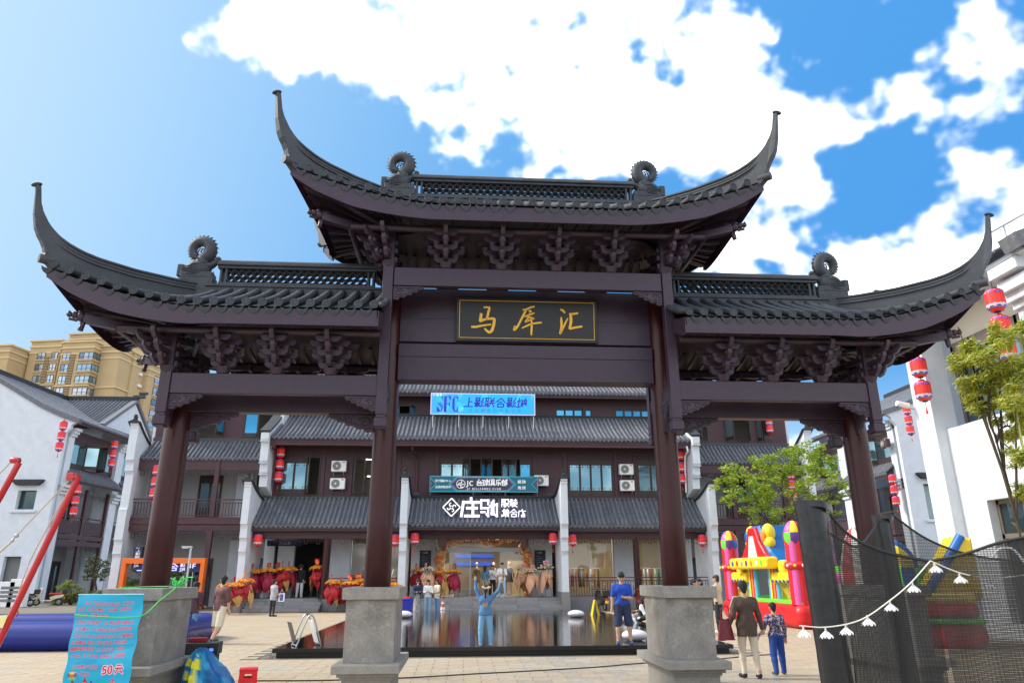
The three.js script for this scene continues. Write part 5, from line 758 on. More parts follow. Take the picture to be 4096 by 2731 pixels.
lanterns('string of three red lanterns before the curtained corner of the white house behind the net', [[3571, 1916], [3579, 1959], [3588, 2002.5]], (x, y) => onX(x, y, 29.5), gL2, 0.7);
{ const a = acUnit('brown air conditioner on the top floor of the white house behind the net', onX(3545, 1790, 29.6), undefined, M.panel2); a.rotation.y = -Math.PI / 2; }
// cross wing behind the left house
{
  const a = onZ(250, 1594, -56), b = onZ(541, 1594, -56), B = thing('gable_house', 'white gable house with broad grey tiled slope behind the scooter house', 'building', V(0, 0, 0)), yE = a.y - 3.6;
  slope(B, a.x - 4, b.x, yE, -50.5, a.y - 0.3, -55.6, { seed: 41, pitch: 0.34 }); slope(B, a.x - 4, b.x, yE, -61, a.y - 0.3, -56.2, { seed: 42, pitch: 0.34 });
  mesh('ridge', [box(a.x - 4, b.x + 0.3, a.y - 0.4, a.y + 0.2, -56.2, -55.7)], M.capTile, B); mesh('ridge_end', [rbox(b.x - 0.2, b.x + 0.9, a.y + 0.1, a.y + 0.4, -56.1, -55.8, 0.05), rbox(b.x + 0.3, b.x + 1.1, a.y + 0.45, a.y + 0.7, -56.1, -55.8, 0.05)], M.slateLight, B);
  mesh('gable_wall', [plate([[50.8, 0], [50.8, yE - 0.1], [55.9, a.y - 0.5], [61, yE - 0.1], [61, 0]], 0.3).rotateY(Math.PI / 2).translate(b.x - 0.15, 0, 0)], M.plaster, B);
  mesh('front_wall', [box(a.x - 4, b.x - 0.2, 0, yE - 0.1, -51.5, -51)], M.plaster, B);
  mesh('verge', [sweep([V(b.x + 0.1, yE, -50.4), V(b.x + 0.1, a.y - 0.2, -55.9), V(b.x + 0.1, yE, -61)], rect(0.5, 0.3), { crease: 0.5 })], M.tileC, B);
}
// house behind the right wing and the large tiled roof beyond the gate
// ---------------------------------------------------------------- near house at the right edge
const nearHouse = thing('corner_house', 'bright white house with big upper windows behind the bamboo', 'building', V(14, 0, 0));
{
  const B = nearHouse, P = M.plaster;
  const wallG = plate([[-9.85, 0], [-9.85, 6.0], [4, 6.0], [4, 0]], 0.4, 0, [[[-7.9, 0.4], [-7.9, 3.72], [-3.4, 3.72], [-3.4, 0.4]]]);
  mesh('ground_wall', [wallG.rotateY(-Math.PI / 2).scale(1, 1, -1).scale(1, 1, -1).translate(0.4, 0, 0)], P, B);
  const w = part('ground_window', B);
  mesh('frame', [box(0.26, 0.36, 3.6, 3.72, -7.9, -3.4), box(0.26, 0.36, 2.65, 2.78, -7.9, -3.4), box(0.26, 0.36, 0.4, 0.5, -7.9, -3.4), ...[-7.9, -6.9, -5.6, -4.4, -3.5].map((z) => box(0.26, 0.36, 0.4, 3.72, z, z + 0.1))], mat([0.16, 0.13, 0.11], 0.5), w);
  for (const [z0, z1] of [[-7.8, -6.9], [-6.8, -5.6], [-5.5, -4.4], [-4.3, -3.5]]) { mesh('pane', [box(0.3, 0.32, 2.78, 3.6, z0, z1)], M.glassDark, w); mesh('pane', [box(0.3, 0.32, 0.5, 2.65, z0, z1)], M.glassDark, w); }
  // far pier, recessed bay with tall windows, near pier with corbels, eave
  mesh('pier', [box(-0.35, 0.4, 0, 10.0, -9.85, -9.0)], P, B);
  mesh('near_pier', [box(-0.02, 0.9, 6.0, 9.4, -5.2, -4.2)], P, B); for (const [y, d] of [[8.55, 0.12], [8.75, 0.26], [9.0, 0.42], [9.4, 0.62]]) mesh('corbel', [box(-d, 0.85, y, y + 0.3, -5.22 - 0.02 * d, -4.2)], P, B);
  for (const [y, d] of [[8.9, 0.12], [9.15, 0.28]]) mesh('corbel', [box(-0.35 - d, 0.3, y, y + 0.25, -9.87, -9.0)], P, B);
  mesh('bay_wall', [box(0.75, 0.95, 8.75, 10, -9, -5.2)], mat([0.72, 0.66, 0.55], 0.8), B); mesh('bay_sill', [box(0.4, 0.8, 5.9, 6.02, -9, -5.2)], P, B);
  const v = part('bay_window', B); mesh('frame', [box(0.66, 0.76, 8.35, 8.78, -9, -5.2), box(0.66, 0.76, 6.02, 6.15, -9, -5.2), ...[-9, -8.2, -7.2, -6.2, -5.32].map((z) => box(0.66, 0.76, 6.02, 8.78, z, z + 0.11))], mat([0.14, 0.115, 0.1], 0.5), v);
  for (const [z0, z1, m] of [[-8.89, -8.2, M.glassDark], [-8.09, -7.2, M.glass], [-7.09, -6.2, M.glass], [-6.09, -5.32, M.glass]]) mesh('pane', [box(0.7, 0.72, 6.15, 8.35, z0, z1)], m, v);
  mesh('eave_soffit', [box(-0.6, 1.2, 9.75, 9.85, -10.0, -4.0)], P, B);
  const e = part('tile_roof', B); for (let i = 0; i < 22; i++) mesh('tile_row', [sweep([V(-0.8, 9.98, -10 + i * 0.27), V(1.2, 10.9, -10 + i * 0.27), V(3.4, 12.3, -10 + i * 0.27)], 0.08, { n: 7 })], M.tileA, e);
  mesh('roof_deck', [sheet(2, 2, (a, b) => V(lerp(-0.8, 3.4, b), 9.92 + 2.3 * b ** 1.1, lerp(-10.1, -3.95, a)))], M.tileB, e);
  // gable end towards the camera
  mesh('gable_wall', [plate([[-0.02, 0], [-0.02, 9.6], [-0.6, 9.75], [0.6, 10.3], [3.6, 12.4], [8, 10], [8, 0]], 0.35).translate(0, 0, -4.2)], P, B);
  mesh('verge', [sweep([V(-0.85, 9.95, -4.0), V(0.6, 10.5, -4.0), V(2, 11.4, -4.0), V(3.6, 12.6, -4.0), V(8, 10.2, -4)], rect(0.6, 0.4), { crease: 0.5 })], M.tileC, B);
  mesh('roof_rail', [rod(V(-0.6, 10.7, -5), V(3.4, 12.9, -5), 0.03), ...[0, 1, 2, 3].map((i) => rod(V(i, 10.2 + i * 0.6, -5), V(i, 11.05 + i * 0.55, -5), 0.025))], M.steel, B);
  mesh('back', [box(0.4, 8, 0, 9.6, -9.9, -9.7)], P, B);
}
const gN = 'large lantern strings on the near white house';
lanterns('string of three large red lanterns half behind the bamboo', [[3982, 1201], [4005, 1308], [4033, 1400]], (x, y) => onX(x, y, 13.2).setZ(onX(3982, 1201, 13.2).z), gN, 0.66);
lanterns('pair of large red lanterns hanging before the far pier of the bright white house', [[3676, 1469], [3694, 1563]], (x, y) => onX(x, y, 13.2), gN, 0.66);
{ const a = onX(3612, 1618, 13.3), cam = thing('security_camera', 'white bullet security camera on the far pier of the bright white house', 'camera', a); mesh('arm', [rod(V(0, 0, 0), V(0.5, -0.1, -0.2), 0.04)], M.white, cam); mesh('body', [new THREE.CylinderGeometry(0.09, 0.09, 0.4, 14).rotateZ(Math.PI / 2 - 0.2)], M.white, cam); mesh('lens', [new THREE.CylinderGeometry(0.07, 0.07, 0.02, 14).rotateZ(Math.PI / 2 - 0.2).translate(-0.2, -0.04, 0)], M.black, cam); }
// ---------------------------------------------------------------- apartment tower far behind
{
  const tan = mat([0.58, 0.42, 0.22], 0.8, { t: T.mottle, s: 0.05 }), trim = mat([0.66, 0.5, 0.28], 0.8), O = onZ(382, 1361, -165), th = -0.19;
  const B = thing('apartment_tower', 'tan high-rise apartment block with rows of bay windows', 'building', V(O.x, 0, O.z), th), H = O.y, fl = 3.05;
  const block = (x0, x1, z0, z1, top, name) => { mesh(name, [box(x0, x1, 0, top, z0, z1)], tan, B); for (let k = 0; k < 3; k++) mesh('cornice', [box(x0 - 0.35 + k * 0.1, x1 + 0.35 - k * 0.1, top - 1.6 * k - 0.4, top - 1.6 * k, z0 - 0.35, z1 + 0.35 - k * 0.1)], trim, B); };
  block(-8.8, 0, -7, 0, H, 'block'); block(0, 5.5, -32, -2.5, H - 0.6, 'block'); block(5.5, 7.3, -33, -12, H - 2.5, 'block'); block(-9.5, 6, -30, -7.2, H - 1, 'core'); block(-15, -3, -24, -9, H + 5.5, 'roof_house'); block(-19, -10.5, -13, -1.5, H + 1.2, 'block'); block(-28, -19.5, -10, 4, H - 1.5, 'block'); block(-40, -29, -12, 8, H - 3, 'block');
  const pane = [mat([0.35, 0.5, 0.6], 0.1, { metalness: 0.5 }), mat([0.5, 0.55, 0.62], 0.1, { metalness: 0.4 }), mat([0.2, 0.26, 0.32], 0.1, { metalness: 0.5 })], fr = mat([0.1, 0.08, 0.07], 0.6), R = rng(77);
  const win = (x0, x1, y0, y1, z, n, side) => { const w = part('window', B); const bx = (a, b, c, d, e, f) => (side ? box(z + e, z + f, c, d, a, b) : box(a, b, c, d, z + e, z + f)); const g = [bx(x0, x1, y0, y0 + 0.12, -0.1, 0.16), bx(x0, x1, y1 - 0.1, y1, -0.1, 0.14), bx(x0, x1, y0 + 0.65, y0 + 0.73, -0.1, 0.12)]; for (let i = 0; i <= n; i++) { const x = lerp(x0, x1, i / n); g.push(bx(x - 0.05, x + 0.05, y0, y1, -0.1, 0.13)); } mesh('frame', g, fr, w); for (let i = 0; i < n; i++) mesh('pane', [bx(lerp(x0, x1, i / n) + 0.05, lerp(x0, x1, (i + 1) / n) - 0.05, y0 + 0.1, y1 - 0.1, -0.05, 0.05)], pane[Math.floor(R() * 3)], w); mesh('sill', [bx(x0 - 0.25, x1 + 0.25, y0 - 0.25, y0, -0.1, 0.3)], trim, w); };
  for (let k = 0; k < 9; k++) {
    const y = H - 5.0 - k * fl;
    win(-8.2, -6.2, y, y + 2.1, 0.02, 2); win(-3.6, 0.2, y, y + 1.9, 0.12, 3); win(-3.4, 0.0, y, y + 1.9, 0.15, 3, true);
    win(-16.6, -14.4, y + 0.9, y + 2.9, -1.46, 2); win(-12.6, -10.9, y + 0.9, y + 2.9, -1.46, 2); win(-26.5, -23.5, y - 1.2, y + 1, 4.04, 3);
    win(-9.0, -7.8, y - 1.2, y + 0.9, 5.52, 2, true); win(-13.5, -12.4, y - 1.2, y + 0.6, 5.52, 1, true); win(-21, -15, y - 2.6, y - 0.4, 7.32, 2, true);
    if (k % 3 === 2) mesh('belt', [box(-9, 0.3, y - 0.75, y - 0.4, -0.1, 0.3), box(0, 5.9, y - 0.75, y - 0.4, -30, -2.2), box(-19.2, -10.3, y + 0.2, y + 0.5, -2, -1.2)], trim, B);
    if (k < 4) { mesh('condenser', [box(5.6, 6.5, y - 1.6, y - 0.9, -11 - (k % 2) * 0.4, -10)], M.white, B); }
  }
  for (const [x, z] of [[-5.4, 0.02], [-13.7, -1.48]]) mesh('louvre_shaft', [box(x - 0.7, x + 0.7, 20, H - 3.2, z - 0.05, z + 0.04)], mat([0.12, 0.08, 0.06], 0.8), B);
  for (const [x, z] of [[-5.4, 0.06], [-13.7, -1.44]]) { const l = []; for (let y = H - 30; y < H - 3.3; y += 0.42) l.push(box(x - 0.68, x + 0.68, y, y + 0.16, z, z + 0.12)); stuff(mesh('louvre', l, tan, B)); }
}
// ---------------------------------------------------------------- flower stands
const MF = { redWrap: mat([0.42, 0.012, 0.02], 0.5), crimson: mat([0.33, 0.008, 0.045], 0.5), tanWrap: mat([0.55, 0.33, 0.1], 0.55), peach: mat([0.72, 0.4, 0.24], 0.6), orange: mat([0.78, 0.3, 0.015], 0.75), cream: mat([0.75, 0.62, 0.4], 0.75), leaf: mat([0.06, 0.1, 0.03], 0.7), card: mat([0.7, 0.015, 0.015], 0.5), goldInk: mat([0.85, 0.55, 0.15], 0.5), pink: mat([0.75, 0.4, 0.5], 0.6), legs: mat([0.12, 0.11, 0.1], 0.5) };
function wrapSheet(R, rad, y0, y1, a0, wide) {   // one folded square of wrapping paper, a corner hanging down, with sharp creases
  const f = R() * 9, tw = (R() - 0.5) * 0.7, n = 7, cr = Array.from({ length: n + 1 }, () => (R() - 0.5) * 0.09);
  return sheet(n, 6, (u, v) => { const a = a0 + tw * v + (u - 0.5) * wide * (0.55 + 0.75 * Math.sin(v * 2.6)) * (v > 0.6 ? 1 - 1.6 * (v - 0.6) : 1), r = rad * (0.55 + 0.7 * Math.sin(Math.min(1, v * 1.1 + 0.1) * 2.3)) + cr[Math.round(u * n)] * (0.3 + v), y = lerp(y1, y0 - 0.1 * (1 - Math.abs(u - 0.5) * 2), v ** 0.9) + 0.05 * Math.sin(f + u * 9) * (1 - v); return V(Math.cos(a) * r, y, Math.sin(a) * r); }, 0.2);
}
function flowerStand(seed, kind) {
  const R = rng(seed), o = new THREE.Group(), P = { red: [MF.redWrap, MF.tanWrap, MF.orange], crimson: [MF.crimson, MF.crimson, MF.orange], peach: [MF.peach, MF.peach, MF.cream] }[kind];
  for (let k = 0; k < 3; k++) { const a = k * 2.094 + 0.5; mesh('leg', [rod(V(Math.cos(a) * 0.08, 1.0, Math.sin(a) * 0.08), V(Math.cos(a) * 0.3, 0.01, Math.sin(a) * 0.3), 0.014, 5)], MF.legs, o); }
  const s1 = [], s2 = []; for (let k = 0; k < 8; k++) { const a = 0.2 + k * 0.785 + R() * 0.5, lo = k % 3 === 0; (R() < 0.4 ? s2 : s1).push(wrapSheet(R, 0.2 + R() * 0.14, lo ? 0.3 + R() * 0.15 : 0.55 + R() * 0.3, 1.12 + R() * 0.14, a, 1.1 + R() * 0.6)); }
  s1.forEach((g) => mesh('wrapping', [g], P[0], o)); s2.forEach((g) => mesh('wrapping', [g], P[1], o));
  mesh('bow', [wrapSheet(R, 0.22, 0.96, 1.16, 1.5, 2.4), wrapSheet(R, 0.25, 0.94, 1.14, 0.4, 1.6)], P[0], o);
  const fl = [], lf = []; for (let k = 0; k < (kind === 'peach' ? 46 : 130); k++) { const a = R() * 6.28, r = 0.38 * Math.sqrt(R()), y = 1.24 + 0.2 * Math.sqrt(1 - (r / 0.4) ** 2) * (0.7 + 0.4 * R()) + (kind === 'peach' ? R() * 0.12 : 0); fl.push(new THREE.IcosahedronGeometry(0.026 + R() * 0.022, 0).rotateX(R() * 3).translate(Math.cos(a) * r * 1.15, y, Math.sin(a) * r)); if (k % 3 === 0) lf.push(new THREE.OctahedronGeometry(0.045, 0).scale(1, 0.3, 2.2).rotateY(R() * 6).rotateX(R()).translate(Math.cos(a) * r * 1.1, y - 0.07, Math.sin(a) * r)); }
  stuff(mesh('flowers', fl, P[2], o)); stuff(mesh('leaves', lf, kind === 'peach' ? MF.leaf : P[0], o));
  const nc = kind === 'peach' ? 1 : 2; for (let k = 0; k < nc; k++) { const x = (R() - 0.5) * 0.34, y = 1.47 + R() * 0.1, tilt = (R() - 0.5) * 0.5; const c = mesh('greeting_card', [rbox(-0.14, 0.14, 0, 0.2, -0.004, 0.004, 0.003).rotateZ(tilt).translate(x, y, 0.1)], kind === 'peach' ? MF.pink : MF.card, o); mesh('card_lettering', [box(-0.085, 0.085, 0.1, 0.128, 0.004, 0.007).rotateZ(tilt).translate(x, y, 0.1), box(-0.07, 0.085, 0.045, 0.072, 0.004, 0.007).rotateZ(tilt).translate(x, y, 0.1)], kind === 'peach' ? MF.card : MF.goldInk, c); mesh('card_stick', [rod(V(x, y - 0.25, 0.09), V(x, y + 0.02, 0.09), 0.006, 4)], MF.legs, o); }
  return o;
}
{
  const protos = {}; const get = (kind, v) => (protos[kind + v] ??= flowerStand(90 + v * 13 + kind.length, kind));
  const stand = (kind, v, p, label, group, h = 1) => { const o = get(kind, v).clone(); o.name = numbered('flower_stand'); o.position.copy(p); o.scale.setScalar(h); o.rotation.y = ((p.x * 7.3) % 1) * 1.1 - 0.5; o.scale.y *= 0.92 + 0.16 * Math.abs((p.x * 3.7) % 1); tag(o, label, 'flower stand', group); scene.add(o); };
  const gp = 'opening flower stands';
  const lA = 'red and crimson flower stand crowded on the left bay landing', lB = 'red and tan flower stand in the row below the left bay railing', lC = 'orange flower stand on the plaza beside the man in brown';
  for (const [x, z, v] of [[1002, -28.2, 0], [1032, -28.8, 1], [1062, -28.3, 2], [1095, -28.9, 0], [1125, -28.6, 1], [1152, -29.1, 2]]) { const p = onZ(x, 2390, z); p.y = 0.605; stand(v === 1 ? 'red' : 'crimson', v, p, lA, gp, 1.02); }
  { const p = onZ(1262, 2390, -28.2); p.y = 0.605; stand('red', 1, p, 'single red and tan flower stand beside the dark porch column', gp, 1.05); }
  for (const [x, z, v] of [[1318, -26.4, 0], [1352, -26.8, 1], [1388, -26.3, 2], [1424, -26.8, 0], [1460, -26.4, 1], [1530, -26.6, 2], [1572, -26.5, 0]]) { const p = onY(x, 2450, 0); stand('red', v, V(p.x, 0, z), lB, gp, 1.02); }
  stand('red', 2, onZ(969, 2450, -25.6).setY(0), 'red and tan flower stand alone at the left end of the left bay steps', gp, 1.05);
  for (const [x, z] of [[892, -24.5], [932, -25.2]]) { const p = onZ(x, 2450, z); stand('red', x > 900 ? 1 : 0, V(p.x, 0, p.z), lC, gp, 1.05); }
  for (const [x, z, k, lab] of [[1668, -28.6, 'red', 'orange and dark red flower stand under the left notice board'], [1707, -27.6, 'peach', 'peach wrapped flower stand behind the three girls'], [1757, -28.1, 'red', 'red flower stand left of the crimson one beside the shop door'], [1815, -28.2, 'crimson', 'large crimson wrapped flower stand beside the shop door'], [2090, -28.8, 'peach', 'peach wrapped flower stand half behind the pair under the right notice board'], [2130, -27.8, 'peach', 'left one of the two big peach wrapped flower stands by the shop door'], [2187, -27.9, 'peach', 'right one of the two big peach wrapped flower stands by the white wall']]) { const p = onZ(x, 2389, z); p.y = 0.605; stand(k, x % 3, p, lab, gp, 1.02); }
}
// ---------------------------------------------------------------- balloons, mannequins, notices in the middle shop
{
  const bm = [mat([0.85, 0.25, 0.04], 0.3), mat([0.85, 0.4, 0.14], 0.3), mat([0.8, 0.5, 0.25], 0.3)], R = rng(21), bg = join([new THREE.SphereGeometry(1, 14, 10)]);
  const garland = (label, pts, n) => { const t = thing('balloon_garland', label, 'balloons', pts[0].clone(), 0, 'balloon garlands at the shop door'); const l = path(pts, 60); for (let i = 0; i < n; i++) { const p = l[Math.floor(i / n * 60)].clone().sub(pts[0]); const r = 0.11 + R() * 0.08; const o = shared('balloon', bg, bm[Math.floor(R() * 3)], t, p.add(V((R() - 0.5) * 0.36, (R() - 0.5) * 0.1, (R() - 0.5) * 0.2))); o.scale.setScalar(r); } };
  garland('orange balloon column at the door post next to the left notice board', [V(-2.2, 0.75, -29.85), V(-2.3, 1.6, -29.85), V(-2.3, 2.6, -29.85), V(-2.0, 3.4, -29.85)], 44); garland('orange balloon column at the door post next to the right notice board', [V(2.65, 0.75, -29.85), V(2.75, 1.6, -29.85), V(2.7, 2.6, -29.85), V(2.4, 3.4, -29.85)], 44);
  garland('orange balloon garland along the top of the shop door', [V(-1.7, 3.5, -29.85), V(-0.6, 3.72, -29.85), V(0.6, 3.5, -29.85), V(2.1, 3.75, -29.85)], 34);
  for (const [i, x] of [-1.35, 3.3].entries()) { }
  const skin = mat([0.75, 0.62, 0.48], 0.35), dress = [mat([0.16, 0.12, 0.07], 0.8), mat([0.5, 0.44, 0.35], 0.8), mat([0.05, 0.05, 0.06], 0.8)];
  [[-0.16, -31.3, 'mannequin in an olive tunic inside the shop door'], [0.85, -31.9, 'mannequin in a beige dress inside the shop behind the woman in white'], [1.75, -31.2, 'mannequin in black inside the glass beside the right balloon column']].forEach(([x, z, lab], i) => { const m = thing('mannequin', lab, 'mannequin', V(x, 0.6, z)); mesh('body', [new THREE.LatheGeometry([[0.001, 1.02], [0.09, 1.1], [0.11, 1.25], [0.15, 1.42], [0.13, 1.5], [0.05, 1.55], [0.045, 1.62], [0.075, 1.68], [0.085, 1.76], [0.06, 1.84], [0.001, 1.86]].map(([a, b]) => new THREE.Vector2(a, b)), 16)], skin, m); mesh('dress', [new THREE.LatheGeometry([[0.22, 0.75], [0.17, 1.0], [0.13, 1.2], [0.17, 1.4], [0.15, 1.5], [0.06, 1.54]].map(([a, b]) => new THREE.Vector2(a, b)), 16)], dress[i], m); for (const s of [-1, 1]) { mesh('arm', [rod(V(s * 0.16, 1.46, 0), V(s * 0.24, 1.0, 0.05), 0.035, 8)], dress[i], m); mesh('leg', [rod(V(s * 0.07, 0.95, 0), V(s * 0.07, 0.04, 0), 0.045, 8)], skin, m); } mesh('stand', [cyl(0, 0, 0, 0.18, 0.18, 0.02, 18)], M.steel, m); });
  const nt = canvasTex(256, 448, (c, w, h) => { c.fillStyle = '#0b1626'; c.fillRect(0, 0, w, h); c.strokeStyle = '#c8ccd8'; c.lineWidth = 4; c.strokeRect(58, 32, 26, 26); write(c, '庄驰', 100, 28, 36, { color: '#d8dce8', lw: 0.12 }); c.fillStyle = '#8a94a8'; for (let i = 0; i < 5; i++) c.fillRect(46, 128 + i * 48, 90 + (i * 53) % 80, 7); for (let i = 0; i < 4; i++) c.fillRect(46 + i * 42, 380, 22, 22); });
  for (const x of [-3.09, 3.41]) face(0.6, 1.04, 'notice_print', printed(nt, 0.4), shop, V(x - 0.11, 2.54, -30.097));
  const ban = canvasTex(512, 80, (c, w, h) => { c.fillStyle = '#101d4a'; c.fillRect(0, 0, w, h); write(c, '入口处', 180, 14, 50, { color: '#d8dcf0', lw: 0.11, gap: 1.2 }); });
  const b = thing('entrance_banner', 'dark blue entrance banner over the left bay doorway', 'banner', V(-10.9, 3.31, -29.9)); face(1.9, 0.3, 'print', printed(ban, 0.6), b, V(0, 0.15, 0.012)); mesh('cloth', [box(-0.95, 0.95, 0, 0.3, -0.006, 0.006)], mat([0.01, 0.02, 0.08], 0.7), b);
  // clothes rails and goods seen through the right and left windows
  const cl = ['#c8c2b0', '#20242c', '#8a1420', '#3b5a8c', '#d8cdb8', '#4a3a2c', '#b05a28', '#e0e0e0'].map((c) => mat(c, 0.85)), gR = rng(31);
  for (const [x0, n, lab] of [[5.1, 9, 'clothes rail behind the shop glass nearest the scooters'], [9.2, 9, 'clothes rail behind the shop glass beyond the white pier'], [-6.9, 8, 'clothes rail behind the left shop glass']]) { const t = thing('clothes_rail', lab, 'clothes rail', V(x0, 0.6, -31.9)); mesh('rail', [rod(V(0, 1.5, 0), V(2.1, 1.5, 0), 0.015), rod(V(0, 0, 0), V(0, 1.5, 0), 0.015), rod(V(2.1, 0, 0), V(2.1, 1.5, 0), 0.015)], M.steel, t); for (let i = 0; i < n; i++) mesh('garment', [plate([[-0.2, 0], [-0.22, 0.7], [-0.08, 0.95], [0.08, 0.95], [0.22, 0.7], [0.2, -0.1 * gR()]].reverse(), 0.05, 0.01).rotateY(1.0 + gR() * 0.4).translate(0.15 + i * 2 / n, 0.5, 0)], cl[Math.floor(gR() * 8)], t); }
}
// ---------------------------------------------------------------- things on the mirror pool and plaza
const stoneG = join([new THREE.SphereGeometry(1, 28, 16)]), stoneM = mat([0.7, 0.66, 0.68], 0.35);
for (const [x, z, l] of [[3.36, -16.93, 'smooth white pebble seat standing alone near the yellow sign'], [3.19, -6.5, 'smooth white pebble seat behind the man in blue'], [-3.22, -17.26, 'smooth white pebble seat near the blue bin']]) { const t = thing('pebble_seat', l, 'stone seat', V(x, 0.19, z), 0, 'white pebble seats on the black deck'); const o = shared('stone', stoneG, stoneM, t, V(0, 0.12, 0)); o.scale.set(0.32, 0.135, 0.27); }
{
  const y = thing('floor_sign', 'yellow folding caution sign at the edge of the black deck', 'caution sign', V(4.33, 0.19, -18.22), 0.15), ym = mat([0.85, 0.6, 0.01], 0.4);
  for (const s of [-1, 1]) { mesh('panel', [plate([[-0.15, 0], [0.15, 0], [0.09, 0.6], [-0.09, 0.6]], 0.015).rotateX(-s * 0.22).translate(0, 0, s * 0.15)], ym, y); } mesh('hinge', [box(-0.08, 0.08, 0.57, 0.6, -0.02, 0.02)], M.black, y);
  y.rotation.y = Math.PI / 2 + 0.1;
  const c = thing('traffic_cone', 'orange and white traffic cone beside the three girls', 'traffic cone', V(-1.89, 0, -23.6)); mesh('base', [rbox(-0.19, 0.19, 0, 0.04, -0.19, 0.19, 0.01)], M.black, c); const om = mat([0.8, 0.1, 0.02], 0.5), prof = (y0, y1) => cyl(0, y0, 0, 0.15 - 0.18 * y1, 0.15 - 0.18 * y0, y1 - y0, 18);
  mesh('body', [prof(0.04, 0.2)], M.black, c); mesh('white_band', [prof(0.2, 0.32)], M.white, c); mesh('orange_band', [prof(0.32, 0.46)], om, c); mesh('white_band', [prof(0.46, 0.55)], M.white, c); mesh('orange_band', [prof(0.55, 0.68)], om, c); mesh('tip', [prof(0.68, 0.74)], M.black, c);
  const b = thing('recycling_bin', 'deep blue plastic bin at the foot of the middle steps', 'bin', V(-3.75, 0, -25.4)); mesh('tub', [plate([[-0.3, 0], [0.3, 0], [0.36, 0.62], [-0.36, 0.62]], 0.5, 0.02)], mat([0.008, 0.02, 0.36], 0.4), b); mesh('rim', [rbox(-0.4, 0.4, 0.6, 0.66, -0.05, 0.55, 0.02)], mat([0.008, 0.02, 0.36], 0.4), b); mesh('contents', [ball(0, 0.62, 0.25, 0.22).scale(1, 0.5, 1).translate(0, 0.35, 0)], MF.card, b);
  // folding sign board on the deck corner
  const p1 = V(-4.85, 0.19, -5.83), a = thing('sign_board', 'grey folding sign stand with white notice panel on the corner of the black deck', 'sign', V(-4.6, 0.19, -6.0), -0.1);
  const fr = (s) => sweep(path([[s * 0.3, 0.0, -0.2], [s * 0.22, 0.25, -0.2], [s * 0.05, 0.66, -0.2], [0, 0.7, -0.2]], 14), 0.018, { n: 8 });
  const half = (s) => [sweep(path([[s * 0.28, 0, -0.21], [s * 0.06, 0.62, -0.21], [0.0, 0.68, -0.21]], 16), 0.018, { n: 8 }), sweep(path([[s * 0.28, 0, 0.21], [s * 0.06, 0.62, 0.21], [0.0, 0.68, 0.21]], 16), 0.018, { n: 8 }), rod(V(s * 0.28, 0.03, -0.21), V(s * 0.28, 0.03, 0.21), 0.015)];
  mesh('frame', half(-1), M.steel, a); mesh('frame', half(1), M.steel, a); mesh('top_bar', [rod(V(0, 0.68, -0.21), V(0, 0.68, 0.21), 0.018)], M.black, a);
  const nt = canvasTex(160, 256, (c2, w, h) => { c2.fillStyle = '#e6e8ea'; c2.fillRect(0, 0, w, h); c2.strokeStyle = '#c01830'; c2.lineWidth = 12; c2.beginPath(); c2.ellipse(80, 74, 44, 52, 0, 0, 7); c2.stroke(); c2.beginPath(); c2.moveTo(50, 40); c2.lineTo(112, 110); c2.stroke(); write(c2, '水池', 40, 150, 38, { color: '#303840', lw: 0.13 }); write(c2, '玩', 62, 200, 38, { color: '#303840', lw: 0.13 }); });
  const ang = Math.atan2(0.62, 0.22), pn = mesh('panel', [box(-0.19, 0.19, 0.1, 0.55, -0.006, 0.006)], mat([0.06, 0.06, 0.06], 0.5), a); pn.position.set(-0.25, 0, 0); pn.rotation.set(0, -Math.PI / 2, 0); pn.rotateX(Math.PI / 2 - ang);
  const pr = face(0.36, 0.5, 'notice', printed(nt, 0.5), a); pr.geometry.translate(0, 0.32, 0.008); pr.position.set(0.25, 0, 0); pr.rotation.set(0, Math.PI / 2, 0); pr.rotateX(-(Math.PI / 2 - ang)); mesh('panel', [box(-0.19, 0.19, 0.06, 0.58, -0.006, 0.006)], M.white, a).applyMatrix4(pr.matrix.identity()); const bk = a.children[a.children.length - 1]; bk.position.copy(pr.position); bk.quaternion.copy(pr.quaternion); a.rotation.y = 0.45;
}
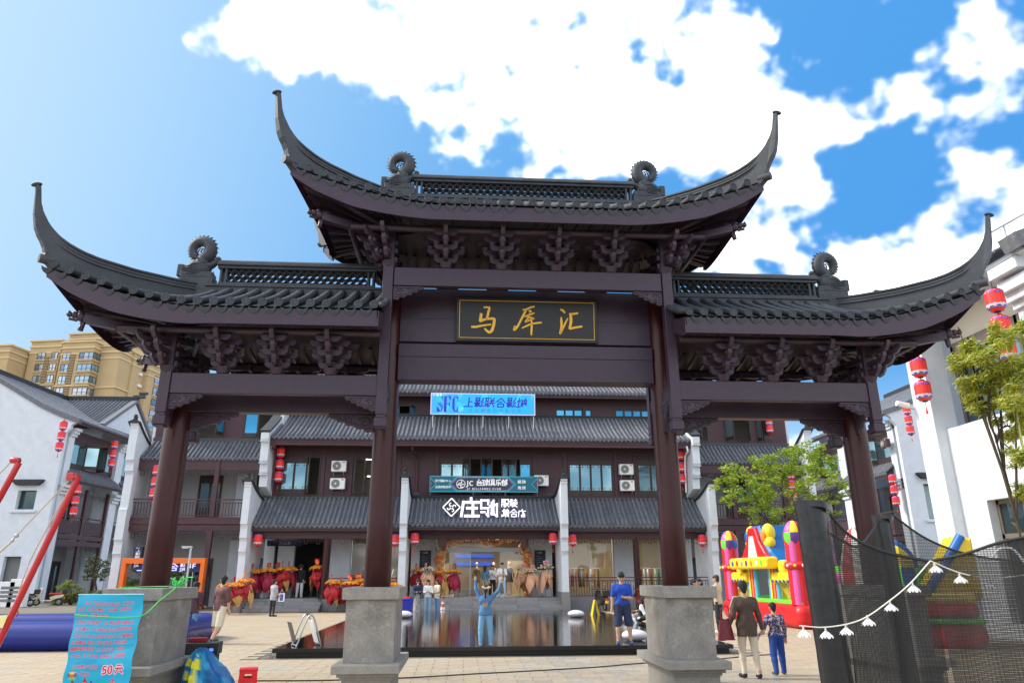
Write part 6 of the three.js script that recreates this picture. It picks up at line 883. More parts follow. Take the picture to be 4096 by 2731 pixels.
// ---------------------------------------------------------------- scooters
function scooter(label, p, ry, body, seat) {
  const o = thing('scooter', label, 'scooter', p, ry), bm = mat(body, 0.25, { clearcoat: 0.6 }), sm = mat(seat, 0.6);   // forward is +x
  const wheel = (x) => { const w = part('wheel', o, V(x, 0.23, 0)); mesh('tyre', [new THREE.TorusGeometry(0.17, 0.055, 10, 24)], M.black, w); mesh('rim', [new THREE.TorusGeometry(0.11, 0.02, 8, 20), rod(V(-0.1, 0, 0), V(0.1, 0, 0), 0.015), rod(V(0, -0.1, 0), V(0, 0.1, 0), 0.015), new THREE.CylinderGeometry(0.04, 0.04, 0.1, 12).rotateX(Math.PI / 2)], M.steel, w); };
  wheel(0.6); wheel(-0.6);
  mesh('footboard', [rbox(-0.2, 0.38, 0.26, 0.34, -0.14, 0.14, 0.03)], bm, o); mesh('front_shield', [sweep(path([[0.36, 0.3, 0], [0.44, 0.55, 0], [0.4, 0.85, 0], [0.36, 0.98, 0]], 10), (t) => rect(0.36 - 0.12 * t, 0.07), { ref: V(1, 0, 0), crease: 0.7 })], bm, o);
  mesh('front_fender', [sweep(path([[0.42, 0.42, 0], [0.58, 0.5, 0], [0.76, 0.42, 0]], 8), rect(0.13, 0.03), { crease: 0.7 })], bm, o); mesh('fork', [rod(V(0.6, 0.23, 0.07), V(0.42, 0.8, 0.04), 0.02), rod(V(0.6, 0.23, -0.07), V(0.42, 0.8, -0.04), 0.02)], M.steel, o);
  mesh('rear_body', [sweep(path([[-0.12, 0.4, 0], [-0.35, 0.5, 0], [-0.65, 0.56, 0], [-0.82, 0.62, 0]], 10), (t) => rect(0.26 + 0.08 * Math.sin(t * 3), 0.26 - 0.14 * t), { crease: 0.8 })], bm, o); mesh('seat', [rbox(-0.75, -0.02, 0.64, 0.76, -0.14, 0.14, 0.05, 3)], sm, o); mesh('top_box', [rbox(-1.0, -0.72, 0.72, 1.0, -0.17, 0.17, 0.05, 3)], M.black, o);
  mesh('handlebar', [sweep(path([[0.28, 1.02, -0.34], [0.34, 1.05, -0.2], [0.38, 0.98, 0], [0.34, 1.05, 0.2], [0.28, 1.02, 0.34]], 14), 0.018, { n: 7 }), rbox(0.3, 0.46, 0.92, 1.06, -0.1, 0.1, 0.04, 2)], bm, o);
  for (const s of [-1, 1]) mesh('mirror', [rod(V(0.33, 1.05, s * 0.22), V(0.3, 1.24, s * 0.3), 0.008), new THREE.SphereGeometry(0.055, 12, 8).scale(0.3, 0.8, 1.2).translate(0.29, 1.26, s * 0.31)], M.steel, o);
  mesh('headlight', [ball(0.46, 0.99, 0, 0.06).scale(1, 1, 1)], M.white, o); mesh('tail_light', [rbox(-0.87, -0.83, 0.56, 0.64, -0.08, 0.08, 0.01)], M.red, o); mesh('number_plate', [rbox(-0.89, -0.87, 0.38, 0.52, -0.09, 0.09, 0.005)], mat([0.8, 0.55, 0.03], 0.5), o); mesh('stand', [rod(V(0, 0.26, 0.1), V(-0.05, 0, 0.2), 0.012)], M.steel, o);
  return o;
}
const gS = 'parked scooters'; const sc = (l, p, ry, b, s) => (scooter(l, p, ry, b, s).userData.group = gS);
sc('black scooter with top box seen from behind, beside the yellow sign', V(6.05, 0, -26.0), Math.PI / 2 + 0.15, [0.03, 0.03, 0.035], [0.02, 0.02, 0.02]); sc('white and black scooter between the black one and the sitting girls', V(7.05, 0, -26.1), Math.PI / 2 - 0.1, [0.6, 0.6, 0.6], [0.02, 0.02, 0.02]); sc('dark red scooter by the railing behind the sitting girls', V(8.2, 0, -26.2), Math.PI / 2 + 0.1, [0.2, 0.02, 0.02], [0.02, 0.02, 0.02]);
sc('black scooter with an orange helmet, nearest the white cabinets', onZ(72, 2426, -36).setY(0), Math.PI + 0.2, [0.03, 0.03, 0.04], [0.02, 0.02, 0.02]); sc('cream retro scooter with red seat parked beside the hedge', onZ(186, 2420, -37.5).setY(0), 0.35 + Math.PI, [0.66, 0.56, 0.42], [0.4, 0.02, 0.02]);
{ const p = onZ(66, 2352, -36); const h = thing('helmet', 'orange helmet resting on the black scooter', 'helmet', V(p.x, 1.02, -36.0)); mesh('shell', [new THREE.SphereGeometry(0.14, 16, 10, 0, 6.3, 0, 2)], mat([0.85, 0.35, 0.05], 0.3), h); }
for (const [x, i] of [[20, 0], [62, 1]]) { const p = onZ(x, 2430, -35.5).setY(0), t = thing('white_cabinet', 'white louvred equipment cabinet by the white house, ' + (i ? 'taller' : 'shorter') + ' of the two', 'cabinet', p); mesh('casing', [rbox(-0.45, 0.45, 0, 1.45 + i * 0.15, -0.3, 0.3, 0.02)], M.white, t); for (let k = 0; k < 4; k++) mesh('louvre', [box(-0.32, 0.32, 0.3 + k * 0.24, 0.46 + k * 0.24, 0.3, 0.31)], mat([0.18, 0.19, 0.2], 0.5), t); }
// ---------------------------------------------------------------- inflatable pool, jump frame, poster, speaker, tarp, stool
{
  const blue = mat([0.003, 0.016, 0.2], 0.3), pool = thing('inflatable_pool', 'long dark blue inflatable pool with fat round rim', 'inflatable pool', V(-13.0, 0, -9.6));
  const rr = (w, d, r) => { const l = []; for (const [cx, cz, a0] of [[w - r, d - r, 0], [-w + r, d - r, 1], [-w + r, -d + r, 2], [w - r, -d + r, 3]]) for (let i = 0; i <= 6; i++) { const a = (a0 + i / 6) * Math.PI / 2; l.push(V(cx + r * Math.cos(a), 0, cz + r * Math.sin(a))); } return l; };
  mesh('rim_tube', [sweep(rr(4.6, 2.1, 0.9).map((p) => p.add(V(0, 0.33, 0))), 0.34, { n: 20, closed: true })], blue, pool); mesh('water', [new THREE.PlaneGeometry(8.6, 3.6).rotateX(-Math.PI / 2).translate(0, 0.35, 0)], mat([0.05, 0.35, 0.55], 0.05), pool);
  const redM = mat([0.45, 0.006, 0.012], 0.35, { clearcoat: 0.3 }), fr = thing('jump_frame', 'leaning red steel jump frame poles with ropes', 'jump frame', V(-7.4, 0, 1.5));
  const q = (x, y, z = 1.5) => onZ(x, y, z).sub(fr.position);
  mesh('pole', [sweep([q(313, 1905), q(0, 2553), q(-90, 2740)], 0.042, { n: 12 })], redM, fr); mesh('pole_head', [sweep([q(313, 1912), q(286, 1906)], 0.05, { n: 10 }), rbox(-0.05, 0.05, -0.05, 0.05, -0.05, 0.05, 0.01).translate(...q(284, 1906).toArray())], redM, fr);
  mesh('pole', [sweep([q(74, 1850), q(0, 1985), q(-150, 2290), q(-330, 2740)], 0.042, { n: 12 }), sweep([q(76, 1843), q(44, 1840)], 0.045, { n: 10 })], redM, fr);
  const rope = mat([0.5, 0.42, 0.3], 0.9); mesh('rope', [sweep(path([q(286, 1910), q(66, 2140), q(40, 2170)], 14), 0.009, { n: 6 }), sweep(path([q(40, 2170), q(0, 2205), q(-60, 2260)], 8), 0.014, { n: 6 })], rope, fr); mesh('rope', [sweep(path([q(300, 1915), q(120, 2240), q(50, 2440)], 14), 0.008, { n: 6 })], rope, fr); mesh('rope', [sweep(path([q(46, 1842), q(0, 1890), q(-80, 1960)], 8), 0.009, { n: 6 })], rope, fr);
  mesh('knot', [ball(...q(64, 2142).toArray(), 0.03), ball(...q(48, 2162).toArray(), 0.022)], M.steel, fr); mesh('hook', [sweep(path([q(52, 2450), q(66, 2440), q(70, 2455), q(64, 2468)], 10), 0.008, { n: 6 })], redM, fr);
  const a = q(14, 2480), tagG = plate([[-0.06, 0.06], [0.07, 0.07], [0.04, -0.09], [-0.05, -0.09]].reverse(), 0.006).translate(a.x, a.y, a.z + 0.06); mesh('yellow_tag', [tagG], mat([0.8, 0.7, 0.3], 0.5), fr);
}
{
  const t = canvasTex(880, 1080, (c, w, h) => {
    c.fillStyle = '#10a4cc'; c.fillRect(0, 0, w, h); const R = rng(2); for (let i = 0; i < 14; i++) { c.fillStyle = i % 2 ? 'rgba(0,110,160,.22)' : 'rgba(60,200,225,.2)'; c.beginPath(); c.ellipse(R() * w, 500 + R() * 500, 160, 34, -0.15, 0, 7); c.fill(); }
    const o = { color: '#c8143c', edge: '#f0b8cc', lw: 0.09, ew: 0.02, gap: 1.03, slant: 0.1 }, L = [['有为了你的孩子的安全，请你的', 100, 78], ['孩子，在你的看护下玩要，否则发', 34, 146], ['生意外，后果自负!!!', 34, 214], ['大型充气城堡广 场 摆地摊赶集庙会', 34, 296], ['空气蹦床 户外摆摊 室外商用跳跳床', 30, 372], ['大型充气水上乐园户外游乐 儿童蹦极', 26, 446], ['手摇蹦床 跳床 网红商用小型健身', 26, 520], ['蹦蹦弹跳摆摊广场 玩具水上滚筒', 22, 594], ['小火车 充气水池 手摇船车 碰碰船', 22, 668]];
    for (const [s, x, y] of L) write(c, s, x, y, 47, o); write(c, '玩通票四个项目', 90, 790, 47, o); write(c, '一个小朋友', 90, 868, 47, o);
    c.save(); c.transform(1, 0, -0.12, 1, 0, 0); c.font = 'bold 132px sans-serif'; c.lineWidth = 14; c.strokeStyle = '#f4d0dc'; c.fillStyle = '#d01030'; c.strokeText('50', 590, 892); c.fillText('50', 590, 892); c.restore(); write(c, '元', 655, 784, 110, { color: '#d01030', edge: '#f4d0dc', lw: 0.14, ew: 0.06, slant: 0.1 });
    // fairground sketch along the bottom: towers, cups, flags
    const blob = (x, y, rx, ry, f) => { c.fillStyle = f; c.beginPath(); c.ellipse(x, y, rx, ry, 0, 0, 7); c.fill(); }, tri = (x, y, w2, h2, f) => { c.fillStyle = f; c.beginPath(); c.moveTo(x - w2, y); c.lineTo(x, y - h2); c.lineTo(x + w2, y); c.fill(); }, bx = (x, y, w2, h2, f) => { c.fillStyle = f; c.fillRect(x - w2 / 2, y - h2, w2, h2); };
    for (const [x, y] of [[118, 1010], [270, 990]]) { bx(x, h, 58, h - y + 10, '#d81838'); tri(x, y, 34, 60, '#c01048'); blob(x, y + 8, 32, 12, '#f0d020'); } tri(190, 1060, 70, 80, '#d01838'); tri(190, 1070, 48, 56, '#f0e040'); bx(350, 1050, 26, 80, '#1848a0'); blob(350, 1046, 62, 28, '#d8e030'); blob(350, 1064, 70, 16, '#3050b0'); blob(420, 1050, 40, 40, '#1c50a8'); blob(640, 1010, 46, 40, '#f07060'); tri(640, 980, 18, 50, '#e02860'); blob(640, 1050, 60, 14, '#c8d060'); blob(560, 1070, 60, 20, '#e8c030'); bx(560, h, 90, 20, '#2050a0'); blob(110, 900, 44, 40, '#b87050'); blob(110, 882, 48, 14, '#e8c840'); for (const dx of [-44, 44]) blob(110 + dx, 905, 16, 26, '#7850a0'); blob(110, 945, 52, 12, '#60d050'); blob(730, 1062, 30, 12, '#f09050'); blob(470, 1070, 40, 20, '#e04890');
  });
  const TL = onZ(317, 2379, 1.2), TR = onZ(583, 2381, 1.15), po = thing('price_poster', 'sky blue vinyl price poster with rows of pink writing tied to the stone plinth', 'poster', V(-5.9, 0.2, 1.2)), Rf = (u, v) => 0.02 * Math.sin(u * 5 + v * 3) + 0.012 * Math.sin(v * 17 + u * 2);
  const g = new THREE.PlaneGeometry(1, 1, 24, 28), P = g.attributes.position; for (let i = 0; i < P.count; i++) { const u = P.getX(i) + 0.5, v = 0.5 - P.getY(i); const xl = lerp(TL.x, TL.x - 0.0, v), xr = lerp(TR.x, TR.x - 0.02, v); P.setXYZ(i, lerp(xl, xr, u) - po.position.x + 0.008 * Math.sin(v * 20 + u * 4), lerp(1.468, 0.26, v) - 0.2 + 0.006 * Math.sin(u * 9), 0.02 + Rf(u, v) + 0.1 * v * (1 - v) * Math.sin(u * 3)); } g.computeVertexNormals(); g.userData.ready = true;
  mesh('vinyl_sheet', g, printed(t, 0.35), po);
  const hem = []; for (let i = 0; i <= 12; i++) hem.push(V(lerp(TL.x, TR.x, i / 12) - po.position.x, 1.272, 0.03)); mesh('top_hem', [sweep(hem, 0.008, { n: 6 })], mat([0.3, 0.75, 0.85], 0.5), po);
  const gr = thing('green_rope', 'bright green nylon rope knotted round the column foot and plinth', 'rope', V(-5.5, 1.5, 0.9)), gm = mat([0.06, 0.6, 0.1], 0.6), q = (x, y, z) => onZ(x, y, z).sub(gr.position);
  mesh('line', [sweep(path([q(296, 2458, 1.3), q(400, 2466, 1.3), q(520, 2468, 1.3), q(570, 2460, 1.25), q(640, 2400, 1.0), q(690, 2360, 0.86), q(704, 2347, 0.8)], 40), 0.008, { n: 6 })], gm, gr); mesh('loop', [sweep(path([q(480, 2349, 0.77), q(600, 2346, 0.5), q(690, 2345, 0.5), q(740, 2343, 0.1)], 20), 0.009, { n: 6 })], gm, gr);
  const kn = [], R = rng(6), k0 = q(704, 2344, 0.75); for (let i = 0; i < 9; i++) { const a = R() * 6.3, b = 0.06 + R() * 0.08; kn.push(sweep(path([k0.clone(), k0.clone().add(V(Math.cos(a) * b, 0.04 + R() * 0.1, Math.sin(a) * b)), k0.clone().add(V(Math.cos(a + 0.8) * b * 1.6, 0.01 + R() * 0.12, Math.sin(a + 0.8) * b))], 10), 0.008, { n: 5 })); } mesh('knot', kn, gm, gr);
}
{
  const sp = thing('amplifier', 'black amplifier box with blue display lights standing behind the blue tarp', 'amplifier', V(-5.28, 0, -0.95), 0.12); mesh('case', [rbox(-0.27, 0.27, 0.5, 0.68, -0.2, 0.2, 0.01)], M.black, sp); mesh('rack', [rbox(-0.24, 0.24, 0, 0.49, -0.18, 0.18, 0.01)], M.dark, sp); for (const x of [0.08, 0.17]) mesh('display', [box(x - 0.03, x + 0.03, 0.56, 0.6, 0.2, 0.206)], mat([0.01, 0.02, 0.2], 0.3, { emissive: col(0.05, 0.12, 1), emissiveIntensity: 1.2 }), sp); mesh('knob', [0.02, 0.06].map((x) => new THREE.CylinderGeometry(0.012, 0.012, 0.02, 10).rotateX(Math.PI / 2).translate(-x, 0.58, 0.208)), M.steel, sp);
  const mic = thing('red_toolbox', 'small dark red case lying on the amplifier', 'case', V(-5.38, 0.68, -0.98)); mesh('case', [rbox(-0.14, 0.14, 0, 0.07, -0.07, 0.07, 0.015)], mat([0.25, 0.01, 0.015], 0.4), mic); mesh('handle', [sweep(path([[-0.08, 0.07, 0], [-0.05, 0.11, 0], [0.05, 0.11, 0], [0.08, 0.07, 0]], 10), 0.009, { n: 6 })], M.black, mic);
  const tp = thing('blue_tarp', 'crumpled blue tarpaulin with a yellow printed mark draped over equipment', 'tarpaulin', V(-5.1, 0, -0.35)), R = rng(9);
  const drape = sheet(34, 30, (u, v) => { const a = u * 2 * Math.PI, n = fbm(Math.cos(a) * 2.3 + 3, Math.sin(a) * 2.3, v * 3, 4), fold = 0.06 * Math.sin(a * 7 + 2 * v) * v, r = (0.02 + 0.4 * v ** 0.75 + fold + n * 0.09 * v) * (1 + 0.25 * v * Math.cos(a)); return V(Math.cos(a) * r * 1.0 + 0.12 * v * v, 0.64 * (1 - v ** 1.35) + n * 0.05, Math.sin(a) * r * 0.9); }, 0.5);
  mesh('sheet', [paint(drape, (x, y, z) => { const u = x * 3.2, m = (Math.abs(u + 0.28) < 0.26 && y > 0.16 && y < 0.56 && z > 0 && Math.sin(y * 34 + x * 9) > -0.25) || (x > -0.02 && x < 0.06 && y > 0.2 && y < 0.5 && z > 0); return m ? [0.78, 0.72, 0.02] : n3(x * 5, y * 4, z * 5) > 0.05 ? [0.015, 0.3, 0.52] : [0.008, 0.12, 0.34]; })], mat([1, 1, 1], 0.4, { vertexColors: true }), tp);
  const st = thing('plastic_stool', 'small bright red plastic stool with a slot in its side', 'stool', V(-4.42, 0, -0.62), 0.25), rm = mat([0.75, 0.006, 0.012], 0.35);
  const side = plate([[-0.15, 0], [-0.1, 0], [-0.085, 0.12], [0.085, 0.12], [0.1, 0], [0.15, 0], [0.125, 0.3], [-0.125, 0.3]], 0.012, 0.003, [[[-0.06, 0.19], [-0.05, 0.25], [0.05, 0.25], [0.06, 0.19]]]); for (let k = 0; k < 4; k++) mesh('leg_panel', [side.clone().translate(0, 0, 0.12).rotateY(k * Math.PI / 2)], rm, st); mesh('seat', [rbox(-0.14, 0.14, 0.29, 0.32, -0.14, 0.14, 0.012, 2)], rm, st);
  const cb = thing('power_cable', 'thin black cable lying across the paving', 'cable', V(0, 0, -1.2)), Q = [[1000, 2722], [1300, 2720], [1640, 2709], [1900, 2694], [2150, 2681], [2400, 2666], [2560, 2652], [2900, 2632], [3000, 2622], [3100, 2616]].map(([x, y]) => onY(x, y, 0.012).sub(cb.position)); mesh('cord', [sweep(path(Q, 60), 0.011, { n: 6 })], M.black, cb);
}
// ---------------------------------------------------------------- inflatable castle
{
  const cs = thing('bouncy_castle', 'bright inflatable castle with red base, striped towers and blue peaked roof', 'bouncy castle', V(10, 0, -15.6), -Math.PI / 2 + 0.02);   // local +z looks towards the pool, local x runs towards the camera
  const C = { red: mat([0.62, 0.01, 0.015], 0.4), pink: mat([0.75, 0.1, 0.35], 0.4), yellow: mat([0.85, 0.62, 0.02], 0.4), blue: mat([0.005, 0.11, 0.35], 0.35), green: mat([0.13, 0.65, 0.04], 0.45), orange: mat([0.85, 0.25, 0.02], 0.4), white: mat([0.8, 0.78, 0.75], 0.4), lime: mat([0.55, 0.75, 0.03], 0.4), purple: mat([0.12, 0.03, 0.22], 0.4), sky: mat([0.1, 0.4, 0.6], 0.4) };
  const inflated = (w, h, d, r = 0.12) => new RoundedBoxGeometry(w, h, d, 4, r);
  mesh('base', [inflated(6.9, 0.78, 5, 0.3).translate(0, 0.39, -2.4)], C.red, cs); mesh('bounce_floor', [inflated(6.5, 0.2, 4.6, 0.1).translate(0, 0.78, -2.4)], C.green, cs); mesh('wall', [inflated(6.4, 1.3, 0.5, 0.2).translate(0, 1.4, -4.6)], C.green, cs); mesh('step', [inflated(1.5, 0.5, 0.6, 0.2).translate(0, 1.2, -3.2)], C.yellow, cs);
  const tower = (x, z) => { const t = part('tower', cs, V(x, 0, z)); for (let k = 0; k < 8; k++) { const a = k / 8 * 2 * Math.PI; mesh('stripe', [cyl(Math.cos(a) * 0.2, 0.75, Math.sin(a) * 0.2, 0.15, 0.15, 2.05, 10)], k % 2 ? C.pink : C.red, t); } mesh('collar', [new THREE.TorusGeometry(0.3, 0.14, 12, 24).rotateX(Math.PI / 2).translate(0, 2.0, 0)], C.red, t); for (let k = 0; k < 10; k++) { const a = k / 10 * 2 * Math.PI; mesh('spot', [ball(Math.cos(a) * 0.43, 2.0, Math.sin(a) * 0.43, 0.055).translate(0, 0, 0)], k % 2 ? C.yellow : C.white, t); } const cc = [C.yellow, C.red, C.green, C.purple, C.blue, C.pink, C.yellow, C.red]; for (let k = 0; k < 8; k++) { mesh('dome_patch', [new THREE.SphereGeometry(0.36, 6, 6, k * Math.PI / 4, Math.PI / 4, Math.PI * 0.42, Math.PI * 0.4).scale(1, 1.5, 1).translate(0, 2.95, 0)], cc[k], t); mesh('dome_patch', [new THREE.SphereGeometry(0.36, 6, 6, k * Math.PI / 4, Math.PI / 4, 0, Math.PI * 0.42).scale(1, 1.5, 1).translate(0, 2.95, 0)], cc[(k + 3) % 8], t); } };
  for (const x of [-2.95, 2.95]) { tower(x, -0.3); } tower(-2.95, -4.5);
  const pillar = (x, z) => { const t = part('pillar', cs, V(x, 0, z)), cc = [C.sky, C.lime, C.red, C.orange, C.red, C.sky]; cc.forEach((m, i) => mesh('stripe', [cyl(-0.32 + i * 0.125, 0.8, 0, 0.1, 0.1, 1.35, 10)], m, t)); };
  pillar(-0.95, -0.35); pillar(0.95, -0.35); pillar(-0.95, -1.6); pillar(0.95, -1.6);
  // peaked roof: red front panel between blue swept sides
  const peak = [[-1.75, 2.1], [1.75, 2.1], [1.1, 2.45], [0.6, 2.9], [0.32, 3.4], [-0.32, 3.4], [-0.6, 2.9], [-1.1, 2.45]];
  mesh('roof_side', [plate(peak.map(([a, b]) => [a * 1.04, b]), 1.5, 0.08).translate(0, 0.02, -1.75)], C.blue, cs); mesh('roof_front', [plate(peak.map(([a, b]) => [a * 0.88, b * 0.98 + 0.05]), 0.1, 0.04).translate(0, 0, -0.18)], C.red, cs); mesh('roof_patch', [plate([[-0.4, 2.3], [0.4, 2.3], [0.16, 3.1], [-0.16, 3.1]], 0.02, 0.01).translate(0, 0, -0.03)], C.white, cs);
  mesh('banner', [inflated(3.5, 0.42, 0.5, 0.12).translate(0, 2.12, 0.02)], C.yellow, cs); const R = rng(14); for (let k = 0; k < 7; k++) mesh('banner_spot', [new THREE.SphereGeometry(0.1, 10, 8).scale(1, 1.1, 0.25).translate(-1.35 + k * 0.45, 2.12, 0.27)], [C.blue, C.red, C.sky, C.purple, C.orange, C.white, C.green][k], cs);
  for (const [x, m] of [[-0.75, C.blue], [0.75, C.yellow]]) { const t = part('roof_ornament', cs); mesh('lobe', [new THREE.SphereGeometry(0.3, 18, 14).scale(0.9, 1.15, 0.8).translate(x, 3.2, -0.4)], C.yellow, t); mesh('lobe', [new THREE.SphereGeometry(0.26, 18, 14).scale(1, 0.9, 0.8).translate(x * 1.12, 2.85, -0.36)], C.yellow, t); mesh('lobe', [new THREE.SphereGeometry(0.2, 16, 12).scale(0.8, 1.2, 0.4).translate(x, 3.1, -0.18)], x < 0 ? C.blue : C.orange, t); }
  for (const x of [-1.9, 1.9]) { const t = part('parapet', cs); mesh('beam', [inflated(1.5, 0.38, 0.5, 0.12).translate(x, 1.62, -0.35)], C.yellow, t); mesh('merlon', [inflated(0.5, 0.45, 0.42, 0.14).translate(x, 1.98, -0.35)], C.yellow, t); for (let k = 0; k < 5; k++) mesh('trim', [ball(x - 0.6 + k * 0.3, 1.5, -0.12, 0.06)], C.blue, t); const net = []; for (let k = -5; k <= 5; k++) { net.push(rod(V(x - 0.65, 0.85 + 0.0, -0.35).add(V((k + 5) * 0.06, 0, 0)), V(x - 0.65 + (k + 5) * 0.12, 1.45, -0.35), 0.008, 4)); net.push(rod(V(x + 0.65 - (k + 5) * 0.06, 0.85, -0.35), V(x + 0.65 - (k + 5) * 0.12, 1.45, -0.35), 0.008, 4)); } stuff(mesh('net', net, C.yellow, t)); }
}
// second inflatable behind the net and a striped cone
{
  const Y = mat([0.8, 0.58, 0.03], 0.4), Bl = mat([0.006, 0.12, 0.42], 0.4), Rd = mat([0.55, 0.02, 0.02], 0.45), Gn = mat([0.1, 0.55, 0.05], 0.45), Wh = mat([0.78, 0.74, 0.66], 0.5), Pk = mat([0.75, 0.1, 0.4], 0.4);
  const o = thing('inflatable_slide', 'yellow and blue inflatable slide with red base seen through the black net', 'inflatable slide', V(10.6, 0, -6.8), -0.3), ib = (w, h, d, x, y, z, r = 0.12) => new RoundedBoxGeometry(w, h, d, 4, r).translate(x, y, z);
  mesh('base', [ib(2.6, 0.6, 2.2, 0, 0.3, 0, 0.25)], Rd, o); mesh('green_band', [ib(2.5, 0.12, 2.25, 0, 0.62, 0, 0.05)], Gn, o); mesh('upper_base', [ib(2.4, 0.45, 2.1, 0, 0.85, 0, 0.2)], Rd, o); mesh('rim', [ib(2.4, 0.25, 2.1, 0, 1.15, 0, 0.1)], Y, o);
  mesh('arch', [new THREE.TorusGeometry(0.45, 0.16, 12, 24, Math.PI).translate(-0.65, 1.85, 0.8)], Y, o); mesh('arch_leg', [cyl(-1.1, 1.1, 0.8, 0.16, 0.16, 0.76, 14), cyl(-0.2, 1.1, 0.8, 0.16, 0.16, 0.76, 14)], Bl, o); mesh('arch_shell', [new THREE.TorusGeometry(0.63, 0.12, 12, 24, Math.PI).translate(-0.65, 1.85, 0.65)], Bl, o);
  mesh('slide_board', [plate([[0.2, 1.2], [1.3, 1.2], [1.3, 2.5], [1.1, 2.55]], 1.1, 0.06).translate(0, 0, -0.3)], Y, o); mesh('slide_edge', [sweep([V(0.12, 1.25, 0.85), V(0.6, 1.85, 0.85), V(1.12, 2.62, 0.85)], 0.11, { n: 12 })], Bl, o); mesh('pink_pad', [ib(0.8, 0.5, 0.4, -1.7, 1.5, 0.3, 0.12)], Pk, o);
  const p = onZ(3432, 2245, -5.2), c = thing('striped_cone', 'tall rounded inflatable cone striped red and white behind the net', 'inflatable cone', V(p.x, 0, -5.2)); for (let k = 0; k < 8; k++) mesh('wedge', [new THREE.LatheGeometry([[0.42, 0], [0.44, 1.2], [0.4, 1.9], [0.28, 2.4], [0.12, 2.72], [0.001, 2.8]].map(([a, b]) => new THREE.Vector2(a, b)), 4, k * Math.PI / 4, Math.PI / 4)], k % 2 ? Wh : Rd, c);
}
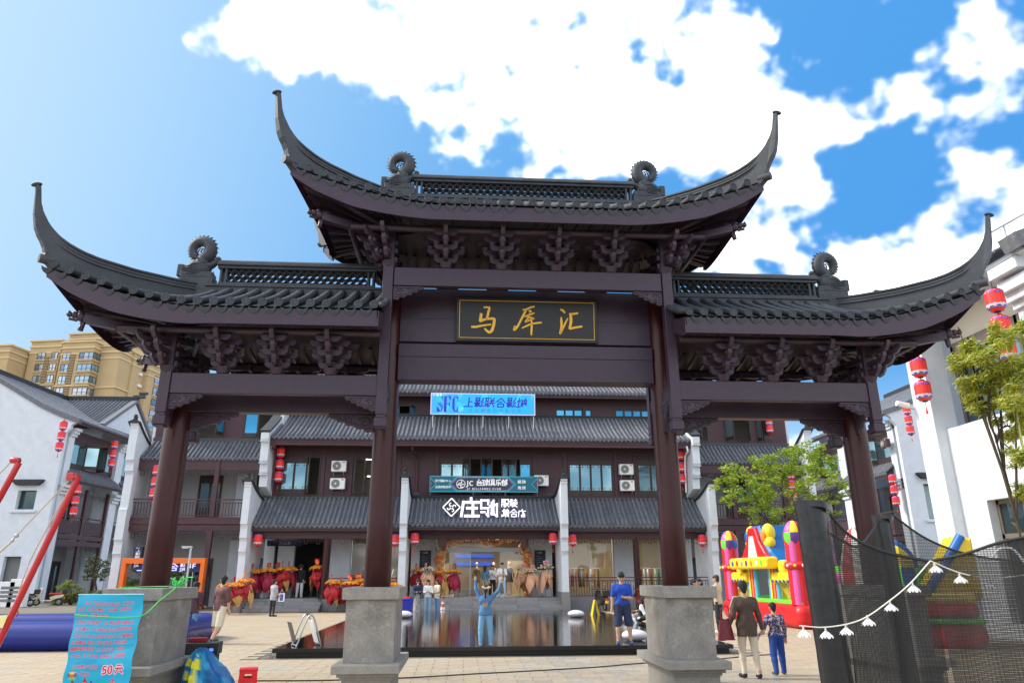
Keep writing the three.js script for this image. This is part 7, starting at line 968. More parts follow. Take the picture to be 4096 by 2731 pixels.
// ---------------------------------------------------------------- trampoline enclosure: padded posts, sagging black net, flower lights
{
  const pad = mat([0.012, 0.013, 0.015], 0.28, { b: T.bump, bs: 0.5, bd: 0.004 }), nt = tex(128, (u, v) => { const s = Math.abs(Math.sin(v * Math.PI * 16)) > 0.42 ? 0.78 : 0.36; const w = Math.abs(Math.sin(u * Math.PI * 12)) > 0.85 ? 0.2 : 0; return grey(clamp(s + w)); }, false);
  const netM = new THREE.MeshStandardMaterial({ color: col(0.016, 0.015, 0.015), roughness: 0.8, transparent: true, side: THREE.DoubleSide, alphaMap: nt });
  const tr = thing('trampoline_enclosure', 'black padded posts with sagging see-through black net of a trampoline enclosure', 'trampoline', V(2.2, 0, 6.5)), L = (x, y, z) => onZ(x, y, z).sub(tr.position);
  const P1 = [L(3262, 2003, 6.5), L(3318, 2018, 6.5)], post = (a, w, h, seed) => { const p = part('post', tr); mesh('padding', [sheet(10, 34, (u, v) => { const an = u * Math.PI * 2, k = 1 + 0.12 * fbm(u * 5 + seed, v * 9, seed, 3); return V(a.x + Math.cos(an) * w / 2 * k + (h - v * h) * 0.0, lerp(h, -0.02, v), a.z + Math.sin(an) * w * 0.3 * k).add(V(-0.06 * (1 - v) + 0.02, 0, 0)); })], pad, p); mesh('flap', [sheet(10, 3, (u, v) => V(a.x - w / 2 + u * w * 1.02, h - v * 0.05 - u * 0.035 + 0.012 * Math.sin(u * 4), a.z + 0.09 * Math.sin(u * 3.1) + 0.02))], pad, p); mesh('pole', [rod(V(a.x, 0, a.z), V(a.x, h - 0.03, a.z), 0.03, 10)], M.steel, p); return p; };
  const a1 = L(3257, 2003, 6.5); post(a1, 0.25, a1.y, 1); const a2 = L(3535, 2058, 4.3); post(a2, 0.2, a2.y + 0.0, 2); const a3 = L(4260, 2120, 7.2); post(a3, 0.25, a3.y + 0.15, 3); const a4 = L(4330, 2180, 4.0); post(a4, 0.22, a4.y + 0.2, 4);
  const tie = L(3718, 2245, 6.7);
  const netPanel = (top, name = 'net', n = 30) => { const l = path(top, n), g = new THREE.BufferGeometry(), pos = [], uv = [], idx = [], K = 8; let s = 0; l.forEach((p, i) => { if (i) s += p.distanceTo(l[i - 1]); for (let j = 0; j <= K; j++) { const t = j / K, y = p.y * (1 - t); pos.push(p.x + 0.03 * Math.sin(i * 0.9 + t * 3) * t, y, p.z + 0.05 * Math.sin(i * 0.5 + t * 4) * t); uv.push(s * 4, y * 4.2); } }); for (let i = 0; i < n; i++) for (let j = 0; j < K; j++) { const a = i * (K + 1) + j; idx.push(a, a + 1, a + K + 1, a + 1, a + K + 2, a + K + 1); } g.setAttribute('position', new THREE.Float32BufferAttribute(pos, 3)); g.setAttribute('uv', new THREE.Float32BufferAttribute(uv, 2)); g.setIndex(idx); g.computeVertexNormals(); g.userData.ready = true; const o = mesh(name, g, netM, tr); mesh('net_hem', [sweep(l, 0.012, { n: 6 })], M.black, tr); return o; };
  netPanel([L(3320, 2055, 6.5), L(3400, 2140, 6.55), L(3520, 2200, 6.6), tie]); netPanel([tie, L(3860, 2215, 6.85), L(4000, 2170, 7.0), a3.clone()]);
  netPanel([a2.clone().add(V(0.1, 0, 0)), L(3700, 2150, 4.4), L(3870, 2215, 4.4), L(4100, 2240, 4.3), a4.clone()]); netPanel([a1.clone().add(V(0, -0.15, -0.05)), L(3370, 2160, 5.8), L(3440, 2180, 5.0), a2.clone().add(V(-0.05, -0.05, 0))]);
  mesh('white_band', [sweep(path([L(3970, 2230, 4.8), L(4000, 2195, 4.8), L(4050, 2195, 4.8), L(4110, 2260, 4.8)], 20), 0.012, { n: 6 })], M.white, tr);
  // string of flower lights
  const fl = thing('flower_light_string', 'white twisted cord with frilly white flower lights along the net', 'string lights', V(2.2, 1.4, 6.9)), Q = (x, y) => onZ(x, y, 6.85).sub(fl.position), cordM = mat([0.72, 0.7, 0.6], 0.6), pet = mat([0.85, 0.85, 0.88], 0.55);
  const t2 = Q(3723, 2243); mesh('cord', [sweep(path([Q(3199, 2502), Q(3300, 2508), Q(3440, 2480), Q(3560, 2402), Q(3640, 2335), t2], 50), 0.0045, { n: 6 }), sweep(path([t2, Q(3840, 2290), Q(3960, 2312), Q(4100, 2300)], 30), 0.0045, { n: 6 }), sweep(path([Q(4100, 2300), Q(4180, 2270)], 6), 0.0045, { n: 6 })], cordM, fl);
  const flower = () => { const g = []; for (let k = 0; k < 10; k++) { const a = k / 10 * 6.283, d = 0.5 + 0.3 * (k % 2); g.push(sheet(3, 3, (u, v) => { const r = 0.006 + v * 0.034 * (1 + 0.2 * Math.sin(u * 9)), b = a + (u - 0.5) * 0.9; return V(Math.cos(b) * r * d * 1.5, -0.03 - v * 0.035 + 0.012 * Math.sin(u * 7 + k), Math.sin(b) * r * d * 1.5); })); } return join(g); };
  const fg = flower(), stemG = join([rod(V(0, 0, 0), V(0, -0.035, 0), 0.006, 6)]);
  for (const [x, y] of [[3213, 2505], [3302, 2510], [3382, 2496], [3470, 2460], [3560, 2402], [3650, 2328], [3838, 2292], [3958, 2315], [3738, 2250]]) { const f = part('flower_light', fl, Q(x, y)); const o = shared('petals', fg, pet, f); o.scale.setScalar(0.95); shared('stem', stemG, cordM, f); }
}
// ---------------------------------------------------------------- orange frame, cinema pointer signs, lamp
{
  const z = -29.6, a = onZ(495, 2232, z), b = onZ(826, 2228, z), om = mat([0.85, 0.16, 0.005], 0.4), o = thing('orange_frame', 'big orange photo frame standing on the paving', 'frame', V((a.x + b.x) / 2, 0, z)), w = (b.x - a.x) / 2, h = a.y;
  mesh('post', [rbox(-w, -w + 0.22, 0, h - 0.28, -0.2, 0.2, 0.01)], om, o); mesh('post', [rbox(w - 0.22, w, 0, h - 0.28, -0.2, 0.2, 0.01)], om, o); mesh('top_beam', [rbox(-w, w, h - 0.28, h, -0.2, 0.2, 0.01)], om, o);
  const t = canvasTex(640, 128, (c, W, H) => { c.fillStyle = '#1a2050'; c.fillRect(0, 0, W, H); write(c, '上影联合', 14, 10, 100, { color: '#f0e8ff', lw: 0.12, gap: 1.02, edge: '#4048e0', ew: 0.04 }); write(c, '影', 440, 8, 54, { color: '#e8e4ff', lw: 0.12 }); write(c, '城', 440, 66, 54, { color: '#e8e4ff', lw: 0.12 }); c.fillStyle = '#f0ecff'; c.font = 'bold 84px sans-serif'; c.fillText('3F', 512, 78); });
  const p = onZ(540, 2288, -30.5), q = onZ(800, 2248, -30.5), s = thing('cinema_floor_sign', 'dark blue cinema sign with big pale letters and 3F behind the orange frame', 'sign', V((p.x + q.x) / 2, p.y, -30.5)), sw = q.x - p.x, sh = q.y - p.y; face(sw, sh, 'sign_face', printed(t, 0.4, 0.35), s, V(0, sh / 2, 0.02)); mesh('panel', [box(-sw / 2, sw / 2, 0, sh, -0.05, 0.015)], M.black, s); for (const x of [-1, 1]) mesh('leg', [rod(V(x * sw * 0.4, 0, -0.02), V(x * sw * 0.4, -p.y, -0.02), 0.03)], M.steel, s);
  const vt = canvasTex(96, 512, (c, W, H) => { c.fillStyle = '#101c50'; c.fillRect(0, 0, W, H); c.fillStyle = '#fff'; c.font = 'bold 30px sans-serif'; c.fillText('SFC', 16, 44); [...'上影联合影城'].forEach((ch, i) => write(c, ch, 20, 70 + i * 72, 58, { lw: 0.12 })); });
  const v0 = onZ(541, 2272, -29.9), v1 = onZ(541, 2186, -29.9), vs = thing('vertical_sign', 'narrow upright dark blue cinema sign on the stepped white wall', 'sign', V(v0.x, v0.y, -29.9)); face(0.42, v1.y - v0.y, 'sign_face', printed(vt, 0.4, 0.2), vs, V(0, (v1.y - v0.y) / 2, 0.031)); mesh('box', [box(-0.22, 0.22, 0, v1.y - v0.y, -0.2, 0.03)], M.black, vs);
  const l = onZ(742, 2350, -24).setY(0), lp = thing('path_lamp', 'grey path lamp with flat angled head behind the left column', 'lamp', l); mesh('pole', [rod(V(0, 0, 0), V(0, 3.0, 0), 0.05, 10)], M.steel, lp); mesh('arm', [rbox(-0.42, 0.05, 3.0, 3.08, -0.08, 0.08, 0.02)], M.steel, lp); mesh('diffuser', [box(-0.4, -0.1, 2.98, 3.0, -0.06, 0.06)], M.white, lp);
}
// ---------------------------------------------------------------- people: joints with radii, joined by a smooth minimum and meshed as one surface
function skinMesh(prims, cell, k = 0.03) {
  const lo = V(1e9, 1e9, 1e9), hi = V(-1e9, -1e9, -1e9), pad = cell * 2.5 + k;
  for (const p of prims) for (const [q, r] of [[p.a, p.ra], [p.b, p.rb]]) { lo.min(q.clone().subScalar(r + pad)); hi.max(q.clone().addScalar(r + pad)); }
  const nx = Math.ceil((hi.x - lo.x) / cell) + 1, ny = Math.ceil((hi.y - lo.y) / cell) + 1, nz = Math.ceil((hi.z - lo.z) / cell) + 1, F = new Float32Array(nx * ny * nz).fill(10);
  const dist = (p, x, y, z) => { const dx = p.b.x - p.a.x, dy = p.b.y - p.a.y, dz = p.b.z - p.a.z, L = dx * dx + dy * dy + dz * dz; let t = L > 1e-9 ? ((x - p.a.x) * dx + (y - p.a.y) * dy + (z - p.a.z) * dz) / L : 0; t = t < 0 ? 0 : t > 1 ? 1 : t; const ex = (x - p.a.x - dx * t) / p.fx, ey = y - p.a.y - dy * t, ez = (z - p.a.z - dz * t) / p.fz; const D = Math.sqrt(ex * ex + ey * ey + ez * ez) - (p.ra + (p.rb - p.ra) * t); return p.y0 === undefined ? D : Math.max(D, p.y0 - y); };
  for (const p of prims) {
    const r = Math.max(p.ra, p.rb) * Math.max(p.fx, 1) + pad + 0.03, kk = p.k ?? k;
    const b = ['x', 'y', 'z'].map((c, i) => [Math.max(0, Math.floor((Math.min(p.a[c], p.b[c]) - r - lo[c]) / cell)), Math.min([nx, ny, nz][i] - 1, Math.ceil((Math.max(p.a[c], p.b[c]) + r - lo[c]) / cell))]);
    for (let z = b[2][0]; z <= b[2][1]; z++) for (let y = b[1][0]; y <= b[1][1]; y++) for (let x = b[0][0]; x <= b[0][1]; x++) { const i = (z * ny + y) * nx + x, d = dist(p, lo.x + x * cell, lo.y + y * cell, lo.z + z * cell), f = F[i], h = clamp(0.5 + 0.5 * (f - d) / kk); F[i] = f + (d - f) * h - kk * h * (1 - h); }
  }
  const vid = new Int32Array(nx * ny * nz).fill(-1), pos = [], idx = [], E = [[0, 1], [2, 3], [4, 5], [6, 7], [0, 2], [1, 3], [4, 6], [5, 7], [0, 4], [1, 5], [2, 6], [3, 7]];
  const off = [0, 1, nx, nx + 1, nx * ny, nx * ny + 1, nx * ny + nx, nx * ny + nx + 1];
  for (let z = 0; z < nz - 1; z++) for (let y = 0; y < ny - 1; y++) for (let x = 0; x < nx - 1; x++) {
    const i = (z * ny + y) * nx + x; let m = 0; for (let c = 0; c < 8; c++) if (F[i + off[c]] < 0) m |= 1 << c; if (m === 0 || m === 255) continue;
    let sx = 0, sy = 0, sz = 0, n = 0; for (const [a, b] of E) { const A = F[i + off[a]], B = F[i + off[b]]; if ((A < 0) === (B < 0)) continue; const t = A / (A - B); sx += (a & 1) + ((b & 1) - (a & 1)) * t; sy += (a >> 1 & 1) + ((b >> 1 & 1) - (a >> 1 & 1)) * t; sz += (a >> 2) + ((b >> 2) - (a >> 2)) * t; n++; }
    vid[i] = pos.length / 3; pos.push(lo.x + (x + sx / n) * cell, lo.y + (y + sy / n) * cell, lo.z + (z + sz / n) * cell);
  }
  const quad = (a, b, c, d, s) => { if (a < 0 || b < 0 || c < 0 || d < 0) return; s ? idx.push(a, b, c, a, c, d) : idx.push(a, c, b, a, d, c); };
  for (let z = 1; z < nz - 1; z++) for (let y = 1; y < ny - 1; y++) for (let x = 1; x < nx - 1; x++) { const i = (z * ny + y) * nx + x, s = F[i] < 0; if (s !== F[i + 1] < 0) quad(vid[i], vid[i - nx], vid[i - nx - nx * ny], vid[i - nx * ny], !s); if (s !== F[i + nx] < 0) quad(vid[i], vid[i - nx * ny], vid[i - nx * ny - 1], vid[i - 1], !s); if (s !== F[i + nx * ny] < 0) quad(vid[i], vid[i - 1], vid[i - 1 - nx], vid[i - nx], !s); }
  const col3 = new Float32Array(pos.length); for (let v = 0; v < pos.length; v += 3) { let best = 1e9, bp = prims[0]; for (const p of prims) { const d = dist(p, pos[v], pos[v + 1], pos[v + 2]) - (p.pr || 0); if (d < best) { best = d; bp = p; } } const c = typeof bp.c === 'function' ? bp.c(pos[v], pos[v + 1], pos[v + 2]) : bp.c; col3.set(c, v); }
  let g = new THREE.BufferGeometry(); g.setAttribute('position', new THREE.Float32BufferAttribute(pos, 3)); g.setAttribute('color', new THREE.BufferAttribute(col3, 3)); g.setIndex(idx); g.computeVertexNormals(); return g.toNonIndexed();
}
const cap = (a, b, ra, rb, c, o = {}) => ({ a, b, ra, rb, c, fx: 1, fz: 1, ...o });
const bodyM = mat([1, 1, 1], 0.75, { vertexColors: true });
const SK = [0.55, 0.33, 0.22], HAIR = [0.012, 0.01, 0.01];
// o: h height, ry, top/bottom/shoe colours, sleeve 0..1, legs 'long' | 'knee' | 'skirt', armL/armR [upper dir, fore dir], legL/legR [thigh dir, shin dir], hair 'short' | 'long' | 'tail'
function person(label, p, ry, o) {
  const P = [], H = 1.7, sc = o.h / H, top = o.top, bot = o.bottom, dir = (v) => V(...v).normalize(), lean = o.lean || 0, fat = o.fat || 1, near = o.cell || 0.018;
  const seat = o.sit ? 0.5 : 0, hipY = 0.92 - seat, sp = (y, z = 0) => { const t = y - hipY; return V(0, hipY + t * Math.cos(lean), t * Math.sin(lean) + z); };
  const chest = sp(hipY + 0.36), neck = sp(hipY + 0.52), shY = hipY + 0.47;
  const leg = (s, L) => { const hip = V(s * 0.09, hipY, 0), kn = hip.clone().addScaledVector(dir(L ? L[0] : [s * 0.06, -1, 0]), 0.43), an = kn.clone().addScaledVector(dir(L ? L[1] : [s * 0.02, -1, -0.02]), 0.41); const shoe = o.shoe || [0.02, 0.02, 0.02], legC = o.legs === 'knee' || o.legs === 'bare' ? SK : bot, w = o.loose ? 0.02 : 0;
    P.push(cap(hip, kn, 0.092 * fat, 0.068 + w, bot)); if (o.legs === 'knee') { const c2 = kn.clone().lerp(an, 0.2); P.push(cap(hip, c2, 0.1 * fat, 0.1, bot, { k: 0.006, pr: 0.01, y0: kn.y - 0.06 })); } P.push(cap(kn, kn.clone().lerp(an, 0.35), 0.058 + w, 0.056 + w, legC)); P.push(cap(kn.clone().lerp(an, 0.35), an, 0.056 + w, 0.042 + w, legC)); if (o.sock) P.push(cap(an.clone().add(V(0, 0.04, 0)), an, 0.04, 0.04, SK));
    const f = dir(o.toe || [s * 0.15, -0.08, 1]); P.push(cap(an.clone().add(V(0, -0.035, -0.02)), an.clone().addScaledVector(f, 0.17).add(V(0, -0.035, 0)), 0.042, 0.034, shoe, { k: 0.012 })); };
  leg(1, o.legL); leg(-1, o.legR);
  if (o.legs === 'skirt') P.push(cap(V(0, hipY + 0.06, 0), V(0, 0.1, 0), 0.13, 0.21, bot, { fz: 0.85, pr: 0.03, y0: 0.12 }));
  P.push(cap(V(-0.07 * fat, hipY + 0.03, 0), V(0.07 * fat, hipY + 0.03, 0), 0.115 * fat, 0.115 * fat, (x, y) => (y > hipY + (o.hem ?? 0.0) ? (typeof top === 'function' ? top(x, y, 0) : top) : typeof bot === 'function' ? bot(x, y, 0) : bot), { fz: 0.9 }));
  P.push(cap(sp(hipY + 0.12), sp(hipY + 0.24), 0.135 * fat, 0.13 * fat, top, { fz: 0.82 })); if (o.hem < 0) P.push(cap(V(0, hipY + 0.12, 0), V(0, hipY + o.hem - 0.06, 0), 0.145 * fat, 0.158 * fat, top, { fz: 0.8, fx: 1.1, pr: 0.012, k: 0.008, y0: hipY + o.hem - 0.02 }));
  const ca = sp(shY - 0.1); P.push(cap(ca.clone().add(V(-0.07, 0, 0)), ca.clone().add(V(0.07, 0, 0)), 0.128 * fat, 0.128 * fat, top, { fz: 0.85 })); const sa = sp(shY - 0.015); P.push(cap(sa.clone().add(V(-0.13, 0, 0)), sa.clone().add(V(0.13, 0, 0)), 0.066, 0.066, top)); P.push(cap(sp(shY), sp(shY + 0.11), 0.058, 0.05, SK));
  const hands = [], arm = (s, A) => { const sh = sp(shY - 0.02).add(V(s * 0.175 * (0.5 + 0.5 * fat), 0, 0)), U = A ? dir([A[0][0] * s, A[0][1], A[0][2]]) : dir([s * 0.18, -1, 0.05]), f = A ? dir([A[1][0] * s, A[1][1], A[1][2]]) : dir([s * 0.05, -1, 0.18]); const el = sh.clone().addScaledVector(U, 0.28), wr = el.clone().addScaledVector(f, 0.24), sl = o.sleeve ?? 1; const sw = sl > 0.9 ? 0.008 : 0.016; P.push(cap(sh, sl > 0.4 ? el : sh.clone().lerp(el, 0.75), 0.058 + sw, 0.046 + sw, top)); if (sl <= 0.9) P.push(cap(sh.clone().lerp(el, 0.6), el, 0.045, 0.04, SK)); P.push(cap(el, wr, 0.042 + (sl > 0.9 ? sw : 0), 0.03 + (sl > 0.9 ? sw : 0), sl > 0.9 ? top : SK)); hands.push([wr, f, s, A && A[2]]); };
  arm(1, o.armL); arm(-1, o.armR);
  const G = [skinMesh(P, near, 0.035)];
  // hands with five fingers
  for (const [w, f, s, grip] of hands) { const h = [], c = SK, side = V(1, 0, 0).addScaledVector(f, -f.x).normalize(), nrm = f.clone().cross(side).normalize(), pc = w.clone().addScaledVector(f, 0.05); h.push(cap(w.clone().addScaledVector(f, -0.02), pc, 0.026, 0.03, c)); h.push(cap(pc.clone().addScaledVector(side, -0.024), pc.clone().addScaledVector(side, 0.024), 0.02, 0.02, c)); for (let k = 0; k < 4; k++) { const b = pc.clone().addScaledVector(side, (k - 1.5) * 0.02).addScaledVector(f, 0.025), L = [0.05, 0.062, 0.058, 0.044][k], bend = grip ? 1.0 : 0.25, d1 = f.clone().addScaledVector(nrm, bend * 0.5).normalize(), m1 = b.clone().addScaledVector(d1, L * 0.55), d2 = f.clone().addScaledVector(nrm, bend * 1.6).normalize(); h.push(cap(b, m1, 0.0098, 0.009, c, { k: 0.006 }), cap(m1, m1.clone().addScaledVector(d2, L * 0.55), 0.009, 0.0078, c, { k: 0.006 })); } const tb = pc.clone().addScaledVector(side, -0.03 * s), td = f.clone().multiplyScalar(0.7).addScaledVector(side, -0.7 * s).addScaledVector(nrm, grip ? 0.5 : 0.1).normalize(); h.push(cap(tb, tb.clone().addScaledVector(td, 0.03), 0.012, 0.011, c, { k: 0.008 }), cap(tb.clone().addScaledVector(td, 0.03), tb.clone().addScaledVector(td, 0.03).addScaledVector(f, 0.028), 0.0105, 0.009, c, { k: 0.006 })); G.push(skinMesh(h, near < 0.02 ? 0.0065 : 0.009, 0.012)); }
  // head with face, ears and hair
  const nod = o.nod || 0, hc = sp(shY + 0.205).add(V(0, 0, 0.015 + nod * 0.04)), turnH = o.turn || 0, hx = (x, y, z) => { const c = Math.cos(nod), s = Math.sin(nod), y1 = y * c - z * s, z1 = y * s + z * c; return hc.clone().add(V(x * Math.cos(turnH) + z1 * Math.sin(turnH), y1, -x * Math.sin(turnH) + z1 * Math.cos(turnH))); };
  const hp = [], hair = o.hairC || HAIR; hp.push(cap(hx(0, 0.035, -0.01), hx(0, 0.02, 0.01), 0.086, 0.082, SK), cap(hx(0, -0.03, 0.025), hx(0, -0.065, 0.04), 0.062, 0.045, SK), cap(hx(0, 0.0, 0.092), hx(0, -0.02, 0.104), 0.011, 0.014, SK, { k: 0.012 }));
  for (const s of [-1, 1]) hp.push(cap(hx(s * 0.082, 0.01, 0), hx(s * 0.086, -0.025, 0.005), 0.016, 0.012, SK, { k: 0.008 }), cap(hx(s * 0.033, 0.012, 0.083), hx(s * 0.033, 0.012, 0.085), 0.011, 0.011, [0.03, 0.02, 0.02], { k: 0.003 }), cap(hx(s * 0.02, 0.037, 0.086), hx(s * 0.05, 0.037, 0.078), 0.006, 0.005, hair, { k: 0.003 }));
  hp.push(cap(hx(-0.02, -0.058, 0.08), hx(0.02, -0.058, 0.08), 0.008, 0.008, [0.4, 0.12, 0.1], { k: 0.004 })); G.push(skinMesh(hp, near < 0.02 ? 0.0085 : 0.012, 0.02));
  const t = thing('person', label, 'person', p, ry, o.group); t.scale.setScalar(sc);
  const drop = o.sit ? 0 : 0; const main = mesh('body', G.map((g) => g), bodyM, t); main.position.y = o.dy || 0;
  const hh = [cap(hx(0, 0.055, -0.022), hx(0, 0.045, 0.0), 0.09, 0.088, hair), cap(hx(-0.05, 0.065, 0.045), hx(0.05, 0.065, 0.045), 0.04, 0.04, hair), cap(hx(0, 0.0, -0.05), hx(0, -0.05, -0.055), 0.068, 0.05, hair)];
  if (o.hair === 'long') hh.push(cap(hx(-0.06, 0.02, -0.04), hx(-0.06, -0.2, -0.06), 0.05, 0.035, hair), cap(hx(0.06, 0.02, -0.04), hx(0.06, -0.2, -0.06), 0.05, 0.035, hair), cap(hx(0, 0, -0.06), hx(0, -0.24, -0.075), 0.06, 0.045, hair)); if (o.hair === 'tail') hh.push(cap(hx(0, 0.05, -0.1), hx(0, -0.05, -0.15), 0.04, 0.035, hair), cap(hx(0, -0.05, -0.15), hx(0, -0.28, -0.13), 0.035, 0.018, hair)); if (o.hair === 'bun') hh.push(cap(hx(0, 0.08, -0.09), hx(0, 0.08, -0.1), 0.045, 0.045, hair)); if (o.hair === 'bob') hh.push(cap(hx(-0.06, 0.03, -0.02), hx(-0.07, -0.07, -0.01), 0.045, 0.03, hair), cap(hx(0.06, 0.03, -0.02), hx(0.07, -0.07, -0.01), 0.045, 0.03, hair), cap(hx(0, 0.02, -0.05), hx(0, -0.08, -0.06), 0.075, 0.055, hair));
  const hg = skinMesh(hh, near < 0.02 ? 0.0085 : 0.012, 0.02); const hm = mesh('hair', [hg], bodyM, t); hm.position.y = o.dy || 0;
  t.userData.j = undefined; return { t, hands, sc };
}
const W = { white: [0.72, 0.72, 0.72], cream: [0.66, 0.56, 0.44], jeans: [0.13, 0.24, 0.4], jeansL: [0.25, 0.42, 0.6], black: [0.015, 0.015, 0.018], grey: [0.34, 0.34, 0.38], navy: [0.015, 0.025, 0.07], brown: [0.13, 0.055, 0.05], tan: [0.6, 0.47, 0.33] };
const spot = (a, b, f, th = 0.1) => (x, y, z) => (n3(x * f + 3, y * f, z * f) > th ? a : b);
const camo = (x, y, z) => { const n = n3(x * 16, y * 15, z * 16), m = n3(x * 14 + 9, y * 14, z * 13); return n > 0.16 ? [0.02, 0.03, 0.3] : n < -0.14 ? [0.025, 0.02, 0.03] : m > 0.0 ? [0.6, 0.5, 0.48] : [0.3, 0.22, 0.24]; };
const knit = (x, y, z) => { const n = n3(x * 60, y * 60, z * 60) * 0.5 + n3(x * 25, y * 25, z * 25) * 0.3; return [0.085 + 0.05 * n, 0.052 + 0.035 * n, 0.036 + 0.02 * n]; };
// woman and boy walking away hand in hand
{
  const wm = person('woman in brown knit top and cream trousers walking with a maroon handbag', V(3.98, 0, -1.2), Math.PI, { h: 1.57, top: knit, hem: -0.16, bottom: W.cream, shoe: W.black, sock: 1, hair: 'short', fat: 1.12, armL: [[0.28, -1, -0.05], [0.3, -0.8, 0.3, 1], 1], armR: [[0.26, -1, 0.02], [0.22, -1, 0.1], 1], legL: [[0.05, -1, 0.14], [0.02, -1, -0.1]], legR: [[-0.03, -1, -0.08], [-0.02, -1, -0.22]], cell: 0.014, nod: 0.1 });
  person('boy in camouflage jacket and blue trousers holding the woman by the hand', V(4.64, 0, -1.55), Math.PI, { h: 1.2, top: camo, hem: 0.02, bottom: [0.01, 0.05, 0.27], shoe: [0.05, 0.07, 0.06], hair: 'short', loose: 1, fat: 1.1, armL: [[0.42, -1, 0.05], [0.55, -0.72, 0.1], 1], armR: [[0.22, -1, 0], [0.08, -1, 0.2], 0], legL: [[0.1, -1, -0.12], [0.06, -1, -0.32]], legR: [[-0.1, -1, 0.2], [-0.05, -1, 0.0]], cell: 0.014 });
  const bag = thing('handbag', 'soft maroon leather handbag hanging from the woman in brown', 'handbag', V(3.6, 0.62, -1.22), 0.2), bm = mat([0.2, 0.015, 0.025], 0.35, { b: T.bump, bs: 4, bd: 0.004 }); mesh('pouch', [sheet(16, 8, (u, v) => { const a = u * Math.PI * 2, w = lerp(0.17, 0.1, v), d = lerp(0.06, 0.025, v); return V(Math.cos(a) * w, v * 0.34 + 0.015 * Math.sin(a * 2), Math.sin(a) * d); }), box(-0.15, 0.15, -0.005, 0.005, -0.05, 0.05)], bm, bag); mesh('strap', [sweep(path([[-0.08, 0.32, 0], [-0.05, 0.5, 0], [0.06, 0.56, 0], [0.1, 0.45, 0], [0.08, 0.32, 0]], 18), 0.01, { n: 6 })], bm, bag);
  mesh('shoulder_strap', [sweep(path([[0.14, 0.3, -0.02], [0.1, 0.5, 0.03], [0.17, 0.72, 0.08]], 12), 0.008, { n: 5 })], mat([0.5, 0.7, 0.72], 0.6), bag);
}
// man in blue looking at his phone
{
  const y = 0.19; person('man in blue shirt and denim shorts looking at a phone on the black deck', V(2.72, y, -5.6), -0.1, { h: 1.56, top: [0.008, 0.06, 0.42], hem: 0.0, bottom: [0.018, 0.03, 0.085], legs: 'knee', shoe: [0.06, 0.07, 0.22], sleeve: 0.4, hair: 'short', fat: 1.16, nod: 0.45, armL: [[0.16, -1, 0.1], [-0.75, 0.05, 0.75], 1], armR: [[0.2, -1, 0.02], [0.1, -1, 0.1], 1], legL: [[0.14, -1, 0.03], [0.06, -1, -0.02]], legR: [[-0.1, -1, 0.05], [-0.02, -1, 0]], cell: 0.014 });
  const p = V(2.72 - 0.02, y + 0.95, -5.6 + 0.27); const ph = thing('phone', 'dark phone in the hand of the man in blue', 'phone', p); mesh('case', [rbox(-0.035, 0.035, -0.005, 0.005, -0.07, 0.07, 0.004).rotateX(0.5)], M.black, ph);
}
// girl in denim with raised arms
{
  const den = (x, y, z) => (z < -0.08 && Math.abs(x) < 0.07 && y > 1.12 && y < 1.24 ? (n3(x * 40, y * 40, 1) > 0 ? [0.4, 0.05, 0.05] : [0.6, 0.35, 0.2]) : [0.075, 0.2, 0.4]);
  person('girl in denim jacket and light jeans raising both arms on the black deck', V(-0.5, 0.19, -5.5), Math.PI - 0.1, { h: 1.28, top: den, hem: -0.03, bottom: [0.17, 0.38, 0.62], shoe: W.white, hair: 'tail', fat: 1.12, loose: 1, armL: [[0.42, 0.9, 0.1], [0.1, 1, 0.1], 0], armR: [[0.75, 0.7, 0.05], [0.35, 1, 0.1], 0], legL: [[0.1, -1, 0.03], [0.02, -1, 0]], legR: [[-0.14, -1, 0.02], [-0.04, -1, 0]], nod: -0.15, cell: 0.014 });
  const b = thing('hair_bow', 'large pale bow in the hair of the girl in denim', 'hair bow', V(-0.49, 1.42, -5.4)); for (const s of [-1, 1]) mesh('loop', [new THREE.SphereGeometry(0.05, 12, 8).scale(1.1, 0.6, 0.4).rotateZ(s * 0.4).translate(s * 0.055, 0.02, 0)], mat([0.6, 0.5, 0.4], 0.7), b); mesh('knot', [ball(0, 0.01, 0.005, 0.018)], mat([0.6, 0.5, 0.4], 0.7), b);
}
person('man in beige T-shirt and black trousers beside the castle, arms folded', V(6.95, 0, -11.1), Math.PI + 0.9, { h: 1.68, top: W.tan, hem: -0.04, bottom: [0.02, 0.022, 0.035], shoe: W.white, sleeve: 0.4, hair: 'short', hairC: [0.05, 0.03, 0.02], loose: 1, armL: [[0.2, -1, 0.15], [-0.9, 0.15, 0.4], 1], armR: [[0.2, -1, 0.15], [-0.9, 0.05, 0.4], 1], legR: [[-0.08, -1, 0.1], [-0.02, -1, -0.05]] });
person('woman with long black hair in dark top and jeans beside the stone plinth', V(5.95, 0, -10.3), 0.9, { h: 1.56, top: [0.05, 0.04, 0.05], bottom: W.jeans, shoe: W.grey, hair: 'long', cell: 0.022 });
person('woman facing her friend behind the stone plinth, dark clothes, hair tied', V(6.25, 0, -10.7), -1.0, { h: 1.58, top: [0.1, 0.1, 0.12], bottom: W.jeans, shoe: W.grey, hair: 'tail', cell: 0.022 });
person('woman in grey T-shirt and black trousers with a printed tote on the plaza', V(-9.5, 0, -22.73), Math.PI - 0.7, { h: 1.56, top: W.grey, hem: -0.14, bottom: W.black, shoe: W.black, sleeve: 0.4, hair: 'bun', armR: [[0.12, -1, 0.1], [0.0, -0.7, 0.7], 1], armL: [[0.1, -1, 0.1], [-0.2, -0.5, 0.8], 1], fat: 1.05 });
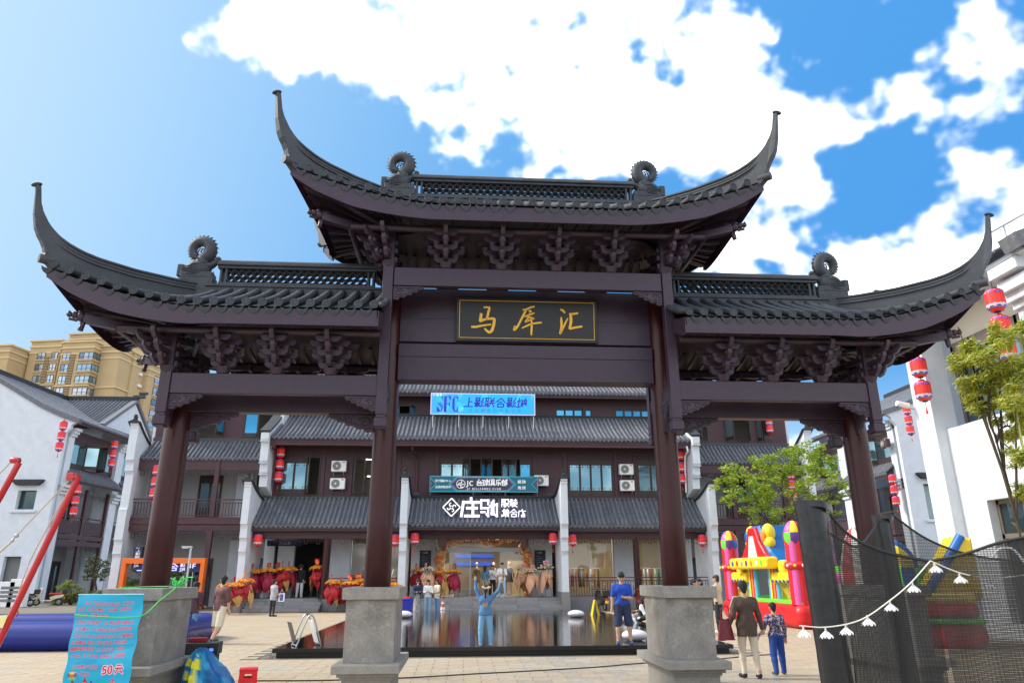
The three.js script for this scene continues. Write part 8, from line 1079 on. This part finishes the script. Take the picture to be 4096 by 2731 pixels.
{ const t = thing('tote_bag', 'flat white tote bag with blue print held by the woman in grey', 'bag', V(-9.17, 0.62, -22.85), 0.5); mesh('bag', [rbox(-0.14, 0.14, 0, 0.36, -0.02, 0.02, 0.01)], M.white, t); mesh('print', [box(-0.07, 0.07, 0.04, 0.32, 0.02, 0.023)], mat([0.05, 0.1, 0.5], 0.5), t); mesh('handle', [sweep(path([[-0.07, 0.36, 0], [0, 0.52, 0], [0.07, 0.36, 0]], 10), 0.007, { n: 5 })], M.white, t); }
person('man in brown T-shirt and beige shorts walking away beside the flower stands', V(-7.55, 0, -9.0), Math.PI - 0.5, { h: 1.7, top: W.brown, hem: -0.06, bottom: [0.68, 0.6, 0.45], legs: 'knee', shoe: [0.06, 0.06, 0.06], sleeve: 0.5, hair: 'short', fat: 1.2, armL: [[0.15, -1, 0.1], [-0.3, -0.3, 0.9], 1], legR: [[-0.04, -1, -0.12], [0, -0.9, -0.6]], cell: 0.016, turn: 0.6 });
person('woman in dark brown top and jeans beside the man in brown', V(-8.3, 0, -9.1), Math.PI - 0.2, { h: 1.55, top: [0.075, 0.03, 0.035], hem: -0.05, bottom: W.jeans, shoe: W.white, hair: 'bob', armR: [[0.15, -1, 0.1], [-0.2, -0.3, 0.9], 1], legR: [[-0.04, -1, -0.1], [0, -0.95, -0.4]] });
{
  const z = -22.7, q = (x) => onZ(x, 2460, z).setY(0), g = 'three girls standing behind the black deck';
  const floral = spot([0.45, 0.42, 0.38], [0.08, 0.1, 0.1], 26, -0.12);
  person('girl in navy jacket and long patterned skirt looking at her phone', q(1667), 0.2, { h: 1.55, top: W.navy, hem: -0.12, bottom: floral, legs: 'skirt', shoe: W.black, hair: 'long', nod: 0.4, armL: [[0.12, -1, 0.2], [-0.4, 0.05, 0.9], 1], armR: [[0.12, -1, 0.2], [-0.4, 0.0, 0.9], 1], group: g });
  person('girl in white sweatshirt and light jeans holding a phone', q(1709), 0.0, { h: 1.52, top: W.white, hem: -0.02, bottom: W.jeansL, shoe: W.white, hair: 'long', nod: 0.2, armL: [[0.14, -1, 0.2], [-0.5, 0.1, 0.85], 1], armR: [[0.14, -1, 0.2], [-0.5, 0.1, 0.85], 1], group: g });
  person('girl in cream T-shirt and blue jeans turned to her friends', q(1746), -1.0, { h: 1.54, top: [0.68, 0.62, 0.5], hem: -0.08, bottom: W.jeans, shoe: W.grey, sleeve: 0.4, hair: 'long', nod: 0.25, armL: [[0.1, -1, 0.2], [-0.3, -0.1, 0.95], 1], armR: [[0.1, -1, 0.2], [-0.3, -0.1, 0.95], 1], group: g });
  const d = (x, zz) => onZ(x, 2392, zz).setY(0.61);
  person('woman in teal shirt and patterned trousers turned towards the shop door', d(1940, -27.5), Math.PI - 0.5, { h: 1.58, top: [0.06, 0.16, 0.22], hem: 0.0, bottom: spot([0.4, 0.34, 0.16], [0.12, 0.1, 0.08], 14, 0), shoe: W.black, sleeve: 0.5, hair: 'long', loose: 1 });
  person('smiling woman in white blouse and black trousers at the shop door', d(1969, -27.9), 0.0, { h: 1.62, top: W.white, hem: 0.02, bottom: W.black, shoe: W.black, hair: 'long', armL: [[0.16, -1, 0.15], [-0.7, 0.4, 0.6], 1], loose: 1 });
  person('man in white and grey T-shirt with folded arms at the shop door', d(2008, -27.2), -0.15, { h: 1.72, top: (x) => (x > 0.02 && x < 0.12 ? [0.22, 0.24, 0.28] : W.white), hem: -0.05, bottom: [0.34, 0.46, 0.6], shoe: [0.05, 0.3, 0.4], sleeve: 0.4, hair: 'short', armL: [[0.22, -1, 0.2], [-1, 0.1, 0.45], 1], armR: [[0.22, -1, 0.2], [-1, 0.0, 0.45], 1], legL: [[0.12, -1, 0], [0.03, -1, 0]], legR: [[-0.12, -1, 0], [-0.03, -1, 0]] });
  person('person in black jacket and white trousers entering the left doorway', onZ(1194, 2385, -29.3).setY(0.605), Math.PI, { h: 1.72, top: W.black, hem: -0.12, bottom: W.white, shoe: W.white, hair: 'short', loose: 1, cell: 0.022 });
  // two girls sitting on the deck edge
  const sit = { sit: 1, dy: -0.3, lean: 0.25, legL: [[0.1, 0.25, 1], [0.0, -0.8, 0.4]], legR: [[-0.1, 0.25, 1], [0.0, -0.8, 0.4]] };
  person('girl in striped brown sweater sitting on the deck', V(4.5, 0.2, -13.6), 0.9, { ...sit, h: 1.58, top: (x, y) => (Math.sin(y * 90) > 0.2 ? [0.3, 0.18, 0.08] : [0.12, 0.07, 0.04]), bottom: W.white, shoe: W.white, hair: 'long', armL: [[0.1, -0.8, 0.6], [-0.3, 0.2, 1], 1], armR: [[0.1, -0.8, 0.6], [-0.3, 0.2, 1], 1] });
  person('girl in black and white varsity jacket sitting on the deck', V(4.95, 0.2, -13.2), 1.1, { ...sit, h: 1.58, top: (x, y) => (Math.abs(x) > 0.17 ? W.white : W.black), bottom: W.black, shoe: W.white, hair: 'long', armL: [[0.15, -0.9, 0.4], [-0.1, -0.5, 0.8], 1], armR: [[0.15, -0.9, 0.4], [-0.1, -0.5, 0.8], 1] });
  person('child in white shirt bouncing in the castle with an arm stretched out', V(10.7, 0.9, -15.4), -0.9, { h: 1.12, top: W.white, hem: -0.02, bottom: W.navy, shoe: W.white, hair: 'bob', sleeve: 1, armL: [[0.9, 0.3, 0.2], [1, 0.2, 0.1], 0], armR: [[0.3, -0.9, 0.2], [0.1, -0.6, 0.7], 0] });
  person('child reaching up with one hand behind the stone plinth', onZ(1538, 2500, -1.9).setY(0), Math.PI - 0.2, { h: 1.2, top: [0.3, 0.3, 0.5], bottom: W.jeans, shoe: W.white, sleeve: 0.4, hair: 'short', armL: [[0.15, 1, 0.2], [-0.05, 1, 0.2], 0] });
  person('woman in grey top and jeans standing behind the black net by the slide', V(7.6, 0, -3.2), -0.6, { h: 1.62, top: W.grey, hem: -0.05, bottom: W.jeans, shoe: W.white, sleeve: 0.5, hair: 'bob', armR: [[0.2, -1, 0.2], [-0.4, 0.1, 0.9], 1] });
}
// ---------------------------------------------------------------- trees, bamboo, shrubs
const barkM = mat([0.1, 0.07, 0.045], 0.9, { t: T.weather, s: 2, b: T.bump, bs: 5, bd: 0.004 });
function plant(label, category, name, base, { trunk, blobs, n, leaf = [0.05, 0.09], colors, seed = 1, droop = 0.3, shape = 'leaf', branches = true, group }) {
  const R = rng(seed), t = thing(name, label, category, base, 0, group);
  const tr = path(trunk, 14), last = tr[tr.length - 1], limbs = [sweep(tr, (k) => lerp(trunk.r0 || 0.09, trunk.r1 || 0.04, k), { n: 8 })];
  mesh('trunk', limbs, barkM, t);
  if (branches) { const bs = []; for (const b of blobs) { const k = tr[Math.floor(lerp(5, 14, R()))], c = V(b[0], b[1], b[2]), m = k.clone().lerp(c, 0.5).add(V((R() - 0.5) * 0.3, 0.15, (R() - 0.5) * 0.3)); bs.push(sweep(path([k, m, c], 8), (q) => lerp(0.035, 0.01, q), { n: 5 })); for (let i = 0; i < 5; i++) { const e = c.clone().add(V((R() - 0.5) * 2 * b[3], (R() - 0.4) * 2 * b[3] * 0.8, (R() - 0.5) * 2 * b[3])); bs.push(sweep([m.clone().lerp(c, 0.6), c.clone().lerp(e, 0.5), e], (q) => lerp(0.012, 0.004, q), { n: 4 })); } } stuff(mesh('branches', bs, barkM, t)); }
  const w = leaf[0], L = leaf[1], g = new THREE.BufferGeometry(); g.setAttribute('position', new THREE.Float32BufferAttribute(shape === 'blade' ? [0, 0, 0, -w, 0, -L * 0.35, 0, 0.01, -L * 0.4, w, 0, -L * 0.35, 0, -L * 0.15, -L] : [0, 0, 0, -w, 0, -L * 0.5, 0, 0.012, -L * 0.45, w, 0, -L * 0.5, 0, -L * 0.1, -L], 3)); g.setIndex([0, 2, 1, 0, 3, 2, 1, 2, 4, 2, 3, 4]); g.computeVertexNormals();
  const lm = new THREE.MeshPhysicalMaterial({ color: col(1, 1, 1), roughness: 0.9, transmission: 0.35, thickness: 0, side: THREE.DoubleSide }), vol = blobs.map((b) => b[3] ** 2.2 * (b[4] || 1)), tot = vol.reduce((a, b) => a + b, 0), im = new THREE.InstancedMesh(g, lm, n), d = new THREE.Object3D(); let i = 0;
  blobs.forEach((b, k) => { const cnt = k === blobs.length - 1 ? n - i : Math.round(n * vol[k] / tot); const cl = []; for (let c = 0; c < 14; c++) { const v = V(R() - 0.5, R() - 0.5, R() - 0.5).normalize().multiplyScalar(b[3] * (0.35 + 0.7 * R() ** 0.6)); v.y *= b[5] || 0.8; cl.push(v); } for (let c = 0; c < cnt && i < n; c++, i++) { const q = cl[Math.floor(R() * 14)], s = b[3] * 0.34; d.position.set(b[0] + q.x + (R() + R() - 1) * s, b[1] + q.y + (R() + R() - 1) * s * 0.7, b[2] + q.z + (R() + R() - 1) * s); d.rotation.set((R() - 0.5) * 1.4 - droop, R() * 6.28, (R() - 0.5) * 1.2); d.scale.setScalar(0.7 + R() * 0.7); d.updateMatrix(); im.setMatrixAt(i, d.matrix); const cc = colors[Math.floor(R() * colors.length)], v = 0.8 + 0.4 * R(); im.setColorAt(i, col(cc[0] * v, cc[1] * v, cc[2] * v)); } });
  im.count = i; im.name = 'crown'; im.castShadow = im.receiveShadow = true; stuff(im); t.add(im); return t;
}
{
  const z = -22, base = onZ(3120, 2380, z).setY(0), R = rng(4), bl = [[2960, 1900, 78], [3050, 1865, 70], [3130, 1850, 80], [3220, 1835, 95], [3300, 1860, 72], [2890, 1935, 44], [3120, 1950, 105], [3250, 1930, 95], [3350, 1960, 50], [3010, 2010, 66], [3080, 2080, 74], [3130, 2140, 64], [3330, 2030, 44], [2930, 1990, 50], [3060, 1940, 70], [3180, 2030, 50]].map(([x, y, r]) => { const p = onZ(x, y, z + (R() - 0.5) * 2); return [p.x - base.x, p.y, p.z - z, r / 2844 * 34 * 0.95]; });
  const tk = [[0, 0, 0], [0.1, 1.0, 0], [-0.05, 2.0, 0.05], [0.15, 3.2, 0], [0.1, 4.6, 0]]; tk.r0 = 0.13; tk.r1 = 0.05;
  plant('loose lime green maple tree standing behind the inflatable castle', 'tree', 'maple_tree', base, { trunk: tk, blobs: bl, n: 9500, leaf: [0.05, 0.115], colors: [[0.3, 0.42, 0.015], [0.38, 0.5, 0.02], [0.2, 0.34, 0.015], [0.45, 0.48, 0.03]], seed: 5 });
  const zb = -3.5, bb = onZ(4040, 2200, zb).setY(0), bl2 = [[3850, 1450, 46], [3880, 1385, 36], [3930, 1480, 80], [4020, 1440, 85], [4060, 1560, 95], [3960, 1600, 70], [4050, 1700, 75], [4080, 1830, 50], [4070, 1340, 62], [4000, 1330, 46], [4090, 1960, 34], [4120, 1500, 90], [3900, 1560, 50], [4140, 1660, 80]].map(([x, y, r]) => { const p = onZ(x, y, zb + (R() - 0.5) * 1.2); return [p.x - bb.x, p.y, p.z - zb, r / 2844 * 17]; });
  const tb = [[0.3, 0, 0], [0.32, 2, 0], [0.25, 4, 0.05], [0.1, 6, 0], [-0.1, 7.4, 0]]; tb.r0 = 0.03; tb.r1 = 0.012;
  const bam = plant('feathery yellow green bamboo beside the bright white house', 'bamboo', 'bamboo_clump', bb, { trunk: tb, blobs: bl2, n: 20000, leaf: [0.013, 0.15], shape: 'blade', colors: [[0.5, 0.5, 0.025], [0.4, 0.46, 0.025], [0.6, 0.54, 0.05], [0.3, 0.4, 0.025]], seed: 8, droop: 0.5 });
  for (const [dx, dz, l] of [[0.7, 0.2, -0.1], [0.5, 0.4, 0.15]]) mesh('cane', [sweep(path([[dx, 0, dz], [dx, 3, dz], [dx + l * 0.5, 5.4, dz], [dx + l * 1.4, 7, dz]], 20), (k) => 0.026 - 0.016 * k, { n: 7 })], mat([0.3, 0.34, 0.08], 0.5), bam);
  const zs = -40, sb = onZ(375, 2378, zs).setY(0), bl3 = [[350, 2260, 22], [380, 2240, 26], [410, 2255, 22], [370, 2290, 24], [400, 2300, 26], [425, 2280, 18], [345, 2310, 14]].map(([x, y, r]) => { const p = onZ(x, y, zs + (R() - 0.5)); return [p.x - sb.x, p.y, p.z - zs, r / 2844 * 52]; });
  plant('sparse dark green small tree before the white house balconies', 'tree', 'small_tree', sb, { trunk: [[0, 0, 0], [0.1, 0.8, 0], [-0.1, 1.6, 0], [0.1, 2.6, 0]], blobs: bl3, n: 1500, leaf: [0.05, 0.1], colors: [[0.06, 0.1, 0.03], [0.1, 0.12, 0.04], [0.14, 0.12, 0.05]], seed: 12 });
  const shrub = (label, px, py, z2, r, n, colors, sq, seed, name = 'shrub') => { const p = onZ(px, py, z2), b = V(p.x, 0, z2); plant(label, 'shrub', name, b, { trunk: [[0, 0, 0], [0, Math.max(0.15, p.y * 0.5), 0], [0, Math.max(0.2, p.y), 0]], blobs: [[0, Math.max(r * sq * 0.9, p.y), 0, r, 1, sq]], n, leaf: [0.04, 0.08], colors, seed, branches: false }); };
  shrub('round bright green clipped bush on the hedge', 285, 2362, -39.5, 0.75, 1600, [[0.2, 0.28, 0.01], [0.28, 0.34, 0.02]], 0.8, 21); 
  for (const [x, i] of [[245, 0], [285, 1], [325, 2], [365, 3], [405, 4]]) shrub('low green hedge clump beside the cream scooter', x, 2400, -38.8, 0.62, 900, [[0.14, 0.16, 0.02], [0.1, 0.13, 0.02], [0.2, 0.2, 0.03]], 0.75, 30 + i, 'hedge_shrub');
  scene.traverse((o) => { if (/^hedge_shrub/.test(o.name)) o.userData.group = 'hedge clumps beside the scooters'; });
  const pz = -30.8, pb = onZ(560, 2400, pz).setY(0), pads = [[535, 2278, 14], [540, 2325, 16], [585, 2300, 14], [690, 2296, 26], [640, 2290, 20], [560, 2345, 14], [720, 2312, 16]].map(([x, y, r]) => { const p = onZ(x, y, pz); return [p.x - pb.x, p.y, 0, r / 2844 * 44, 1, 0.35]; });
  plant('layered green garden pine inside the orange frame', 'tree', 'garden_pine', pb, { trunk: [[0.3, 0, 0], [0.1, 0.7, 0], [0.6, 1.3, 0], [0.3, 1.9, 0]], blobs: pads, n: 2600, leaf: [0.02, 0.09], colors: [[0.1, 0.2, 0.02], [0.16, 0.26, 0.02]], seed: 15 });
  shrub('small green shrub at the foot of the stepped white wall', 512, 2340, -31, 0.4, 500, [[0.1, 0.18, 0.02], [0.15, 0.22, 0.03]], 0.9, 44);
}
renderer.render(scene, camera);
